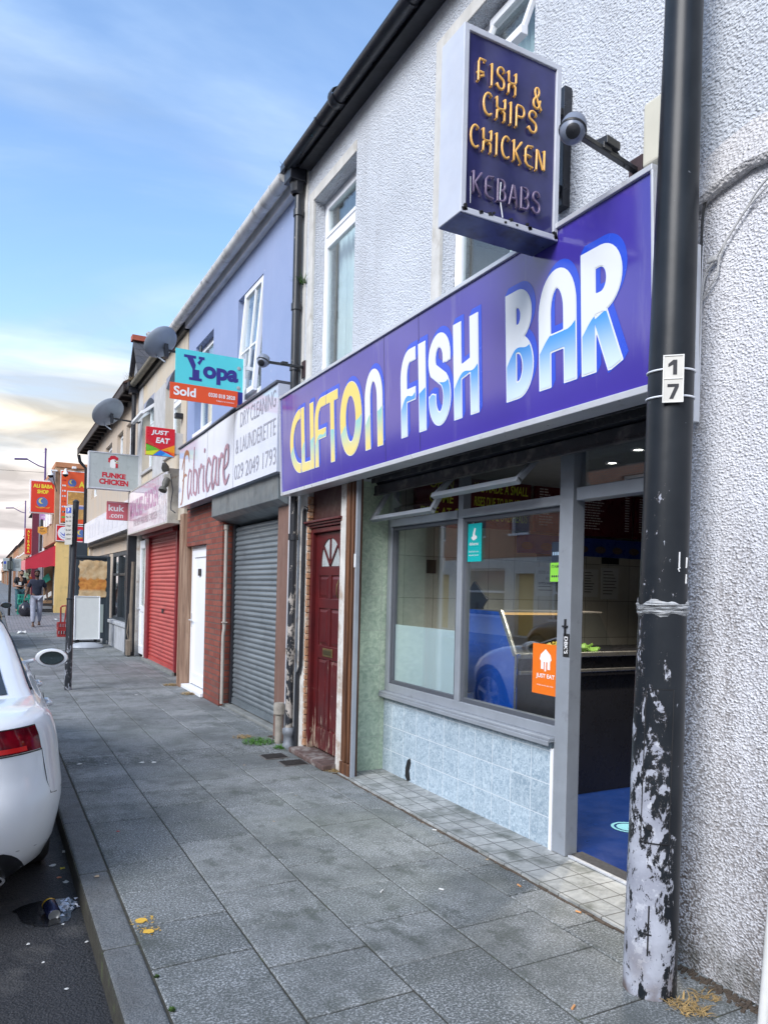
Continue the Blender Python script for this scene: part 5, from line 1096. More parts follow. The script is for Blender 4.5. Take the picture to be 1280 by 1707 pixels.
for p, q, r_ in ((12.97, 13.93, 5.0), (15.07, 15.57, 5.4)): m = MB(); m.box(2.606, 2.64, p, q, 3.2, r_); m.build('pale_panel', GWH, B3, bevel=.004)
m = MB()
for (p, q, _, _) in ops: m.box(2.58, 2.76, p+.002, q-.002, 3.64, 3.70)
m.build('window_sill', GWH, B3, bevel=.006)
for (p, q, z0, z1) in ops: upvc_window(B3, 2.75, p+.003, q-.003, z0+.003, z1-.005, tz=4.6)
m = MB(); m.bar((2.75, 13.98, 4.93), (2.42, 13.98, 4.66), .05, .05, (1, 0, 0)); m.bar((2.75, 15.02, 4.93), (2.42, 15.02, 4.66), .05, .05, (1, 0, 0)); m.bar((2.42, 13.96, 4.66), (2.42, 15.04, 4.66), .06, .05); o = m.build('open_top_light', UPVC, B3, bevel=.004)
m = MB(); m.quad((2.75, 14.0, 4.93), (2.75, 15.0, 4.93), (2.42, 15.0, 4.66), (2.42, 14.0, 4.66)); m.build('pane', GLS, o)
room_box(B3, 2.885, 5, 11.6, 15.4, 3.5, 5.2)
m = MB(); m.box(9.0, 9.2, a, b, 0, 5.6); m.build('rear_wall', SMOOTHW, B3)
OLIV = mat('lichen_gutter', (.24, .22, .17), .6, var=.5, scale=6, bump=.003, bscale=30)
m = MB(); m.box(2.56, 2.64, a, b, 5.42, 5.60); m.build('eaves_board', BLACKP, B3)
gutter(B3, 2.48, 12.2, 15.45, 5.53, .062, OLIV, 2)
roof(B3, 2.62, a, b, 5.62)
m = MB(); m.prism([(2.38, 15.42, 5.56), (2.60, 15.42, 5.56), (2.60, 15.66, 5.56), (2.38, 15.66, 5.56)], (0, 0, -.09)); m.prism([(2.42, 15.45, 5.47), (2.58, 15.45, 5.47), (2.58, 15.62, 5.47), (2.42, 15.62, 5.47)], (0, 0, -.12)); m.build('hopper', GUT, B3, bevel=.005)
m = MB(); m.tube([(2.52, 15.55, 5.4), (2.52, 15.55, 3.3)], .045, 10); m.build('downpipe', GUT, B3, smooth=35)
dr = random.Random(9); m = MB()
for k in range(70):
    p = Vector((2.46+dr.uniform(-.05, .05), 15.55+dr.uniform(-.3, .35), 5.58)); q = p+Vector((dr.uniform(-.22, .1), dr.uniform(-.25, .3), dr.uniform(-.02, .16))); w = Vector((.006, .004, 0)); m.add([p-w, p+w, q], [(0, 1, 2)])
m.build('bird_nest', mat('straw', (.42, .32, .16), .9), label='straw bird nest in the gutter above the downpipe hopper', cat='nest')
RSM = m_shut('red_shutter', (.40, .045, .042), (.50, .085, .07), .42, .1)
RDK = mat('dark_red_frame', (.22, .018, .025), .45, var=.2, scale=6)
roller(B3, 2.86, 12.76, 15.16, .13, 2.55, RSM, pitch=.072)
m = MB(); m.box(2.80, 2.88, 15.16, 15.45, 0, 2.6); m.box(2.80, 2.88, 12.66, 12.76, 0, 2.6); m.box(2.72, 2.90, 12.66, 15.45, 2.45, 2.60); m.build('shutter_frame', RDK, B3, bevel=.005)
m = MB(); m.box(2.841, 2.8425, 13.83, 14.00, 1.01, 1.09); m.build('shutter_hole', BLACKM, B3)
m = MB(); m.box(2.86, 2.92, 11.50, 12.66, 0, 2.60); m.build('side_board', TANW, B3)
m = MB(); m.box(2.76, 2.95, 12.66, 15.5, 0, .06); m.build('shutter_threshold', bpy.data.materials['worn_concrete'], B3, bevel=.006)
upvc_door(B3, 2.86, 15.56, 16.42, .05, 2.45, glassp=True, slot=False)
m = MB(); m.box(2.80, 2.9, 15.45, 15.56, 0, 2.6); m.box(2.80, 2.9, 16.42, 16.62, 0, 2.6); m.build('door_jamb', RW, B3)
m = MB(); m.box(3.2, 3.3, a, 16.7, 0, 2.6); m.build('inner_wall', DARKROOM, B3)
# faded box sign
S3 = thing('faded_box_sign', 'deep box sign with sun bleached pink lettering over the red shutter', 'sign', (2.45, 13.7, 2.52))
def m_faded():
    n = NT('bleached_pink'); x, y, z = n.xyz(); c = n.mix(n.rng(n.noise(1.4, 4, .6), .35, .65), (.55, .44, .52), (.62, .58, .63)); f = n.rng(y, -.6, -1.7, 0, 1); c = n.mix(f, c, (.56, .56, .60)); n.bump(n.math('MULTIPLY', n.noise(3, 3, dist=2), f), .8, .04); return n.fin(c, .08)
m = MB(); m.box(2.455, 2.64, 11.86, 15.50, 2.53, 3.33); m.build('panel', m_faded(), S3)
m = MB(); m.box(2.452, 2.66, 11.80, 11.858, 2.50, 3.36); m.box(2.452, 2.66, 15.50, 15.55, 2.50, 3.36); m.box(2.45, 2.66, 11.858, 15.5, 3.332, 3.36); m.box(2.45, 2.66, 11.858, 15.5, 2.50, 2.528); m.build('casing', mat('dirty_cream_metal', (.50, .47, .42), .5, var=.4, scale=8, dirt=(9, .56, .7), dcol=(.22, .14, .08)), S3, bevel=.004)
fr = FX(2.455, 0, 0); FPK = mat('faded_magenta', (.50, .24, .40), .3, var=.2, scale=2); FGY = mat('faded_red_grey', (.42, .32, .36), .3, var=.2, scale=2)
text("MUNCHIES", fr, -14.62, 2.98, .34, FPK, 'lettering', S3, width=1.3, bold=.03, c=.002); text("CHICKEN", fr, -13.2, 3.02, .34, FPK, 'lettering', S3, width=1.25, bold=.03, c=.002); text('THE BEST PERI PERI CHICKEN', fr, -13.75, 2.70, .13, FGY, 'lettering', S3, width=2.3, bold=.02, c=.002)
# floodlight on the corner of that sign
t = thing('floodlight', 'old grey twin floodlight with a loop of black cable between the two fascia signs', 'floodlight', (2.44, 11.74, 3.1))
m = MB()
m.lathe((2.40, 11.74, 3.30), [(.001, 0), (.055, .005), (.06, .06), (.03, .13), (.001, .135)], 14, axis=(-.3, -.4, .85)); m.lathe((2.42, 11.72, 3.18), [(.001, 0), (.05, .005), (.055, .1), (.035, .16), (.001, .165)], 14, axis=(-.35, -.3, -.9)); m.lathe((2.36, 11.68, 3.03), [(.05, 0), (.062, .02), (.062, .06), (.001, .062)], 14, axis=(-.35, -.3, -.9)); m.build('lamp_head', mat('weathered_lamp', (.12, .115, .10), .6, .3, var=.5, scale=15), t, smooth=40)
m = MB(); m.obox((2.42, 11.73, 3.20), (.045, 0, .01), (0, .04, 0), (-.01, 0, .05)); m.build('sensor_box', mat('lamp_cream', (.40, .38, .33), .6), t, bevel=.006)
m = MB(); m.tube([(2.46, 11.70, 3.25), (2.50, 11.68, 3.0), (2.47, 11.66, 2.8), (2.44, 11.5, 2.68), (2.46, 11.3, 2.62)], .009, 6); m.build('lamp_cable', CABB, t, smooth=True)

# ================================================================ SECOND CREAM BUILDING (white fascia, shop window)
B4 = thing('corner_building', 'cream terrace building at the side street with a white fascia and dark framed shop windows', 'building', (2.62, 20, 0))
a, b = 15.64, 24.2
def yu(u, X=2.62):   # where the facade is seen at a column of the photo
    du = u-640; du2 = du*math.cos(ROLL)-16*math.sin(ROLL)
    r = Fv*1235+Rv*du2; return X/r.x*r.y
WN = [(15.9, 17.05), (17.5, 18.35), (19.2, 20.3), (21.9, 23.1)]
m = MB(); m.wallx(2.62, 2.88, a, b, 2.6, 5.5, [(p, q, 3.95, 5.0) for p, q in WN])
m.box(2.88, 9, b-.25, b, 0, 5.5); m.box(2.70, 2.88, b-.3, b, 0, 2.6); m.box(2.80, 2.98, 19.9, 20.5, .6, 2.6); m.box(2.78, 2.98, 16.62, 23.9, 2.30, 2.6)
m.prism([(2.62, b-.25, 5.5), (11, b-.25, 5.5), (6.8, b-.25, 8.2)], (0, .25, 0)); m.build('wall', m_cream('warm_cream_render', (.50, .40, .30), (.46, .40, .34)), B4)
for (p, q) in WN: upvc_window(B4, 2.70, p+.003, q-.003, 3.953, 4.997, tz=4.65 if q-p > 1.1 else None)
room_box(B4, 2.885, 5, 15.7, 23.9, 3.5, 5.2)
m = MB(); m.box(2.34, 2.64, a, b+.1, 5.48, 5.56); m.box(2.32, 2.345, a, b+.1, 5.40, 5.58); k = 0
for k in range(16): yy = lerp(a+.3, b-.2, k/15); m.box(2.36, 2.62, yy-.03, yy+.03, 5.40, 5.48)
m.build('overhanging_eaves', mat('dark_brown_eaves', (.035, .025, .025), .6, var=.4, scale=7), B4)
roof(B4, 2.62, a, b+.1, 5.60, ov=.3, m=mat('tile_roof', (.10, .05, .04), .85, var=.4, scale=9, bump=.01, bscale=8))
m = MB(); m.tube([(2.36, 24.25, 5.4), (2.40, 24.25, 5.2), (2.58, 24.25, 5.0), (2.58, 24.25, .1)], .05, 8); m.build('downpipe', GUT, B4, smooth=35)
m = MB(); m.prism([(3.0, 17.2, 5.75), (3.0, 19.2, 5.75), (3.0, 18.2, 7.05)], (2.2, 0, 0)); m.build('dormer', mat('dormer_cheek', (.25, .26, .28), .8), B4)
m = MB(); m.prism([(2.9, 17.05, 5.78), (2.9, 17.12, 5.78), (2.9, 18.2, 7.16), (2.9, 19.28, 5.78), (2.9, 19.35, 5.78), (2.9, 18.2, 7.28)], (2.5, 0, 0)); m.build('dormer_roof', SLATE, B4); m = MB(); m.box(2.86, 5.5, 18.08, 18.32, 7.24, 7.36); m.build('dormer_ridge', mat('red_ridge', (.42, .10, .06), .7, var=.3), B4)
m = MB(); m.box(2.70, 2.95, 20.6, 23.9, 0, .56); m.box(2.70, 2.95, 16.66, 19.9, 0, .56); m.box(2.66, 2.98, 16.66, 23.9, .56, .64); m.build('stall_riser', mat('grey_render_riser', (.42, .44, .47), .8, var=.3, scale=4, dirt=(3, .52, .6), dcol=(.20, .21, .20)), B4, bevel=.008)
m = MB(); DKF = mat('dark_window_frame', (.035, .045, .055), .4, var=.3)
for (p, q) in ((16.75, 19.85), (20.6, 23.7)):
    m.box(2.80, 2.88, p, p+.10, .64, 2.30); m.box(2.80, 2.88, q-.1, q, .64, 2.30); m.box(2.80, 2.88, p+.1, q-.1, .64, .72); m.box(2.80, 2.88, p+.1, q-.1, 2.20, 2.30); m.box(2.80, 2.88, p+.1, q-.1, 1.72, 1.78)
    for t in (1/3, 2/3): yy = lerp(p, q, t); m.box(2.78, 2.88, yy-.045, yy+.045, .72, 2.20)
o = m.build('shop_window', DKF, B4, bevel=.004)
for (p, q) in ((16.75, 19.85), (20.6, 23.7)): g = MB(); g.box(2.835, 2.842, p+.1, q-.1, .72, 2.2); g.build('pane', glass('tinted_shop_glass', (.45, .5, .5), 1.4), o)
m = MB(); m.box(3.6, 3.7, 16.65, 23.9, 0, 2.6); m.build('inner_wall', mat('dim_shop', (.16, .13, .10), .8), B4)
m = MB(); m.box(2.62, 2.80, 16.50, 16.66, 0, 2.6); m.build('black_pilaster', BLACKP, B4)
m = MB(); m.tube([(2.70, 16.3, 2.0), (2.68, 16.32, 1.0), (2.69, 16.30, .1)], .03, 8); m.tube([(2.66, 16.4, .9), (2.62, 16.36, .5), (2.68, 16.3, .2)], .012, 6); m.build('service_pipe', mat('pipe_brown', (.20, .16, .12), .7, var=.4), B4, smooth=True)
m = MB(); m.box(2.60, 2.68, 16.22, 16.42, .02, .35); m.build('pipe_boxing', mat('pipe_brown', (.2, .16, .12)), B4, bevel=.01)
S4 = thing('white_fascia', 'plain white fascia board with ghosted lettering over the dark framed shop window', 'sign', (2.5, 19.6, 2.7))
m = MB(); m.box(2.50, 2.62, 15.72, 23.6, 2.66, 3.26); m.build('panel', mat('ghosted_white_panel', (.62, .66, .76), .12, var=.2, scale=1.2), S4)
fr = FX(2.50, 0, 0); rg = random.Random(2)
for k in range(9): yy = 22.9-k*.75; m = MB(); rect(m, fr, -yy, -yy+rg.uniform(.35, .6), 2.78, 3.14, .002); m.build('ghost_letter', mat('ghost_lettering', (.56, .60, .72), .12, var=.2, scale=2), S4)
# satellite dishes
DSH = mat('dish_mesh_grey', (.30, .34, .40), .5, .2, var=.15)
def dish(c, wall, lab, r=.36, ax=(-.35, .55, .62)):
    t = thing('satellite_dish', lab, 'satellite dish', wall); c = Vector(c); a = Vector(ax).normalized(); m = MB()
    m.lathe(c, [(.001, 0), (r*.3, .012), (r*.6, .04), (r*.85, .08), (r, .115), (r*1.01, .118), (r, .105), (r*.84, .07), (r*.6, .03), (r*.3, .002), (.001, -.01)], 36, axis=a); m.build('reflector', DSH, t, smooth=60)
    f = c+a*.42-Vector((0, 0, .08)); m = MB(); m.tube([c-a*.02-Vector((0, 0, r*.8)), c+a*.2-Vector((0, 0, r*1.0)), f], .011, 6); m.build('feed_arm', DSH, t, smooth=True)
    m = MB(); m.lathe(f, [(.001, -.03), (.03, -.03), (.035, .03), (.001, .05)], 12, axis=a); m.build('receiver', mat('lnb_grey', (.3, .3, .3), .5), t, smooth=40)
    m = MB(); w = Vector(wall); m.tube([c-a*.03, c-a*.08, Vector((w.x-.05, w.y, c.z)), w], .018, 8); m.box(w.x-.012, w.x, w.y-.06, w.y+.06, w.z-.1, w.z+.1); m.bar(c-a*.03+Vector((0, 0, .05)), c-a*.05-Vector((0, 0, .12)), .08, .05); m.build('bracket', BLACKP, t)
    return t
dish((2.08, 10.45, 4.81), (2.62, 10.62, 4.86), 'large grey satellite dish just above the turquoise sold board', r=.245)
dish((2.0, 14.9, 4.72), (2.62, 15.25, 4.76), 'grey satellite dish farther along, over the white chicken sign', r=.315)
# small black lamp on cream wall
m = MB(); m.box(2.50, 2.62, 11.62, 11.72, 4.12, 4.20); m.build('wall_lamp', BLACKP, label='tiny black lamp on the cream wall under the sold board', cat='lamp', bevel=.01)

# ================================================================ PROJECTING SIGNS
# sold board
SB = thing('sold_board', 'turquoise and orange estate agent board on the lavender building', 'sign', (2.12, 8.18, 3.55))
m = MB(); m.box(1.745, 2.50, 8.18, 8.188, 3.735, 4.115); m.build('upper_panel', mat('turquoise_board', (.10, .62, .66), .35, var=.06), SB)
m = MB(); m.box(1.69, 2.44, 8.165, 8.175, 3.555, 3.735); m.build('sold_strip', mat('orange_board', (.75, .085, .02), .35, var=.06), SB)
m = MB(); m.box(2.44, 2.50, 8.176, 8.186, 3.57, 3.735); m.build('navy_strip', mat('navy_board', (.02, .03, .25), .35), SB)
fr = FY(2.12, 8.18, 3.93); NAV = mat('navy_letter', (.035, .03, .22), .4, var=.02)
m = MB(); poly(m, fr, [(-.28, .125), (-.16, .125), (-.16, .095), (-.185, .095), (-.165, -.02), (-.165, -.12), (-.20, -.12), (-.20, -.15), (-.10, -.15), (-.10, -.12), (-.13, -.12), (-.13, -.02), (-.105, .06), (-.15, .14)][:0] or [(-.285, .13), (-.155, .13), (-.155, .10), (-.185, .10), (-.155, .03), (-.165, -.02), (-.115, -.02), (-.115, -.11), (-.085, -.11), (-.085, -.14), (-.225, -.14), (-.225, -.11), (-.19, -.11), (-.19, -.02), (-.25, .10), (-.285, .10)], .002); m.build('logo_letter', NAV, SB); m = MB()
poly(m, fr, [(-.125, .13), (-.06, .13), (-.06, .10), (-.08, .10), (-.115, .035), (-.14, .06), (-.105, .10), (-.125, .10)], .002); m.build('logo_letter_arm', NAV, SB)
text('opa', fr, .125, -.055, .19, NAV, 'lettering', SB, width=.40, bold=.045, c=.002)
fr2 = FY(2.065, 8.165, 3.645); text('Sold', fr2, -.215, .005, .10, WHT, 'lettering', SB, width=.24, bold=.03, c=.002); text('0330 818 2828', fr2, .195, .01, .045, WHT, 'lettering', SB, width=.30, bold=.02, c=.002); text('Subject to contract', fr2, .235, -.048, .022, WHT, 'small_lettering', SB, width=.2, c=.002)
m = MB(); m.box(2.50, 2.62, 8.176, 8.20, 3.62, 3.66); m.box(2.50, 2.62, 8.176, 8.20, 4.0, 4.04); m.box(2.50, 2.52, 8.17, 8.21, 3.56, 4.12); m.build('wall_bracket', UPVC, SB)
m = MB()
for z in (3.78, 4.0): m.lathe((2.45, 8.179, z), [(.001, .006), (.02, .004), (.022, 0)], 12, axis=(0, -1, 0))
m.build('fixing_cap', mat('cap_grey', (.35, .4, .42), .5), SB)
# red shield sign
JE = thing('takeaway_sign', 'red sign with white lettering and multicoloured triangles below, under the sold board', 'sign', (2.28, 11.6, 3.48))
m = MB(); m.box(2.065, 2.495, 11.6, 11.66, 3.50, 3.93); m.build('box', mat('sign_red', (.62, .012, .025), .3, var=.05), JE, bevel=.004)
fr = FY(2.28, 11.6, 3.715)
def tri(col, pts, nm): m = MB(); poly(m, fr, pts, .002); m.build('coloured_facet', mat(nm, col, .3, var=.03), JE)
tri((.55, .04, .03), [(-.215, .04), (-.215, -.05), (.0, -.12)], 'facet_coral'); tri((.13, .45, .03), [(-.215, -.04), (-.215, -.16), (.0, -.125)], 'facet_green'); tri((.62, .68, .02), [(-.215, -.155), (-.215, -.215), (-.11, -.212), (-.02, -.13)], 'facet_lime')
tri((.02, .19, .62), [(-.11, -.214), (.0, -.128), (.08, -.165), (.02, -.214)], 'facet_blue'); tri((.09, .42, .75), [(.02, -.2145), (.08, -.165), (.0, -.127), (.215, -.2145)], 'facet_sky'); tri((.80, .30, .01), [(.005, -.126), (.215, -.03), (.215, -.15)], 'facet_orange'); tri((.80, .14, .01), [(.12, -.142), (.215, -.15), (.215, -.2145)], 'facet_deep_orange')
text('JUST', fr, -.01, .13, .085, WHT, 'lettering', JE, width=.26, bold=.03, shear=.15, c=.003); text('EAT', fr, .035, .02, .085, WHT, 'lettering', JE, width=.21, bold=.03, shear=.15, c=.003)
m = MB(); m.box(2.495, 2.62, 11.61, 11.65, 3.55, 3.88); m.build('mounting_plate', GWH, JE)
# chicken box sign
FK = thing('chicken_box_sign', 'large pale grey box sign with a red rooster head and red lettering', 'sign', (2.14, 15.33, 3.37))
m = MB(); m.box(1.69, 2.595, 15.33, 15.50, 3.39, 4.07); m.build('face_panel', mat('pale_grey_acrylic', (.42, .46, .46), .3, var=.12, scale=3, streak=.2, dcol=(.3, .32, .33)), FK)
m = MB(); e = .022; m.box(1.668, 1.69, 15.322, 15.51, 3.37, 4.09); m.box(2.595, 2.617, 15.322, 15.51, 3.37, 4.09); m.box(1.69, 2.595, 15.322, 15.51, 3.37, 3.392); m.box(1.69, 2.595, 15.322, 15.51, 4.07, 4.09); m.build('casing', ALUW, FK, bevel=.003)
fr = FY(2.14, 15.33, 3.73); RDL = mat('rooster_red', (.50, .012, .03), .4, var=.03)
text('FUNKE', fr, .0, -.085, .10, RDL, 'lettering', FK, width=.44, bold=.05, c=.002, rot=-.03); text('CHICKEN', fr, .0, -.215, .11, RDL, 'lettering', FK, width=.54, bold=.05, c=.002, rot=-.03)
m = MB()
for (x_, y_, r_) in ((-.08, .23, .034), (-.045, .265, .038), (.0, .275, .036), (.04, .25, .036), (-.09, .19, .025)): disc(m, fr, x_, y_, r_, c=.002+.0003*x_)
m.build('rooster_comb', RDL, FK); m = MB(); poly(m, fr, [(.02, .16), (.07, .15), (.065, .07), (.03, .07)], .0052); m.build('rooster_wattle', RDL, FK)
m = MB(); poly(m, fr, [(-.075, .21), (-.03, .235), (.03, .225), (.06, .19), (.03, .15), (.02, .08), (.0, .045), (-.02, .07), (-.04, .05), (-.06, .08), (-.075, .06), (-.08, .12)], .004); m.build('rooster_head', WHT, FK)
m = MB(); disc(m, fr, .02, .195, .012, c=.005, n=12); poly(m, fr, [(.0, .215), (.045, .222), (.045, .214), (.0, .206)], .005); m.build('rooster_eye', INK, FK); m = MB(); poly(m, fr, [(.04, .20), (.075, .18), (.035, .168)], .005); m.build('rooster_beak', mat('beak', (.65, .40, .03), .5), FK)
m = MB(); m.tube([(1.62, 15.40, 4.30), (1.64, 15.40, 3.2), (1.66, 15.40, .1)], .001, 4)
# small red board
KU = thing('small_red_board', 'small faded red board with white web address, under the chicken box sign', 'sign', (2.25, 15.7, 2.8))
m = MB(); m.box(2.055, 2.50, 15.60, 15.63, 2.80, 3.17); m.build('panel', mat('faded_red_board', (.60, .14, .17), .35, var=.05), KU, bevel=.012, seg=3)
fr = FY(2.24, 15.60, 2.985); text('kuk', fr, .0, .055, .13, WHT, 'lettering', KU, width=.30, bold=.02, c=.002); text('.com', fr, .0, -.105, .07, WHT, 'lettering', KU, width=.26, bold=.015, c=.002)
m = MB(); rect(m, fr, -.16, .16, .162, .168, .002); m.build('rule', WHT, KU); m = MB(); m.box(2.50, 2.62, 15.60, 15.64, 2.9, 2.94); m.build('bracket', ALUW, KU)
# ================================================================ SIDE-STREET SHOP AND THE FAR ROW
G0 = gz(33)
YELR = mat("yellow_render", (.80, .56, .22), .85, var=.15, scale=2, dirt=(2.5, .55, .5), dcol=(.38, .28, .13), streak=.15)
B5 = thing('corner_shop', 'corner shop across the side street with a plain yellow side wall', 'building', (2.4, 33, G0))
m = MB(); m.box(2.42, 14, 33.0, 33.3, 0, 3.16); m.box(2.42, 2.60, 33.3, 33.7, 0, 3.1); m.build('side_wall', YELR, B5)
m = MB(); m.box(2.36, 14, 33.0, 40, 3.16, 6.22); m.box(2.42, 14, 39.8, 40, 0, 3.16); m.build('upper_wall', mat('ochre_brick_wall', (.42, .27, .16), .85, var=.3, scale=3), B5)
m = MB(); m.box(2.34, 14.05, 32.96, 40, 6.22, 6.42); m.build('parapet', mat('terracotta_parapet', (.48, .21, .10), .8, var=.2), B5, bevel=.01)
m = MB(); m.box(2.10, 2.36, 33.6, 39, 5.2, 5.75); m.prism([(2.12, 33.2, 5.75), (2.36, 33.2, 6.15), (2.36, 33.2, 5.5)], (0, .5, 0)); m.build('side_gutter_box', GREYR, B5)
m = MB(); m.box(3.3, 3.4, 33.3, 39.8, 0, 3.16); m.box(2.62, 3.3, 33.5, 39.8, 3.0, 3.1); m.build('shop_interior', BLACKM, B5)
m = MB()
for k in range(3): yy = 34.6+k*1.6; m.box(2.30, 2.365, yy, yy+1, 4.0, 5.3)
m.build('upper_window', UPVC, B5)
m = MB(); m.tube([(2.40, 32.9, 5.2), (2.30, 32.9, 5.6), (2.20, 32.9, 6.0)], .02, 6); m.build('roof_cable', CABB, B5)
# banner on the side wall
ORB = mat('banner_orange', (.80, .10, .025), .4, var=.05); BN = thing('wall_banner', 'tall orange banner with food pictures and small flags on the side wall', 'banner', (3.6, 32.95, 3.9))
m = MB(); m.box(2.53, 5.3, 32.93, 32.958, 3.9, 6.10); m.build('sheet', ORB, BN)
fr = FY(2.53, 32.93, 3.9); m = MB(); e = .035
for q in ((0, 2.77, 2.165, 2.2), (0, e, 0, 2.165), (e, 2.77, 0, e)): rect(m, fr, *q, .003)
rect(m, fr, .27, 2.77, 1.335, 1.37, .003); rect(m, fr, .27, 2.77, .77, .80, .003); rect(m, fr, .27, .295, .035, 1.335, .003); m.build('white_border', WHT, BN)
FOOD1 = mat('pastry_print', (.70, .36, .09), .5, var=.9, scale=7); FOOD2 = mat('pastry_print_b', (.78, .44, .14), .5, var=.9, scale=6)
m = MB(); rect(m, fr, .30, 1.5, .81, 1.33, .002); m.build('food_picture', FOOD1, BN); m = MB(); rect(m, fr, .30, 1.5, .22, .76, .002); m.build('food_picture', FOOD2, BN)
m = MB(); rect(m, fr, .30, 1.5, .64, .76, .0035); m.build('food_picture_sky', mat('picture_sky', (.18, .22, .45), .5), BN)
fl = [((.55, .02, .02), (.7, .1, .02)), ((.75, .75, .75), (.75, .5, .4)), ((.7, .7, .7), (.6, .03, .03)), ((.65, .65, .65), (.6, .05, .08)), ((.6, .05, .02), (.7, .2, .02)), ((.75, .75, .78), (.05, .08, .5)), ((.02, .02, .02), (.75, .75, .75)), ((.06, .45, .08), (.1, .5, .1)), ((.02, .02, .02), (.75, .35, .02))]
for k, (c1, c2) in enumerate(fl):
    yy = 1.80-k*.215; m = MB(); rect(m, fr, .08, .22, yy-.045, yy+.02, .003); rect(m, fr, .08, .22, yy-.045, yy-.015, .004); m.build('flag', mat('flag%d' % k, c1, .5), BN); m = MB(); rect(m, fr, .12, .145, yy-.045, yy+.02, .005); m.build('flag_stripe', mat('flagb%d' % k, c2, .5), BN)
def moon_logo(fr, a, b, r, root):
    m = MB(); disc(m, fr, a, b, r, c=.004); m.build('night_disc', mat('night_disc', (.10, .17, .42), .5), root)
    m = MB(); P = arc(a-r*.1, b+r*.25, r*.55, r*.55, 60, 300, 14)+arc(a+r*.12, b+r*.25, r*.42, r*.48, 290, 70, 12); poly(m, fr, P, .006); m.build('crescent', mat('crescent_yellow', (.85, .65, .12), .5), root)
    m = MB(); poly(m, fr, [(a-r*1.3, b-r*.75), (a-r*.6, b-r*1.0), (a, b-r*.85), (a+r*.7, b-r*1.05), (a+r*1.5, b-r*.8), (a+r*1.2, b-r*1.2), (a+r*.3, b-r*1.15), (a-r*.2, b-r*1.25), (a-r*.9, b-r*1.2)], .006); m.build('carpet', mat('carpet_orange', (.75, .28, .03), .5), root)
moon_logo(fr, .45, 1.70, .16, BN)
YL2 = mat('shopname_yellow', (.88, .70, .05), .4)
text('ALI BABA', fr, .70, 1.66, .26, YL2, 'lettering', BN, width=1.3, bold=.04, c=.004, align='LEFT')
m = MB(); m.box(2.95, 3.12, 32.80, 32.93, 6.17, 6.27); m.build('alarm_box', WHT, label='small white alarm box on the orange parapet above the banner', cat='alarm box', bevel=.02)
for (x_, z_, y_, lab) in ((2.17, 5.86, 32.9, 'white dome camera left of the orange banner, hanging off the wall edge'), (2.70, 5.92, 32.7, 'white dome camera in front of the top left of the orange banner')):
    t = thing('dome_camera', lab, 'camera', (x_, y_, z_)); m = MB(); m.lathe((x_, y_, z_), [(.001, .22), (.04, .2), (.05, .1), (.10, .05), (.11, -.02)], 16); m.box(x_, x_+.24 if x_ < 2.5 else x_+.04, y_-.02, 33.0, z_+.16, z_+.22); m.build('housing', WHT, t, smooth=40); m = MB(); m.lathe((x_, y_, z_), [(.11, -.02), (.09, -.09), (.001, -.13)], 16); m.build('dome', BLACKP, t, smooth=60)
LS = thing('lottery_sign', 'red sign with a white disc and a blue crossed swirl on the yellow wall', 'sign', (3.0, 32.95, 3.2))
m = MB(); m.box(2.41, 5.3, 32.94, 32.995, 3.19, 3.86); m.build('panel', mat('lottery_red', (.68, .02, .03), .4, var=.04), LS); fr = FY(2.41, 32.94, 3.19)
m = MB(); [rect(m, fr, *q, .003) for q in ((0, 2.9, .64, .67), (0, 2.9, 0, .03), (0, .03, .03, .64), (.60, .63, .03, .64))]; disc(m, fr, .33, .33, .26, .27, c=.002); m.build('white_disc', WHT, LS)
brush(fr, [[(.17, .36, .008), (.25, .28, .018), (.38, .22, .022), (.50, .28, .018), (.44, .38, .014)], [(.30, .25, .012), (.36, .38, .022), (.36, .50, .018), (.32, .50, .01)], [(.15, .28, .006), (.27, .16, .01), (.45, .14, .012)]], mat('lottery_blue', (.02, .06, .50), .4), LS, 'swirl_emblem', c=.005)
moon_logo(fr, .93, .35, .17, LS)
# projecting red light box
PS = thing('shop_light_box', 'square red box sign with yellow lettering and a moon emblem on the corner shop', 'sign', (1.92, 33.5, 4.3))
m = MB(); m.box(1.44, 2.42, 33.5, 33.75, 4.32, 5.68); m.build('casing', WHT, PS, bevel=.01); m = MB(); m.box(1.49, 2.37, 33.48, 33.5, 4.37, 5.63); m.build('face_panel', mat('box_red', (.72, .045, .02), .35, var=.04), PS)
fr = FY(1.93, 33.48, 5.0); text('ALI BABA', fr, 0, .44, .16, YL2, 'lettering', PS, width=.74, bold=.05, c=.004); text('SHOP', fr, 0, .21, .16, YL2, 'lettering', PS, width=.42, bold=.05, c=.004); moon_logo(fr, -.02, -.22, .21, PS)
m = MB(); m.box(2.42, 2.5, 33.55, 33.65, 4.4, 5.6); m.build('bracket', GREYR, PS)
VS = thing('vertical_banner_sign', 'tall narrow red sign with stacked yellow characters farther down the street', 'sign', (1.93, 45, 2.9))
m = MB(); m.box(1.74, 2.12, 45, 45.15, 2.96, 4.42); m.build('casing', mat('pale_red', (.75, .35, .3), .4), VS); m = MB(); m.box(1.78, 2.08, 44.98, 45, 3.0, 4.38); m.build('face_panel', mat('vert_red', (.66, .03, .02), .35), VS); fr = FY(1.93, 44.98, 3.69)
for k, ch in enumerate('ALIBABA'): text(ch, fr, 0, .56-k*.185, .14, YL2, 'lettering', VS, bold=.04, c=.004)
m = MB(); m.bar((2.12, 45.07, 4.2), (2.8, 45.07, 4.2), .04, .04); m.bar((2.12, 45.07, 3.2), (2.8, 45.07, 3.2), .04, .04); m.build('bracket', BLACKM, VS)
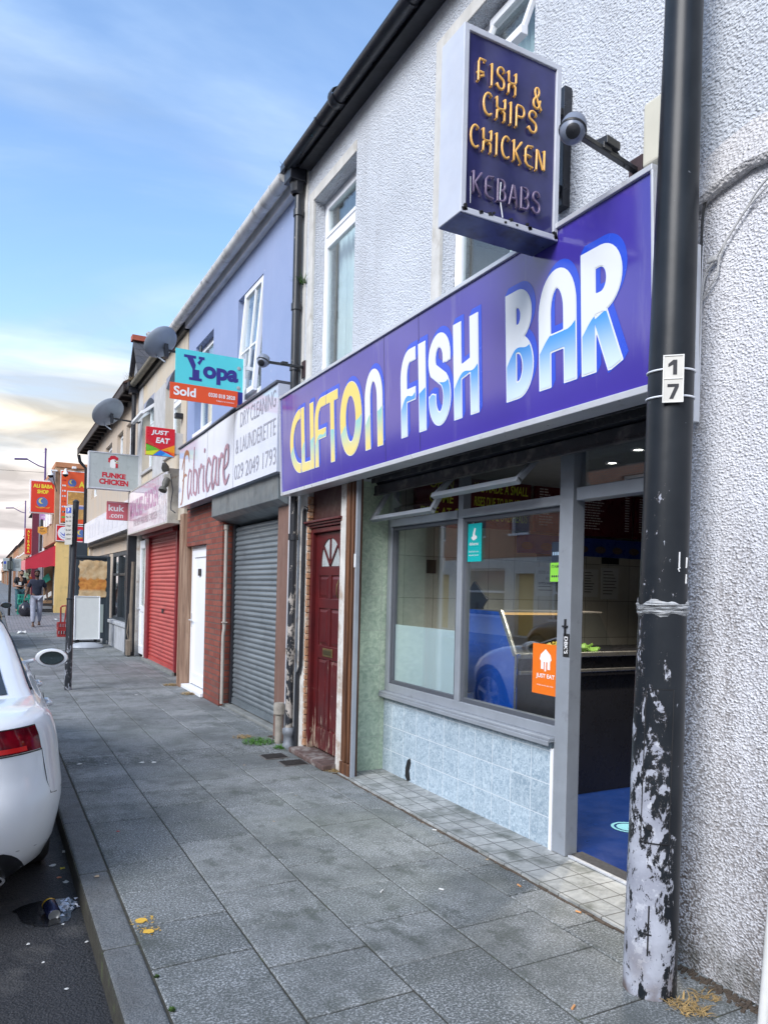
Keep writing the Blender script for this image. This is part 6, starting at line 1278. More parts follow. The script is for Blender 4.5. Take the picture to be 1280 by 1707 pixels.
# awning
AW = thing('shop_awning', 'red fabric awning over the display of the corner shop', 'awning', (1.9, 35, 2.2))
RAW = mat('awning_red', (.60, .03, .055), .7, var=.15, scale=2); RAW2 = mat('awning_faded', (.66, .22, .22), .7, var=.2, scale=2)
m = MB(); n = 14
top = [(2.42, 33.05+k*.5, 3.02) for k in range(n)]; 
def awp(k, t): yy = 33.05+k*.5; x_ = lerp(2.42, 1.32, t); return (x_, yy, 3.02-.62*t-.03*math.sin(math.pi*t)*(k % 2))
for k in range(n-1):
    for j in range(4): m.quad(awp(k, j/4), awp(k+1, j/4), awp(k+1, (j+1)/4), awp(k, (j+1)/4))
m.build('canopy', RAW2, AW, smooth=60)
m = MB()
E_ = [awp(0, j/6) for j in range(7)]; c0 = (2.42, 33.05, 2.16)
low_ = [(lerp(2.42, 1.32, j/6), 33.04, lerp(2.16, 1.98, j/6)+(.03 if j % 2 else 0)) for j in range(7)]
for j in range(6): m.quad(E_[j], E_[j+1], low_[j+1], low_[j])
m.build('side_panel', RAW, AW, smooth=20)
m = MB()
for k in range(n-1): a, b = awp(k, 1), awp(k+1, 1); m.quad(a, b, (b[0], b[1], 1.98), (a[0], a[1], 1.98+.04*(k % 2)))
m.build('valance', RAW2, AW); m = MB(); [m.tube([(2.42, 33.06, 3.0), awp(0, t)], .012, 5) for t in (.35, .7, 1)]; m.tube([(2.42, 33.06, 2.2), (1.33, 33.06, 2.38)], .015, 5); m.build('awning_frame', mat('awning_arm', (.45, .05, .06), .5), AW)
# display stands under the awning
DS = thing('display_shelves', 'dark stepped display shelves beside the yellow wall', 'shelves', (2.05, 34, G0))
m = MB()
for k in range(3): m.box(1.72+k*.18, 2.60, 33.5+.0, 34.6, G0+.02+k*.24, G0+.10+k*.24)
m.box(2.36, 2.40, 33.35, 33.40, G0, 2.6); m.box(2.56, 2.62, 33.4, 36, G0, 2.9); m.build('shelf', mat('dark_shelf', (.035, .035, .04), .6), DS); m = MB(); m.box(2.40, 2.46, 33.30, 33.42, G0+.3, 2.2); m.build('grey_upright', mat('shelf_upright', (.42, .44, .46), .5), DS)
m = MB(); m.prism([(2.06, 33.45, 1.42), (2.30, 33.45, 1.62), (2.20, 33.45, 1.88), (1.98, 33.45, 1.66)], (0, .04, 0)); m.build('price_board', mat('green_price_board', (.03, .30, .22), .6), label='tilted dark green price board hanging under the red awning', cat='board')
m = MB(); m.prism([(1.86, 33.5, .62), (2.34, 33.5, .96), (2.34, 33.5, 1.12), (1.9, 33.5, .80)], (0, .5, 0)); m.build('white_slope_tray', WHT, label='pale sloping tray on the dark display shelves', cat='tray')
rv = random.Random(11)
for lab, c, (x_, z_), cc in (('bunch of orange and red packets hanging under the awning', 'packets', (1.50, 1.58), (.75, .16, .03)), ('bunch of pale green and white packets hanging under the awning', 'packets', (1.40, 1.72), (.45, .55, .40)), ('bunch of white packets at the left end under the awning', 'packets', (1.32, 1.56), (.62, .62, .58))):
    m = MB()
    for k in range(14): p = Vector((x_+rv.uniform(-.08, .08), 33.7+rv.uniform(-.1, .1), z_+rv.uniform(-.12, .12))); m.obox(p, (.035, 0, .01), (0, .01, 0), (-.01, 0, .045))
    m.build('hanging_packets', mat('pk%d' % (x_*100), cc, .5, var=.5, scale=9), label=lab, cat=c, bevel=.004)
# stacked green crates
CG = mat('crate_green', (.02, .30, .21), .5, var=.2); CR = mat('crate_red', (.34, .03, .03), .5, var=.2)
def crate(w, dpt, h, mm, nm='crate'):
    m = MB(); t = .012; m.box(-w/2, w/2, -dpt/2, dpt/2, 0, t)
    for (x0, x1, y0, y1, ax) in ((-w/2, w/2, -dpt/2, -dpt/2+t, 'x'), (-w/2, w/2, dpt/2-t, dpt/2, 'x'), (-w/2, -w/2+t, -dpt/2+t, dpt/2-t, 'y'), (w/2-t, w/2, -dpt/2+t, dpt/2-t, 'y')):
        m.box(x0, x1, y0, y1, t, h*.28); m.box(x0, x1, y0, y1, h*.82, h)
        L = (x1-x0) if ax == 'x' else (y1-y0); n_ = 5
        for k in range(n_+1):
            q = k/n_
            if ax == 'x': c_ = lerp(x0+.01, x1-.01, q); m.box(c_-.012, c_+.012, y0+.001, y1-.001, h*.28, h*.82)
            else: c_ = lerp(y0+.01, y1-.01, q); m.box(x0+.001, x1-.001, c_-.012, c_+.012, h*.28, h*.82)
    return m.mesh(nm), mm
def put_crate(me, mm, loc, rz, lab, grp):
    o = bpy.data.objects.new('crate', me); C.objects.link(o)
    if not me.materials: me.materials.append(mm)
    o.location = loc; o.rotation_euler.z = rz; setp(o, lab, 'crate', grp); return o
cm, _ = crate(.40, .30, .19, CG)
for k in range(4): put_crate(cm, CG, (1.25+.02*(k % 2), 32.3, gz(32.3)+k*.192), .1*(k-1.5), ('green crate at the bottom of the stack by the man in the black top', 'green crate second from the bottom of the stack by the man in the black top', 'green crate third from the bottom of the stack by the man in the black top', 'green crate on top of the stack by the man in the black top')[k], 'green crates on the pavement')
cm2, _ = crate(.36, .30, .20, CR)
for k in range(2): put_crate(cm2, CR, (1.93, 22.6, .002+k*.203), .05*k, ('red crate at the bottom of the pair behind the parking sign pole', 'red crate on top of the pair behind the parking sign pole')[k], 'red crates by the wall')
m = MB(); m.tube([(1.83, 22.55, .41), (1.82, 22.5, .82), (1.86, 22.5, .86), (1.95, 22.5, .87), (1.97, 22.5, .82), (1.93, 22.55, .41)], .022, 6); m.build('trolley_handle', CR, smooth=True, label='red tubular handle standing up from the red crates', cat='handle')
m = MB(); bgv = random.Random(6); m.lathe((1.30, 31.2, gz(31.2)), [(.001, 0), (.16, .01), (.24, .12), (.25, .28), (.2, .42), (.08, .52), (.03, .56), (.06, .60)], 14); 
for i, v in enumerate(m.v): m.v[i] = (v[0]+bgv.uniform(-.025, .025), v[1]+bgv.uniform(-.025, .025), max(v[2]+bgv.uniform(-.015, .015), gz(31.2)))
m.build('rubbish_bag', mat('bin_bag', (.03, .03, .04), .25, var=.3), smooth=50, label='black rubbish bag on the pavement beside the green crates', cat='bag')
# buildings beyond
def far_block(name, lab, x0, y0, y1, h, wm_, roofm=None, rows=2, wy=1.1, gap=2.2, z0=None, shop=None, chimney=False, sky=0):
    g = gz(y0); t = thing(name, lab, 'building', (x0, y0, g)); ops = []
    nwin = max(1, int((y1-y0)/gap)); 
    for k in range(nwin):
        yc = lerp(y0, y1, (k+.5)/nwin); ops.append((yc-wy/2, yc+wy/2, g+3.4, g+4.7))
    m = MB(); m.wallx(x0, x0+.3, y0, y1, g+2.9, g+h, ops); m.box(x0+.3, x0+9, y0, y0+.2, g, g+h); m.box(x0+.3, x0+9, y1-.2, y1, g, g+h); m.box(x0, x0+.3, y0, y0+.3, g, g+2.9); m.box(x0, x0+.3, y1-.3, y1, g, g+2.9); m.build('wall', wm_, t)
    m = MB()
    for (p, q, a, b) in ops: m.box(x0+.1, x0+.16, p, q, a, b)
    m.build('window', mat('far_pane', (.20, .24, .28), .15), t)
    m = MB()
    for (p, q, a, b) in ops: m.box(x0+.04, x0+.1, p, p+.1, a, b); m.box(x0+.04, x0+.1, q-.1, q, a, b); m.box(x0+.04, x0+.1, p+.1, q-.1, b-.1, b); m.box(x0+.04, x0+.1, p+.1, q-.1, (a+b)/2-.05, (a+b)/2+.05); m.box(x0-.05, x0+.1, p, q, a-.12, a)
    m.build('window_frame', UPVC, t)
    m = MB(); m.box(x0+.25, x0+.35, y0+.3, y1-.3, g, g+2.3); m.build('shop_front', shop or mat('far_shopfront', (.10, .10, .12), .3), t); m = MB(); m.box(x0-.12, x0+.3, y0+.1, y1-.1, g+2.35, g+2.9); m.build('fascia', wm_ if not shop else shop, t)
    if roofm: m = MB(); m.prism([(x0-.25, y0, g+h), (x0+4.5, y0, g+h+2.6), (x0+9.2, y0, g+h)], (0, y1-y0, 0)); m.build('roof', roofm, t)
    if chimney:
        m = MB(); m.box(x0+3.9, x0+5.1, y0+.1, y0+.8, g+h+2, g+h+3.6); m.build('chimney', wm_, t)
    return t
far_block('shop_building', 'white and pink rendered shop building just beyond the corner shop', 2.55, 40.05, 44, 4.6, mat('far_white', (.62, .58, .60), .8, var=.3), gap=2)
far_block('shop_building', 'grey rendered shop building with a maroon edge beyond the corner shop', 2.35, 44.05, 50, 5.0, mat('far_grey', (.34, .36, .40), .8, var=.3), SLATE)
m = MB(); m.box(2.02, 2.34, 43.3, 43.6, gz(43), 5.3); m.build('maroon_pillar', mat('maroon_gloss', (.14, .02, .04), .4), label='maroon pillar behind the vertical red sign', cat='pillar')
FB1 = m_brick('far_orange_brick', (.46, .19, .085), (.52, .24, .12), (.35, .28, .22), .3, .1, .01, .004)
far_block('brick_house', 'orange brick house with a gable end, nearest of the distant terrace', 2.75, 62, 68, 4.6, FB1, mat('far_roof', (.12, .09, .10), .8, var=.3), gap=2.2, chimney=True)
FT = ['first', 'second', 'third', 'fourth', 'fifth', 'sixth', 'seventh']
for k in range(7):
    far_block('terrace_house', 'brick terrace house with white windows far down the street, %s after the orange gable house' % FT[k], 2.75, 68.05+k*17, 68.05+k*17+16.95, 4.4, FB1 if k % 2 else m_brick('far_buff_brick', (.44, .27, .16), (.50, .32, .2), (.4, .36, .3), .3, .1, .01, .004), mat('far_roof', (.12, .09, .10), .8, var=.3), gap=2.2, chimney=k % 2 == 0)
m = MB(); m.box(1.9, 2.1, 66, 66.2, 0, 6.2); 
t = thing('hexagonal_sign', 'orange hexagonal sign on a black post beyond the corner shop', 'sign', (2.14, 37, 3.6))
m = MB(); m.prism([(1.96, 37, 3.74), (2.14, 37, 3.64), (2.34, 37, 3.74), (2.34, 37, 3.99), (2.14, 37, 4.03), (1.96, 37, 3.99)], (0, .05, 0)); m.build('plate', mat('hex_orange', (.62, .33, .06), .5), t); m = MB(); m.tube([(2.12, 37.1, 3.7), (2.12, 37.1, 4.35)], .05, 8); m.box(2.10, 2.14, 37.06, 37.1, 4.0, 4.35); m.tube([(2.10, 37.1, 3.64), (2.10, 37.1, 2.9)], .05, 8); m.build('post', BLACKM, t)
fr = FY(2.15, 37, 3.88); text('B.P', fr, -.02, .04, .08, INK, 'lettering', t, bold=.03, c=.003); text('PIZZA', fr, 0, -.07, .06, INK, 'lettering', t, c=.003)
t = thing('small_pink_sign', 'small lilac sign hanging behind the square red box sign', 'sign', (2.25, 38, 4.3)); m = MB(); m.box(2.08, 2.45, 38, 38.06, 4.38, 4.66); m.build('panel', mat('lilac', (.45, .25, .50), .5), t); fr = FY(2.26, 38, 4.52); text('open', fr, 0, 0, .08, WHT, 'lettering', t, c=.003)
t = thing('tan_poster_sign', 'small tan poster on the white shop building beyond the red awning', 'poster', (2.45, 36.5, 3.5)); m = MB(); m.box(2.34, 2.62, 36.5, 36.55, 3.62, 4.02); m.build('panel', mat('tan_poster', (.42, .28, .16), .6, var=.5, scale=5), t)
# lamp posts
VIO = mat('violet_post', (.10, .05, .20), .5)
def lamp(x, y, h, ax, lab):
    g = gz(y); t = thing('street_lamp', lab, 'street lamp', (x, y, g), group='street lamps'); m = MB(); m.tube([(x, y, g), (x, y, g+1.2), (x, y, h)], [.11, .075, .055], 10); m.lathe((x, y, h), [(.06, 0), (.07, .05), (.001, .14)], 10); m.build('column', VIO, t, smooth=40)
    m = MB(); m.tube([(x, y, h-1.1), (x-.35, y, h-1.02), (x-.75, y, h-.82), (x-1.05, y, h-.66)], .035, 6); m.tube([(x, y, h-.1), (x-.9, y, h-.75)], .008, 4); m.build('arm', VIO, t, smooth=True)
    m = MB(); m.obox((x-1.35, y, h-.70), (.36, 0, .03), (0, .12, 0), (-.004, 0, .045)); m.build('lantern', VIO, t, bevel=.02); return t
lamp(2.98, 50, 9.6, 0, 'violet street lamp with a curved arm, above the square red box sign'); lamp(3.10, 80, 9.2, 0, 'violet street lamp with a curved arm, small and farther away at the left')
m = MB(); m.tube([(-9, 50, 8.3), (-3, 50, 8.05), (2.95, 50, 8.2)], .012, 4); m.build('overhead_wire', CABB, label='thin wire strung across the street below the nearer lamp arm', cat='wire')
# bus stop
t = thing('bus_stop', 'thin black post carrying a wide pale timetable board near the street end', 'bus stop', (.73, 31.5, gz(31.5))); g = gz(31.5)
m = MB(); m.tube([(.74, 31.5, g), (.76, 31.5, 2.44)], .045, 8); m.build('post', BLACKM, t); m = MB(); m.box(.50, 1.12, 31.52, 31.56, 1.90, 2.38); m.build('board', mat('pale_board', (.50, .54, .52), .5, var=.3, scale=6), t, bevel=.01); m = MB(); m.box(.64, .84, 31.46, 31.52, 1.96, 2.28); m.build('timetable_case', mat('case_grey', (.10, .12, .11), .4), t)
fr = FY(.81, 31.52, 2.14); m = MB(); rect(m, fr, -.28, -.20, .02, .12, .003); m.build('blue_panel', mat('bus_blue', (.05, .10, .5), .5), t); m = MB(); [rect(m, fr, .08, .26, .14-k*.05, .155-k*.05, .003) for k in range(6)]; [rect(m, fr, -.28, -.20, -.03-k*.04, -.02-k*.04, .003) for k in range(4)]; m.build('printed_lines', INK, t)
# far tree
def leafcloud(m, c, r, n, s, rg):
    for k in range(n):
        d = Vector((rg.gauss(0, 1), rg.gauss(0, 1), rg.gauss(0, 1))).normalized()*(rg.random()**.4); p = Vector((c[0]+d.x*r[0], c[1]+d.y*r[1], c[2]+d.z*r[2])); a = Vector((rg.uniform(-1, 1), rg.uniform(-1, 1), rg.uniform(-1, 1))).normalized()*s; b = a.orthogonal().normalized()*s*.6
        m.add([p-a, p+b, p+a, p-b], [(0, 1, 2, 3)])
LEAF = mat('leaf_green', (.07, .11, .035), .7, var=.6, scale=.8)
def tree(x, y, h, r, lab, n=900, s=.16):
    g = gz(y); t = thing('street_tree', lab, 'tree', (x, y, g)); rg = random.Random(int(x*10+y)); m = MB(); m.tube([(x, y, g), (x+.05, y, g+h*.3), (x, y+.1, g+h*.6)], [.16, .11, .05], 8)
    for k in range(5): a = k*1.3; m.tube([(x, y, g+h*.35), (x+r*.5*math.cos(a), y+r*.5*math.sin(a), g+h*.7)], [.06, .02], 5)
    m.build('trunk', mat('bark', (.08, .06, .045), .9), t); m = MB()
    for k in range(7): a = k*.9; leafcloud(m, (x+r*.55*math.cos(a), y+r*.55*math.sin(a), g+h*(.55+.06*k)), (r*.5, r*.5, r*.42), n//7, s, rg)
    m.build('crown', LEAF, t); return t
tree(2.5, 58, 3.0, .42, 'small green tree behind the vertical red sign', 400, .07)
tree(-1.5, 330, 9, 4.5, 'hazy round tree closing the far end of the street', 900, .5)

# ================================================================ STREET THINGS IN THE MIDDLE DISTANCE
t = thing('notice_board', 'tall dark framed board covered with torn tan paper, at right angles to the wall', 'notice board', (2.3, 19.6, 0)); DKG = mat('dark_slate_frame', (.035, .05, .065), .45, var=.25)
m = MB(); m.box(1.90, 2.68, 19.60, 19.66, .15, 2.17); m.box(1.93, 2.02, 19.58, 19.68, .0, .15); m.box(2.56, 2.64, 19.58, 19.68, 0, .15); m.box(2.62, 2.70, 19.56, 19.72, .1, 2.19); m.box(1.88, 2.70, 19.57, 19.70, 2.14, 2.20); m.build('frame', DKG, t, bevel=.006)
m = MB(); m.box(2.44, 2.56, 19.585, 19.60, .30, 1.0); m.build('lower_panel', mat('panel_grey_green', (.32, .38, .37), .4), t)
rp = random.Random(8); m = MB(); NX, NZ = 10, 12; V = []
for j in range(NZ+1):
    for i in range(NX+1):
        ex = (rp.uniform(-.03, .03) if i in (0, NX) else 0); ez = (rp.uniform(-.03, .03) if j in (0, NZ) else 0); V.append((lerp(1.98, 2.62, i/NX)+ex, 19.588-abs(rp.gauss(0, .012)), lerp(1.19, 2.07, j/NZ)+ez))
m.add(V, [(j*(NX+1)+i, j*(NX+1)+i+1, (j+1)*(NX+1)+i+1, (j+1)*(NX+1)+i) for j in range(NZ) for i in range(NX)])
def m_tanpaper():
    n = NT('tan_paper'); x, y, z = n.xyz(); a = n.math('MULTIPLY', n.rng(n.math('ADD', z, n.math('MULTIPLY', n.noise(6, 4), .3)), 1.80, 1.76), n.rng(z, 1.32, 1.38)); c = n.mix(a, n.mix(n.rng(n.noise(7, 6), .35, .65), (.55, .36, .18), (.66, .50, .30)), n.mix(n.rng(n.noise(9, 5), .4, .6), (.62, .27, .06), (.48, .18, .04))); n.bump(n.noise(9, 5), .8, .02); return n.fin(c, .85)
m.build('torn_paper', m_tanpaper(), t, smooth=30)
m = MB(); m.box(1.88, 2.32, 21.0, 21.2, .4, 2.58); m.build('dark_cabinet', DKG, label='dark slate coloured box standing behind the papered board', cat='cabinet', bevel=.01)
t = thing('a_board', 'blank white pavement sign board on a grey water filled base', 'pavement sign', (2.08, 18.6, 0))
m = MB(); m.prism([(1.79, 18.56, .20), (2.36, 18.56, .20), (2.36, 18.62, 1.22), (1.79, 18.62, 1.22)], (0, .03, .0)); m.build('board', mat('whiteboard', (.66, .69, .68), .35, var=.08), t, bevel=.01)
m = MB(); m.tube([(1.80, 18.555, .21), (2.35, 18.555, .21), (2.35, 18.615, 1.21), (1.80, 18.615, 1.21)], .014, 6, closed=True); m.build('rim', UPVC, t, smooth=40)
m = MB(); m.tube([(1.78, 18.62, .16), (2.38, 18.62, .16)], .02, 6); m.box(1.86, 1.92, 18.6, 18.66, .08, .2); m.box(2.24, 2.30, 18.6, 18.66, .08, .2); m.build('spring_feet', BLACKM, t)
m = MB(); m.lathe((2.08, 18.62, .0), [(.001, .0), (.36, .0), (.38, .02), (.34, .08), (.2, .13), (.001, .14)], 28); m.v = [(2.08+(v[0]-2.08)*1.0, 18.62+(v[1]-18.62)*.6, v[2]) for v in m.v]; m.build('water_base', mat('base_grey', (.40, .43, .47), .45, var=.2), t, smooth=50)
# parking sign post
t = thing('parking_sign_post', 'black tubular post with a small parking times plate, standing behind the white car', 'sign post', (1.04, 11.46, 0))
m = MB(); m.tube([(1.045, 11.46, 0), (1.05, 11.46, 1.3), (1.052, 11.46, 1.32), (1.095, 11.46, 2.70)], [.049, .049, .043, .041], 16); m.lathe((1.095, 11.46, 2.68), [(.043, 0), (.044, .02), (.02, .045), (.001, .05)], 14); m.lathe((1.05, 11.46, 1.29), [(.05, 0), (.052, .005), (.052, .02), (.046, .025)], 16); m.build('post', m_peel('sign_post_paint', (.016, .019, .024), (.35, .37, .42), 14, 0, 1.6, .50, .74, stretch=.6), t, smooth=35)
ct, st2 = math.cos(R(62)), math.sin(R(62)); fr = Fr((1.01, 11.42, 2.35), (ct, st2*-1, 0), (0, 0, 1)); fr = Fr((1.0, 11.40, 2.35), (ct, -st2, 0), (0, 0, 1))
m = MB(); m.obox(fr.o, fr.r*.085, (0, 0, .275), fr.n*.003); m.build('plate', mat('parking_plate', (.50, .48, .44), .45, var=.1), t)
m = MB(); rect(m, fr, -.06, .06, .17, .25, .005); m.build('blue_square', mat('park_blue', (.05, .10, .45), .4), t); text('P', fr, 0, .21, .06, WHT, 'lettering', t, c=.007, bold=.02)
for k, s in enumerate(('Mon - Sat', '8am - 6pm', '1 hour', 'No return', 'within', '2 hours')): text(s, fr, 0, .12-k*.062, .03, INK, 'lettering', t, width=.12, c=.005)
m = MB(); m.bar((1.02, 11.41, 2.5), (1.08, 11.46, 2.5), .02, .03); m.bar((1.02, 11.41, 2.2), (1.08, 11.46, 2.2), .02, .03); m.build('clip', ALUW, t)

# ================================================================ SMALL THINGS ON THE GROUND
t = thing('drinks_can', 'navy and gold drinks can lying on its side in the gutter in a wet patch', 'can', (.31, 4.02, -.12)); cc = Vector((.315, 4.03, -.087)); ax = Vector((.12, -.72, -.12)).normalized()
m = MB(); m.lathe(cc-ax*.058, [(.026, 0), (.033, .008), (.033, .108), (.026, .118)], 24, axis=ax); m.build('can_body', mat('can_navy', (.015, .02, .06), .25, .6), t, smooth=45)
m = MB(); m.lathe(cc-ax*.058, [(.0336, .012), (.0336, .024)], 24, axis=ax); m.build('gold_band', mat('can_gold', (.62, .36, .03), .3, .5), t, smooth=45)
m = MB(); m.lathe(cc-ax*.058, [(.026, .118), (.028, .121), (.025, .121), (.024, .113), (.001, .113)], 24, axis=ax); m.lathe(cc-ax*.058, [(.001, .0), (.024, -.001), (.026, .0)], 24, axis=ax); m.build('can_lid', mat('can_alu', (.72, .72, .70), .3, .8), t, smooth=45)
m = MB(); rw = random.Random(12); P = [(.30+(.13+.035*math.sin(a*3)+rw.uniform(-.015, .015))*math.cos(a), 4.06+(.20+.05*math.cos(a*2)+rw.uniform(-.02, .02))*math.sin(a), -.1165) for a in np.linspace(0, 6.1, 26)]; m.add(P, [tuple(range(26))]); m.build('wet_patch', mat('wet_asphalt', (.012, .013, .016), .12, var=.3, bump=.002, bscale=60), kind='structure')
m = MB(); rk = random.Random(5)
for k in range(60): p = Vector((.39+rk.gauss(0, .022), 4.09+rk.gauss(0, .035), -.112+abs(rk.gauss(0, .006)))); a = Vector((rk.uniform(-1, 1), rk.uniform(-1, 1), rk.uniform(-.4, .4))).normalized()*.012; m.add([p-a, p+a, p+a.orthogonal().normalized()*.012], [(0, 1, 2)])
m.build('crumpled_foil', mat('foil', (.55, .58, .66), .35, .4), label='crumpled scrap of pale foil beside the drinks can', cat='litter')
def scrap(x, y, z, s, mm, lab, grp=None, name='paper_scrap', seed=0, flat=.3):
    rg = random.Random(seed+int(x*1000)+int(y*100)); n_ = 8; m = MB(); P = [(x+s*rg.uniform(.5, 1)*math.cos(a), y+s*rg.uniform(.5, 1.1)*math.sin(a), z+.001+s*flat*rg.random()) for a in np.linspace(0, 5.5, n_)]
    c = (x, y, z+.002+s*flat*.7); m.add(P+[c], [(i, (i+1) % n_, n_) for i in range(n_)]); return m.build(name, mm, label=lab, cat='litter', group=grp, smooth=30)
WP = mat('litter_white', (.62, .62, .60), .8); YP = mat('litter_yellow', (.72, .58, .03), .6); OP = mat('litter_orange', (.60, .20, .10), .7); TP = mat('litter_tan', (.42, .32, .22), .8); RP = mat('litter_red', (.35, .04, .03), .6)
scrap(.42, 4.66, -.12, .022, YP, 'small bright yellow scrap in the gutter behind the car'); scrap(.37, 4.73, -.12, .026, WP, 'white paper scrap in the gutter nearest the rear tyre'); scrap(.455, 4.93, -.12, .03, WP, 'white torn paper against the kerb, highest of the gutter litter')
scrap(.39, 4.52, -.12, .018, OP, 'small orange scrap in the gutter below the yellow one'); scrap(.42, 4.44, -.12, .022, WP, 'small white scrap against the kerb, below the orange one')
for (x_, y_) in ((.44, 3.66), (.25, 3.54), (.32, 3.27), (.36, 3.9), (.2, 3.75)): scrap(x_, y_, -.12, .011, WP, 'tiny pale crumb on the dark road', 'tiny pale crumbs on the road', 'crumb')
scrap(.54, 4.13, 0, .022, TP, 'tan scrap lying on the kerb stone'); scrap(.75, 4.83, 0, .014, RP, 'tiny red scrap on the paving')
for (x_, y_) in ((1.3, 6.58), (1.21, 6.62), (.72, 6.75), (1.85, 10.65)): scrap(x_, y_, 0, .03, WP, 'small white scrap on the paving near the drain strip', 'white scraps on the paving', flat=.15)
scrap(.9, 24.0, 0, .17, WP, 'white plastic bag lying on the pavement before the crossing', name='plastic_bag', flat=.5); scrap(2.2, 29.5, gz(29.5), .16, WP, 'white plastic bag lying near the foot of the yellow wall', name='plastic_bag', flat=.4)
rc_ = random.Random(77)
for k in range(16):
    if k < 9: x_, y_ = 2.575+rc_.uniform(-.03, .02), 2.4+k*.36+rc_.uniform(-.1, .1)
    else: x_, y_ = rc_.uniform(.8, 2.4), rc_.uniform(2.4, 7.5)
    scrap(x_, y_, 0, rc_.uniform(.007, .014), (WP, TP)[k % 2], 'tiny pale crumb of litter on the paving slabs', 'crumbs of litter on the paving', 'crumb')
BUT = mat('cigarette_tip', (.62, .30, .12), .8); rb = random.Random(21)
for (x_, y_) in ((1.96, 2.09), (2.10, 3.22), (2.56, 2.71), (2.5, 3.09), (1.81, 3.33), (2.57, 4.04)):
    a = rb.uniform(0, 3.1); m = MB(); dv = Vector((math.cos(a), math.sin(a), 0))*.014; m.tube([Vector((x_, y_, .0065))-dv, Vector((x_, y_, .0065))+dv], .0045, 7); m.build('cigarette_end', BUT if y_ < 3.2 else WP, label='cigarette end lying on the pavement near the entrance step', cat='litter', group='cigarette ends by the entrance')
def splat(x, y, rx, ry, mm, lab, seed):
    rg = random.Random(seed); m = MB(); n_ = 22; P = [(x+rx*rg.uniform(.75, 1.1)*math.cos(a), y+ry*rg.uniform(.75, 1.1)*math.sin(a), .0028) for a in np.linspace(0, 6.0, n_)]; m.add(P, [tuple(range(n_))])
    for k in range(26):
        a = rg.uniform(0, 6.3); r_ = rg.uniform(1.1, 2.2); q = rg.uniform(.0015, .004); px, py = x+rx*r_*math.cos(a), y+ry*r_*math.sin(a); m.add([(px-q, py-q, .0026), (px+q, py-q, .0026), (px+q, py+q, .0026), (px-q, py+q, .0026)], [(0, 1, 2, 3)])
    return m.build('paint_splat', mm, label=lab, cat='splat')
YS_ = mat('yellow_splat', (.78, .46, .05), .5, var=.3, scale=60); splat(.655, 3.51, .028, .028, YS_, 'yellow splat on the paving by the kerb, upper one of two', 3); splat(.665, 3.385, .026, .024, YS_, 'yellow splat on the paving by the kerb, lower one of two', 4)
# two small iron covers near the red door
for (x_, y_, lab) in ((2.33, 6.40, 'small iron cover in the paving, farther of the two below the red door'), (2.40, 6.10, 'small iron cover in the paving, nearer of the two below the red door')):
    t = thing('iron_cover', lab, 'manhole cover', (x_, y_, 0), group='small iron covers'); m = MB(); m.box(x_-.115, x_+.115, y_-.10, y_+.10, .0015, .006); m.build('rim', mat('cover_rim', (.16, .15, .14), .7, .2), t, bevel=.002); m = MB(); m.box(x_-.10, x_+.10, y_-.085, y_+.085, .0075, .010)
    for i in range(-4, 5): m.box(x_+i*.021-.004, x_+i*.021+.004, y_-.08, y_+.08, .010, .0125)
    m.build('lid', IRON, t)
# clay gully pots at the pipes
t = thing('gully_pipe', 'cracked grey clay pipe stub at the foot of the brown pilaster', 'pipe', (2.57, 6.95, 0)); m = MB(); m.tube([(2.57, 6.95, 0), (2.57, 6.95, .36)], .036, 12); m.lathe((2.57, 6.95, .28), [(.038, 0), (.055, .01), (.055, .10), (.045, .12), (.001, .12)], 14); m.build('stub', mat('clay_grey', (.33, .30, .26), .8, var=.5, scale=14, bump=.003), t, smooth=40)
t = thing('pipe_shoe', 'grey painted iron shoe at the foot of the black downpipe', 'pipe', (2.585, 6.71, 0)); m = MB(); m.lathe((2.585, 6.71, .0), [(.06, 0), (.062, .03), (.05, .05), (.05, .12), (.062, .14), (.062, .18), (.045, .2)], 14); m.build('shoe', mat('shoe_grey', (.22, .24, .27), .6, .3, var=.5, scale=15), t, smooth=40)
# weeds
def tuft(x, y, r, n_, h, mm, lab, grp=None, sd_=0, z=0, cat='weeds', lean=.6):
    rg = random.Random(sd_+int(x*100)); m = MB()
    for k in range(n_):
        a = rg.uniform(0, 6.3); q = r*rg.random()**.7; p = Vector((x+q*math.cos(a), y+q*math.sin(a), z)); b = rg.uniform(0, 6.3); l = h*rg.uniform(.4, 1.1); w = Vector((-math.sin(b), math.cos(b), 0))*rg.uniform(.0015, .004); d_ = Vector((math.cos(b)*lean, math.sin(b)*lean, 1)).normalized()
        m1 = p+d_*l*.6; tip = p+d_*l+Vector((math.cos(b), math.sin(b), -.5))*l*.25; m.add([p-w, p+w, m1+w*.8, m1-w*.8, tip], [(0, 1, 2, 3), (3, 2, 4)])
    return m.build('weed_tuft', mm, label=lab, cat=cat, group=grp)
WG = mat('weed_green', (.07, .20, .02), .6, var=.5, scale=20); WD = mat('dry_grass', (.40, .27, .11), .8, var=.4, scale=30); MOSS = mat('moss', (.05, .11, .015), .9, var=.5, scale=40)
tuft(2.40, 7.05, .17, 420, .055, WG, 'bright green weeds at the foot of the black downpipe', lean=1.2); tuft(2.52, 6.72, .08, 160, .05, WG, 'small green weeds between the downpipe and the iron covers', lean=1.2)
tuft(2.33, 7.35, .10, 130, .05, WD, 'dry straw coloured weeds left of the green weeds', sd_=3, lean=1.8); tuft(2.62, 5.72, .09, 150, .05, WD, 'dry weeds at the foot of the red door jamb', sd_=4, lean=1.8); tuft(2.5, 11.5, .12, 150, .07, WD, 'dry weeds at the foot of the tan timber pilaster', sd_=5, lean=1.5); tuft(2.55, 10.5, .12, 150, .07, WD, 'dry weeds beside the white door step', sd_=6, lean=1.5)
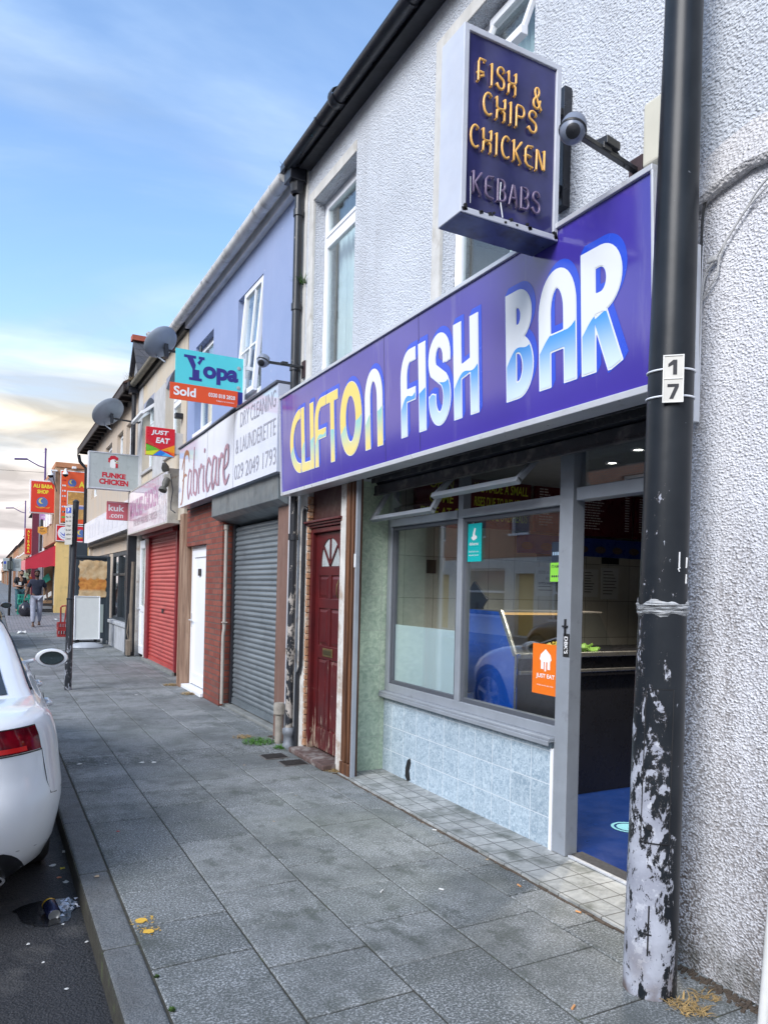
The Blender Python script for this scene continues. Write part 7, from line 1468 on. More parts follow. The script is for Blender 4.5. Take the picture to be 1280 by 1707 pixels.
tuft(2.36, 1.90, .07, 130, .05, WD, 'dry grass at the foot of the big peeling pole', sd_=7, lean=2.0); tuft(2.48, 1.93, .05, 50, .04, WD, 'wisp of dry grass on the paving between the pole and the wall', sd_=8, lean=2.0)
tuft(.625, 2.72, .012, 60, .014, MOSS, 'moss in the kerb joint at the bottom edge', sd_=9); tuft(.62, 2.98, .010, 40, .012, MOSS, 'moss in the kerb joint a little farther up', sd_=10)
tuft(2.46, 7.1, .03, 10, .01, WG, 'sprig of weed') if False else None
gw = mat('gutter_weed', (.10, .13, .06), .7)
tuft(2.46, 6.85, .03, 14, .12, gw, 'thin weed growing out of the gutter above the black hopper', z=5.58, lean=.5); tuft(2.60, 6.64, .05, 60, .16, WG, 'fern growing behind the black downpipe high on the wall', z=4.45, lean=1.5)
# dirt and debris line where the wall meets the paving
m = MB(); rg = random.Random(31)
for k in range(420): y = rg.uniform(1.5, 2.15) if k < 260 else rg.uniform(5.6, 7.3); x_ = 2.60-abs(rg.gauss(0, .03)) if k < 260 else 2.62-abs(rg.gauss(0, .02)); s_ = rg.uniform(.003, .009); m.obox((x_, y, s_*.4), (s_, s_*.3, 0), (-s_*.3, s_*.8, 0), (0, 0, s_*.5))
m.build('grit', mat('grit', (.10, .075, .055), .95, var=.7, scale=90), kind='stuff', label='grit and crumbs of mortar gathered where the walls meet the paving', cat='grit')
# ================================================================ CARS
def m_carpaint(name, col, metal=0.0):
    n = NT(name); n.put(n.b.inputs['Coat Weight'], .9); n.put(n.b.inputs['Coat Roughness'], .03)
    c = n.mix(n.math('MULTIPLY', n.rng(n.noise(2.2, 5), .5, .7), .12), col, tuple(q*.6 for q in col)); return n.fin(c, .32, metal)
CARGL = NT('car_glass'); CARGL = CARGL.fin((.012, .014, .018), .03)
TYRE = mat('tyre_rubber', (.015, .015, .016), .75, var=.3, scale=20); RIMM = mat('alloy_rim', (.42, .43, .45), .3, .8)
TRIM = mat('black_trim', (.012, .012, .014), .35); CHR = mat('chrome_trim', (.6, .6, .6), .15, 1)
TAILR = NT('tail_lamp_red'); TAILR = TAILR.fin(TAILR.mix(TAILR.rng(TAILR.noise(9, 2), .45, .55), (.20, .004, .012), (.09, .002, .008)), .06)
TAILB = NT('tail_strip_red'); TAILB = TAILB.fin((.62, .012, .012), .25)
def car(origin, paint, label, plate=None, rz=0):
    """saloon, rear at local y=0, nose towards +y, z=0 on the road"""
    T = thing('parked_car', label, 'car', origin, rz); Lc = 4.93
    LV = [(.20, .80, .16, .10), (.27, .87, .09, .06), (.36, .905, .045, .03), (.47, .925, .012, .02), (.56, .938, .0, .0), (.64, .938, .008, .0), (.70, .932, .03, .02), (.76, .926, .045, .05), (.84, .918, .05, .10), (.91, .905, .055, .2), (.965, .885, .065, .35), (.995, .86, .09, .5), (1.012, .80, .14, .65)]
    def outline(w, r, fr_):
        P = []; rx, ry = .42, .50
        for i in range(7): P.append((w-rx)*i/6)
        pts = [(x, r+.04*(x/w)**2) for x in P]; cyy = r+.04*((w-rx)/w)**2
        for i in range(1, 13): t = math.pi/2*i/12; pts.append((w-rx+rx*math.sin(t), cyy+ry*(1-math.cos(t))))
        y0 = cyy+ry; y1 = Lc-.75-fr_
        for i in range(1, 25): t = i/24; yy = lerp(y0, y1, t); pts.append((w*(1-.03*max(0, (t-.6)/.4)**2), yy))
        xe = pts[-1][0]
        for i in range(1, 11): t = math.pi/2*i/10; pts.append((xe-(xe*.75)*(1-math.cos(t)), y1+.62*math.sin(t)))
        x9 = pts[-1][0]
        for i in range(1, 6): pts.append((x9*(1-i/5), pts[-1][1]+.02*(1-i/5)))
        return pts
    def zf(y, z):      # bonnet falls towards the nose; deck rises slightly to the cabin
        if z > .56: z = z-(z-.56)*.42*max(0, min(1, (y-3.55)/1.35))**1.3
        return z
    rows = [outline(w, r, f_) for (_, w, r, f_) in LV]; N = len(rows[0]); vs = []; fs = []
    for (z, *_), row in zip(LV, rows): vs += [(x, y, zf(y, z)) for x, y in row]
    K = len(LV)
    for j in range(K-1):
        for i in range(N-1): fs.append((j*N+i, j*N+i+1, (j+1)*N+i+1, (j+1)*N+i))
    top = (K-1)*N
    # close the top as a strip between this outline and the centre line, slightly crowned
    cen = [(0, y, zf(y, 1.012)+.03) for x, y in rows[-1]]; vs += cen; cb = K*N
    for i in range(N-1): fs.append((top+i, top+i+1, cb+i+1, cb+i))
    vb = [(0, y, .2) for x, y in rows[0]]; bb = len(vs); vs += vb
    for i in range(N-1): fs.append((i+1, i, bb+i, bb+i+1))
    m = MB(); m.add(vs, fs); k = len(m.v); m.add([(-x, y, z) for x, y, z in vs], [tuple(reversed(f)) for f in fs])
    body = m.build('body', paint, T, local=True, smooth=45)
    # wheel arches cut out of the body
    cut = MB()
    for yy in (1.12, 4.03):
        for s_ in (-1, 1): cut.lathe((s_*.62, yy, .335), [(.001, -.4), (.395, -.4), (.395, .4), (.001, .4)], 40, axis=(1, 0, 0))
    co = cut.build('cut', TRIM, T, local=True); bmx = body.modifiers.new('b', 'BOOLEAN'); bmx.operation = 'DIFFERENCE'; bmx.object = co; bmx.solver = 'EXACT'
    bpy.context.view_layer.update(); me = bpy.data.meshes.new_from_object(body.evaluated_get(bpy.context.evaluated_depsgraph_get())); body.modifiers.clear(); body.data = me; bpy.data.objects.remove(co)
    for p in me.polygons: p.material_index = 0
    smooth_(me, 38)
    def S(z, s):     # surface point at height z and outline parameter s (index, fractional)
        zs = [l[0] for l in LV]; j = max(0, min(K-2, int(np.searchsorted(zs, z))-1)); t = (z-zs[j])/(zs[j+1]-zs[j]); i = max(0, min(N-2, int(s))); u = s-i
        a = Vector(rows[j][i]).lerp(Vector(rows[j][i+1]), u); b = Vector(rows[j+1][i]).lerp(Vector(rows[j+1][i+1]), u); c = a.lerp(b, t); return Vector((c.x, c.y, zf(c.y, z)))
    def patch(s0, s1, z0, z1, off, ns=16, nz=6, side=1, zfun=None):
        m = MB(); V = []
        for j in range(nz+1):
            for i in range(ns+1):
                s = lerp(s0, s1, i/ns); a, b = (z0, z1) if not zfun else zfun(i/ns); z = lerp(a, b, j/nz); p = S(z, s); t1 = S(z, min(s+.2, N-1.01))-S(z, s-.2 if s > .2 else 0); n_ = Vector((t1.y, -t1.x, 0)).normalized()
                p = p+n_*off; V.append((p.x*side, p.y, p.z))
        m.add(V, [(j*(ns+1)+i, j*(ns+1)+i+1, (j+1)*(ns+1)+i+1, (j+1)*(ns+1)+i) for j in range(nz) for i in range(ns)]); return m
    for sd in (1, -1):
        tl = patch(3.0, 12.6, .845, .960, .006, side=sd, zfun=lambda t: (.845+.005*t, .960)).build('tail_light', TAILR, T, local=True, smooth=60)
        patch(3.0, 11.0, .856, .878, .0085, nz=2, side=sd).build('light_strip', TAILB, tl, local=True, smooth=60)
        m = MB(); 
        for zz, s0, s1 in ((.842, 3.0, 12.7), (.962, 3.0, 12.7)): m.tube([Vector((q.x*sd, q.y, q.z)) for q in [S(zz, lerp(s0, s1, i/16)) for i in range(17)]], .004, 4)
        m.tube([Vector((q.x*sd, q.y, q.z)) for q in [S(lerp(.842, .962, i/5), 12.7) for i in range(6)]], .004, 4); m.build('light_gap', TRIM, tl, local=True)
        # boot lid shut line, then the seam between bumper and wing
        m = MB(); m.tube([Vector((q.x*sd, q.y, q.z)) for q in [S(z_, s_) for z_, s_ in ((1.008, 9.6), (.995, 9.3), (.98, 8.6), (.966, 7.6))]], .003, 4); m.build('boot_gap', TRIM, T, local=True)
        m = MB(); m.tube([Vector((q.x*sd, q.y, q.z)) for q in [S(z_, s_) for z_, s_ in ((.40, 8.2), (.385, 10.5), (.375, 12.5), (.36, 14.5))]], .0022, 4); m.build('bumper_crease', mat('seam_grey', (.25, .25, .27), .5), T, local=True)
        m = MB(); m.tube([Vector((q.x*sd, q.y, q.z)) for q in [S(z_, s_) for z_, s_ in ((.845, 12.8), (.78, 12.9), (.68, 13.1), (.62, 13.6), (.61, 14.6), (.61, 16.5), (.62, 18.2))]], .0028, 4)
        for s_ in (2.6,): m.tube([Vector((q.x*sd, q.y, q.z)) for q in [S(z_, s_) for z_ in (.73, .80, .88, .96, 1.0)]], .003, 4)
        m.build('panel_gap', TRIM, T, local=True)
        m = MB(); m.tube([Vector((sd*.30, .03, .30)), Vector((sd*.44, .03, .31)), Vector((sd*.60, .05, .315))], .001, 4)
    m = MB()     # black diffuser
    V = []
    m = patch(0, 12.2, .205, .40, .005, zfun=lambda t: (.205, .40-.13*max(0, (t-.72)/.28)**1.5)); m.build('diffuser', TRIM, T, local=True, smooth=50)
    m = patch(0, 12.2, .205, .40, .005, side=-1, zfun=lambda t: (.205, .40-.13*max(0, (t-.72)/.28)**1.5)); m.build('diffuser', TRIM, T, local=True, smooth=50)
    for sd in (1, -1):
        m = MB(); pr = [(sd*.56+.11*math.cos(a), .29+.036*math.sin(a)) for a in np.linspace(0, 2*math.pi, 25)[:-1]]; P0 = [(x, .03, z) for x, z in pr]; P1 = [(x, .16, z) for x, z in pr]; pi_ = [(sd*.56+.098*math.cos(a), .29+.026*math.sin(a)) for a in np.linspace(0, 2*math.pi, 25)[:-1]]; P2 = [(x, .03, z) for x, z in pi_]; P3 = [(x, .12, z) for x, z in pi_]
        m.add(P0+P1+P2+P3, [(i, (i+1) % 24, 24+(i+1) % 24, 24+i) for i in range(24)]+[(i, (i+1) % 24, 48+(i+1) % 24, 48+i) for i in range(24)]+[(48+i, 48+(i+1) % 24, 72+(i+1) % 24, 72+i) for i in range(24)]); m.build('exhaust', CHR, T, local=True, smooth=50)
    # cabin: stacked outlines
    CL = [(.985, .82, .62, 3.66), (1.06, .79, .86, 3.42), (1.16, .76, 1.15, 3.12), (1.27, .72, 1.46, 2.80), (1.36, .675, 1.72, 2.55), (1.415, .62, 1.95, 2.36), (1.445, .52, 2.15, 2.25), (1.455, .25, 2.2, 2.2)]
    def cout(w, ya, yb):
        pts = []; rx = min(w*.45, .30); ry = .22
        for i in range(7): pts.append(((w-rx)*i/6, ya+.05*((i/6)**2)))
        for i in range(1, 9): t = math.pi/2*i/8; pts.append((w-rx+rx*math.sin(t), ya+.05+ry*(1-math.cos(t))))
        for i in range(1, 13): pts.append((w, lerp(ya+.05+ry, yb-.30, i/12)))
        for i in range(1, 9): t = math.pi/2*i/8; pts.append((w-rx*(1-math.cos(t)), yb-.30+.25*math.sin(t)))
        for i in range(1, 7): pts.append(((w-rx)*(1-i/6), yb-.05+.05*(i/6)))
        return pts
    CR_ = [cout(w, ya, yb) for _, w, ya, yb in CL[:-1]]; M_ = len(CR_[0]); vs = []; fs = []
    for (z, *_), row in zip(CL, CR_): vs += [(x, y, z) for x, y in row]
    KK = len(CR_)
    for j in range(KK-1):
        for i in range(M_-1): fs.append((j*M_+i, j*M_+i+1, (j+1)*M_+i+1, (j+1)*M_+i))
    cb = len(vs); vs += [(0, y, 1.455) for x, y in CR_[-1]]
    for i in range(M_-1): fs.append(((KK-1)*M_+i, (KK-1)*M_+i+1, cb+i+1, cb+i))
    m = MB(); m.add(vs, fs); m.add([(-x, y, z) for x, y, z in vs], [tuple(reversed(f)) for f in fs]); m.build('roof', paint, T, local=True, smooth=60)
    def CS(z, s):
        zs = [l[0] for l in CL[:-1]]; j = max(0, min(KK-2, int(np.searchsorted(zs, z))-1)); t = (z-zs[j])/(zs[j+1]-zs[j]); i = max(0, min(M_-2, int(s))); u = s-i
        a = Vector(CR_[j][i]).lerp(Vector(CR_[j][i+1]), u); b = Vector(CR_[j+1][i]).lerp(Vector(CR_[j+1][i+1]), u); c = a.lerp(b, t); return Vector((c.x, c.y, z))
    def cpatch(s0, s1, z0, z1, off, side=1, ns=18, nz=6, s0f=None, s1f=None):
        m = MB(); V = []
        for j in range(nz+1):
            z = lerp(z0, z1, j/nz); sa = s0f(j/nz) if s0f else s0; sb = s1f(j/nz) if s1f else s1
            for i in range(ns+1):
                s = lerp(sa, sb, i/ns); p = CS(z, s); t1 = CS(z, min(s+.2, M_-1.01))-CS(z, max(0, s-.2)); n_ = Vector((t1.y, -t1.x, .6*t1.length)).normalized(); p = p+n_*off; V.append((p.x*side, p.y, p.z))
        m.add(V, [(j*(ns+1)+i, j*(ns+1)+i+1, (j+1)*(ns+1)+i+1, (j+1)*(ns+1)+i) for j in range(nz) for i in range(ns)]); return m
    m = cpatch(0, 9.2, 1.03, 1.405, .006); v2 = cpatch(0, 9.2, 1.03, 1.405, .006, side=-1); m.add(v2.v, v2.f); m.build('rear_window', CARGL, T, local=True, smooth=60)
    m = cpatch(M_-8, M_-1.01, 1.04, 1.39, .006); v2 = cpatch(M_-8, M_-1.01, 1.04, 1.39, .006, side=-1); m.add(v2.v, v2.f); m.build('windscreen', CARGL, T, local=True, smooth=60)
    for sd in (1, -1):
        for (a0, a1) in ((15.2, 17.8), (18.2, 21.6), (22.1, 27.4)):
            w = cpatch(a0, a1, 1.03, 1.375, .006, side=sd, s0f=(lambda t: 15.2+1.6*t) if a0 == 15.2 else None, s1f=(lambda t: 27.4-2.6*t) if a1 == 27.4 else None).build('side_window', CARGL, T, local=True, smooth=60)
        m = MB(); m.tube([Vector((q.x*sd, q.y, q.z))+Vector((sd*.006, 0, 0)) for q in [CS(z_, s_) for z_, s_ in [(1.02, 15.0), (1.12, 15.4), (1.25, 16.0), (1.38, 16.7)]]]+[Vector((q.x*sd, q.y, q.z))+Vector((sd*.006, 0, .004)) for q in [CS(1.385, s_) for s_ in (17, 19, 21, 24.6)]], .007, 5); m.tube([Vector((q.x*sd+sd*.01, q.y, q.z)) for q in [CS(1.018, s_) for s_ in np.linspace(15.0, 27.4, 12)]], .008, 5); m.build('window_trim', TRIM, T, local=True)
        # mirror
        m = MB(); c = Vector((sd*1.055, 3.02, 1.03)); vs_ = []; n1_, n2_ = 20, 10
        m.lathe(c, [(.001, -.055), (.06, -.055), (.088, -.05), (.094, -.03), (.090, .02), (.07, .065), (.04, .09), (.001, .10)], 24, axis=(0, 1, 0))
        m.v = [(c.x+(v[0]-c.x)*1.35, v[1], c.z+(v[2]-c.z)*.82-(0.12*(v[0]-c.x)*sd if False else 0)) for v in m.v]; mo = m.build('wing_mirror', paint, T, local=True, smooth=50)
        m = MB(); m.lathe(c, [(.001, -.0565), (.063, -.0565)], 24, axis=(0, 1, 0)); m.v = [(c.x+(v[0]-c.x)*1.35, v[1], c.z+(v[2]-c.z)*.82) for v in m.v]; m.build('mirror_glass', MIRG, mo, local=True)
        m = MB(); m.lathe(c, [(.063, -.0575), (.069, -.0575), (.069, -.05), (.063, -.05)], 24, axis=(0, 1, 0)); m.v = [(c.x+(v[0]-c.x)*1.35, v[1], c.z+(v[2]-c.z)*.82) for v in m.v]; m.build('mirror_surround', TRIM, mo, local=True)
        m = MB(); m.bar((sd*.83, 3.06, .985), (sd*.93, 3.04, 1.01), .07, .03); m.build('mirror_arm', paint, mo, local=True, bevel=.012)
        for (yy) in (1.62, 2.62):
            m = MB(); zz = .865; P = [(sd*.905, yy-.11, zz), (sd*.948, yy-.08, zz+.003), (sd*.952, yy+.0, zz+.004), (sd*.948, yy+.08, zz+.003), (sd*.905, yy+.11, zz)]; m.tube(P, .016, 8); m.build('door_handle', paint, T, local=True, smooth=60)
        m = MB()
        for yy in (1.52, 2.52, 3.42): m.tube([(sd*.942, yy, .40), (sd*.941, yy, .6), (sd*.93, yy-.02, .8), (sd*.90, yy-.04, .95)], .0028, 4)
        m.build('door_gap', TRIM, T, local=True)
    for yy in (1.12, 4.03):
        for sd in (1, -1):
            m = MB(); m.lathe((sd*.80, yy, .335), [(.20, -.115), (.30, -.115), (.328, -.09), (.335, -.05), (.335, .05), (.328, .09), (.30, .115), (.235, .115)], 40, axis=(sd, 0, 0)); wo = m.build('wheel', TYRE, T, local=True, smooth=40)
            m = MB(); m.lathe((sd*.80, yy, .335), [(.236, .10), (.238, .115), (.22, .112), (.215, .03), (.001, .03)], 40, axis=(sd, 0, 0)); m.lathe((sd*.80, yy, .335), [(.06, .08), (.05, .095), (.001, .098)], 16, axis=(sd, 0, 0))
            for k in range(5): a = R(72*k+20); m.bar((sd*.895, yy+.04*math.cos(a), .335+.04*math.sin(a)), (sd*.905, yy+.22*math.cos(a), .335+.22*math.sin(a)), .05, .03, (1, 0, 0))
            m.build('rim', RIMM, wo, local=True, smooth=35)
    if plate:
        m = MB(); m.box(-.26, .26, -.012, .0, .66, .77); po = m.build('number_plate', mat('plate_yellow', (.75, .55, .03), .4), T, local=True); text(plate, Fr((0, -.012, .715), (1, 0, 0), (0, 0, 1)), 0, 0, .075, INK, 'lettering', po, width=.44, bold=.02, c=.002)
    m = MB(); m.box(-.7, .7, .4, 4.4, .17, .3); m.build('underbody', TRIM, T, local=True)
    return T
MIRG = NT('mirror_glass'); MIRG = MIRG.fin((.10, .13, .14), .04, .9)
WHITE = m_carpaint('white_car_paint', (.78, .79, .81)); DARKC = m_carpaint('dark_car_paint', (.02, .022, .03), .3)
car((-.57, 3.77, -.12), WHITE, 'white saloon parked at the kerb, its red tail light at the left edge')
car((-.62, 18.2, -.12), DARKC, 'dark saloon parked ahead of the white one, only its wing mirror showing')
car((-6.2, 9.6, -.12), m_carpaint('black_car_paint', (.012, .013, .016), .2), 'black saloon parked at the opposite kerb, seen only as a reflection in the shop window')
car((-6.15, 3.2, -.12), m_carpaint('silver_car_paint', (.36, .38, .40), .5), 'silver saloon parked at the opposite kerb, seen only as a reflection in the shop window')

# ================================================================ PEOPLE
def skin_obj(name, pts, edges, radii, m, parent, root=0, sub=2, label=None):
    me = bpy.data.meshes.new(name); me.from_pydata(pts, edges, []); o = bpy.data.objects.new(name, me); C.objects.link(o); md = o.modifiers.new('skin', 'SKIN'); md.use_smooth_shade = True
    sv = me.skin_vertices[0].data
    for i, r in enumerate(radii): sv[i].radius = r if isinstance(r, tuple) else (r, r); sv[i].use_root = (i == root)
    s_ = o.modifiers.new('sub', 'SUBSURF'); s_.levels = sub; s_.render_levels = sub
    bpy.context.view_layer.update(); m2 = bpy.data.meshes.new_from_object(o.evaluated_get(bpy.context.evaluated_depsgraph_get())); o.modifiers.clear(); o.data = m2; m2.materials.clear(); m2.materials.append(m); smooth_(m2, 180)
    o.parent = parent; WL_[o] = Vector((0, 0, 0)); return o
def chain(pts, edges, radii, start, seq):
    prev = start
    for p, r in seq: pts.append(p); radii.append(r); i = len(pts)-1; edges.append((prev, i)); prev = i
    return prev
def person(loc, rz, h, skin, pose, label, shirt, trousers, hairm, shoes, hold=None, beard=False):
    """local frame: faces -y, x to its left hand as seen by us on the right"""
    T = thing('person', label, 'person', loc, rz); s = h/1.80
    J = {k: tuple(q*s for q in v) for k, v in pose.items()}
    pts = [J['pelvis']]; E_ = []; Rr = [(.135*s, .095*s)]
    chest = chain(pts, E_, Rr, 0, [(tuple(lerp(a, b, .5) for a, b in zip(J['pelvis'], J['chest'])), (.125*s, .088*s)), (J['chest'], (.165*s, .105*s))])
    neck = chain(pts, E_, Rr, chest, [(J['neck'], (.062*s, .06*s)), (tuple(lerp(a, b, .6) for a, b in zip(J['neck'], J['chin'])), (.055*s, .058*s))])
    hd = Vector(J['head']); hl = chain(pts, E_, Rr, neck, [((hd.x, hd.y-.015*s, hd.z-.055*s), (.066*s, .075*s)), ((hd.x, hd.y, hd.z+.02*s), (.078*s, .096*s)), ((hd.x, hd.y+.005*s, hd.z+.075*s), (.066*s, .082*s))])
    for sd in ('l', 'r'):
        sh = chain(pts, E_, Rr, chest, [(J['sh'+sd], .062*s), (tuple(lerp(a, b, .5) for a, b in zip(J['sh'+sd], J['el'+sd])), .05*s), (J['el'+sd], .041*s), (tuple(lerp(a, b, .35) for a, b in zip(J['el'+sd], J['wr'+sd])), .042*s), (J['wr'+sd], .026*s)])
        w = Vector(J['wr'+sd]); e = Vector(J['el'+sd]); d = (w-e).normalized(); hp = w+d*.05*s; hand = chain(pts, E_, Rr, sh, [(tuple(hp), (.036*s, .018*s))])
        hip = chain(pts, E_, Rr, 0, [(J['hip'+sd], .088*s), (tuple(lerp(a, b, .5) for a, b in zip(J['hip'+sd], J['kn'+sd])), .078*s), (J['kn'+sd], .052*s), (tuple(lerp(a, b, .35) for a, b in zip(J['kn'+sd], J['an'+sd])), .055*s), (J['an'+sd], .034*s)])
        chain(pts, E_, Rr, hip, [((J['an'+sd][0], J['an'+sd][1]-.05*s, J['an'+sd][2]-.045*s), .032*s), ((J['an'+sd][0], J['an'+sd][1]-.15*s, J['an'+sd][2]-.062*s), .026*s)])
    body = skin_obj('body', pts, E_, Rr, skin, T)
    for sd, sg in (('l', 1), ('r', -1)):      # fingers
        w = Vector(J['wr'+sd]); e = Vector(J['el'+sd]); d = (w-e).normalized(); side = Vector((0, -1, 0)); side = (side-d*side.dot(d)).normalized(); palm = d.cross(side).normalized()*sg
        m = MB()
        for k in range(4):
            b = w+d*.075*s+side*(.026-.0175*k)*s; l = (.070, .080, .074, .058)[k]*s; m.tube([b-d*.03*s, b, b+d*l*.45+palm*.006, b+d*l*.75+palm*.022*s, b+d*l*.85+palm*.042*s], [.0095*s, .0095*s, .0088*s, .008*s, .006*s], 6)
        b = w+d*.03*s+side*.03*s; m.tube([b-side*.015*s, b+side*.02*s+d*.02*s, b+side*.026*s+d*.05*s+palm*.012*s], [.011*s, .0105*s, .007*s], 6); m.build('fingers', skin, body, local=True, smooth=60)
    # face
    m = MB(); f = Vector((hd.x, hd.y-.098*s, hd.z-.005*s))
    m.tube([f+Vector((0, .01, .022))*s, f+Vector((0, -.010, -.01))*s, f+Vector((0, -.016, -.028))*s, f+Vector((0, .0, -.036))*s], [.006*s, .010*s, .014*s, .007*s], 8)
    for q in (-1, 1): m.lathe(hd+Vector((q*.078*s, .012*s, -.005*s)), [(.001, -.008*s), (.022*s, -.004*s), (.024*s, .006*s), (.001, .008*s)], 10, axis=(1, 0, 0))
    m.build('nose_and_ears', skin, body, local=True, smooth=60)
    m = MB()
    for q in (-1, 1): m.lathe(f+Vector((q*.031, .006, .018))*s, [(.001, .006*s), (.011*s, .002*s), (.012*s, -.004*s)], 10, axis=(0, -1, .1)); m.tube([f+Vector((q*.016, -.002, .038))*s, f+Vector((q*.046, .01, .038))*s], .0035*s, 5)
    m.build('eyes_and_brows', mat('eye_dark', (.02, .015, .012), .4), body, local=True, smooth=60)
    m = MB(); m.tube([f+Vector((-.024, .012, -.056))*s, f+Vector((0, .001, -.056))*s, f+Vector((.024, .012, -.056))*s], [.004*s, .007*s, .004*s], 6); m.build('mouth', mat('lips', (.16, .06, .05), .5), body, local=True, smooth=60)
    # hair cap
    m = MB(); V = []; n1_, n2_ = 20, 9
    for j in range(n2_+1):
        ph = R(lerp(4, 88, j/n2_))
        for i in range(n1_):
            th = 2*math.pi*i/n1_; fx = math.sin(th); fy = math.cos(th); ph2 = ph*(.62 if fy < -.35 else 1.12 if fy > .2 else .88); V.append((hd.x+.088*s*math.sin(ph2)*fx, hd.y+.008*s+.108*s*math.sin(ph2)*fy, hd.z+.028*s+.105*s*math.cos(ph2)))
    m.add(V, [(j*n1_+i, j*n1_+(i+1) % n1_, (j+1)*n1_+(i+1) % n1_, (j+1)*n1_+i) for j in range(n2_) for i in range(n1_)]+[tuple(range(n1_))]); m.build('hair', hairm, T, local=True, smooth=60)
    if beard:
        m = MB(); V = []
        for j in range(5):
            for i in range(11): th = R(lerp(-80, 80, i/10)); zz = hd.z-(.045+.022*j)*s; rr_ = (.077-.008*j)*s; V.append((hd.x+rr_*math.sin(th), hd.y-.006*s-rr_*1.18*math.cos(th), zz-(.018*s if abs(i-5) < 2 and j == 0 else 0)))
        m.add(V, [(j*11+i, j*11+i+1, (j+1)*11+i+1, (j+1)*11+i) for j in range(4) for i in range(10)]); m.build('beard', hairm, T, local=True, smooth=60)
    # t-shirt
    P = [J['pelvis']]; E2 = []; R2 = [(.158*s, .118*s)]; P[0] = (P[0][0], P[0][1], P[0][2]-.05*s)
    c2 = chain(P, E2, R2, 0, [(tuple(lerp(a, b, .5) for a, b in zip(J['pelvis'], J['chest'])), (.145*s, .108*s)), (J['chest'], (.178*s, .12*s)), (tuple(lerp(a, b, .55) for a, b in zip(J['chest'], J['neck'])), (.10*s, .085*s))])
    ci = 2
    for sd in ('l', 'r'): chain(P, E2, R2, ci, [(J['sh'+sd], .082*s), (tuple(lerp(a, b, .5) for a, b in zip(J['sh'+sd], J['el'+sd])), .072*s), (tuple(lerp(a, b, .72) for a, b in zip(J['sh'+sd], J['el'+sd])), .066*s)])
    skin_obj('t_shirt', P, E2, R2, shirt, T)
    P = [(J['pelvis'][0], J['pelvis'][1], J['pelvis'][2]+.03*s)]; E2 = []; R2 = [(.148*s, .108*s)]
    for sd in ('l', 'r'): chain(P, E2, R2, 0, [(J['hip'+sd], .105*s), (tuple(lerp(a, b, .5) for a, b in zip(J['hip'+sd], J['kn'+sd])), .100*s), (J['kn'+sd], .084*s), (tuple(lerp(a, b, .5) for a, b in zip(J['kn'+sd], J['an'+sd])), .080*s), (tuple(lerp(a, b, .93) for a, b in zip(J['kn'+sd], J['an'+sd])), .062*s)])
    skin_obj('trousers', P, E2, R2, trousers, T)
    m = MB()
    for sd in ('l', 'r'):
        a = Vector(J['an'+sd]); m.lathe((a.x, a.y-.055*s, max(0.001, a.z-.085*s)), [(.001, 0), (.040*s, 0), (.043*s, .02*s), (.038*s, .05*s), (.001, .065*s)], 14)
        k = len(m.v)-14*5
        for i in range(k, len(m.v)): v = m.v[i]; m.v[i] = (v[0], a.y-.055*s+(v[1]-(a.y-.055*s))*2.9, v[2])
    m.build('shoes', shoes, T, local=True, smooth=50)
    return T
SK1 = mat('dark_skin', (.095, .045, .028), .5, var=.1); SK2 = mat('tan_skin', (.36, .20, .13), .5, var=.1); HAIR = mat('black_hair', (.012, .011, .011), .6)
walk = dict(pelvis=(0, 0, .96), chest=(0, .0, 1.33), neck=(0, .0, 1.50), chin=(0, -.02, 1.56), head=(0, -.01, 1.68), shr=(-.175, .0, 1.43), shl=(.175, .0, 1.43), elr=(-.265, .0, 1.15), ell=(.275, .06, 1.17), wrr=(-.345, -.10, .92), wrl=(.30, -.04, .93),
            hipr=(-.095, 0, .91), hipl=(.095, 0, .91), knr=(-.105, -.10, .50), knl=(.085, .02, .49), anr=(-.10, -.16, .095), anl=(.09, .16, .12))
def m_shirt(name, c): n = NT(name); n.bump(n.noise(14, 4), .8, .02); return n.fin(n.mix(n.noise(8, 3), c, tuple(q*1.4 for q in c)), .85)
person((1.44, 26.9, gz(26.9)), 0, 1.86, SK1, walk, 'man walking towards us in a navy t-shirt and pale grey joggers', m_shirt('navy_shirt', (.012, .016, .032)), mat('grey_joggers', (.36, .38, .46), .9, var=.35, scale=7, bump=.01, bscale=12), HAIR, mat('brown_shoe', (.10, .05, .03), .6), beard=True)
browse = dict(pelvis=(0, 0, .94), chest=(0, -.03, 1.31), neck=(0, -.05, 1.47), chin=(.02, -.09, 1.53), head=(.02, -.10, 1.64), shr=(-.175, -.02, 1.40), shl=(.175, -.02, 1.40), elr=(-.25, -.04, 1.12), ell=(.24, -.05, 1.12), wrr=(-.06, -.25, 1.08), wrl=(.10, -.26, 1.10),
              hipr=(-.095, 0, .90), hipl=(.095, 0, .90), knr=(-.11, -.03, .49), knl=(.10, -.02, .49), anr=(-.12, .0, .09), anl=(.11, .0, .09))
person((1.17, 33.4, gz(33.4)), .25, 1.74, SK2, browse, 'man standing by the green crates in a black t-shirt, looking down at his hands', m_shirt('black_shirt', (.012, .012, .014)), mat('teal_jeans', (.05, .13, .16), .85, var=.3), HAIR, mat('dark_shoe', (.03, .03, .03), .6), beard=True)
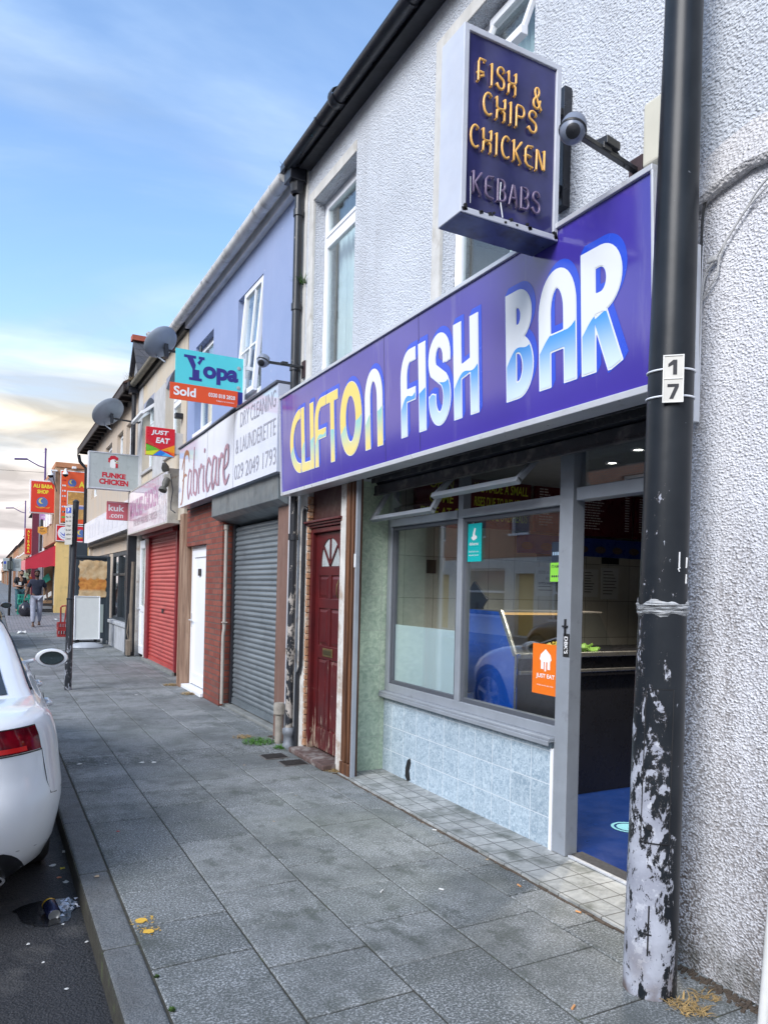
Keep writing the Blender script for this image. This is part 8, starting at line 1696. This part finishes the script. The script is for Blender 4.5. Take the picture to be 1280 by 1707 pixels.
m = MB(); m.box(1.10, 1.20, 33.05, 33.08, 1.36+.0, 1.48); m.build('shirt_paper', WP, label='small pale packet in the hands of the man in the black top', cat='packet', bevel=.005)

# ================================================================ OPPOSITE TERRACE (across the road; seen in the shop glass)
OB = m_brick('opposite_brick', (.52, .20, .11), (.60, .27, .15), (.34, .28, .24), .225, .075, .01, .004)
OX = -10.1
def opp_house(y0, label):
    t = thing('opposite_house', label, 'house', (OX, y0, 0), group='terrace across the road'); y1 = y0+5.2
    m = MB(); g = [(y0+.7, y0+1.8, 3.6, 5.0), (y0+3.2, y0+4.3, 3.6, 5.0)]; gr = [(y0+2.0, y0+4.8, .7, 2.4), (y0+.4, y0+1.4, .05, 2.2)]
    m.wallx(OX, OX-.3, y0, y1, 2.75, 6, g); m.box(OX-6, OX-5.8, y0, y1, 0, 6); m.box(OX-5.8, OX-.3, y0, y0+.1, 0, 6); m.build('wall', OB, t)
    m = MB(); m.wallx(OX, OX-.3, y0, y1, 0, 2.748, gr); m.build('ground_floor_wall', mat('white_ground_floor', (.66, .66, .64), .7, var=.2), t)
    m = MB(); [m.box(OX-.22, OX-.2, a, b, c, d) for a, b, c, d in g+gr[:1]]; m.build('window', mat('opp_pane', (.12, .15, .18), .08), t)
    m = MB()
    for a, b, c, d in g+gr[:1]: m.box(OX-.2, OX-.12, a, a+.08, c, d); m.box(OX-.2, OX-.12, b-.08, b, c, d); m.box(OX-.2, OX-.12, a+.08, b-.08, d-.08, d); m.box(OX-.2, OX-.12, a+.08, b-.08, (c+d)/2-.04, (c+d)/2+.04); m.box(OX-.2, OX+.06, a, b, c-.08, c)
    m.build('window_frame', UPVC, t)
    m = MB(); a, b, c, d = gr[1]; m.box(OX-.25, OX-.18, a, b, c, d); m.build('door', mat('opp_door_yellow', (.62, .42, .12), .5), t)
    m = MB(); m.prism([(OX+.25, y0, 6), (OX-3, y0, 7.8), (OX-6.2, y0, 6)], (0, 5.2, 0)); m.build('roof', SLATE, t)
for k in range(10): opp_house(-12+k*5.2, 'brick terrace house with a white ground floor across the road, seen only in reflections')
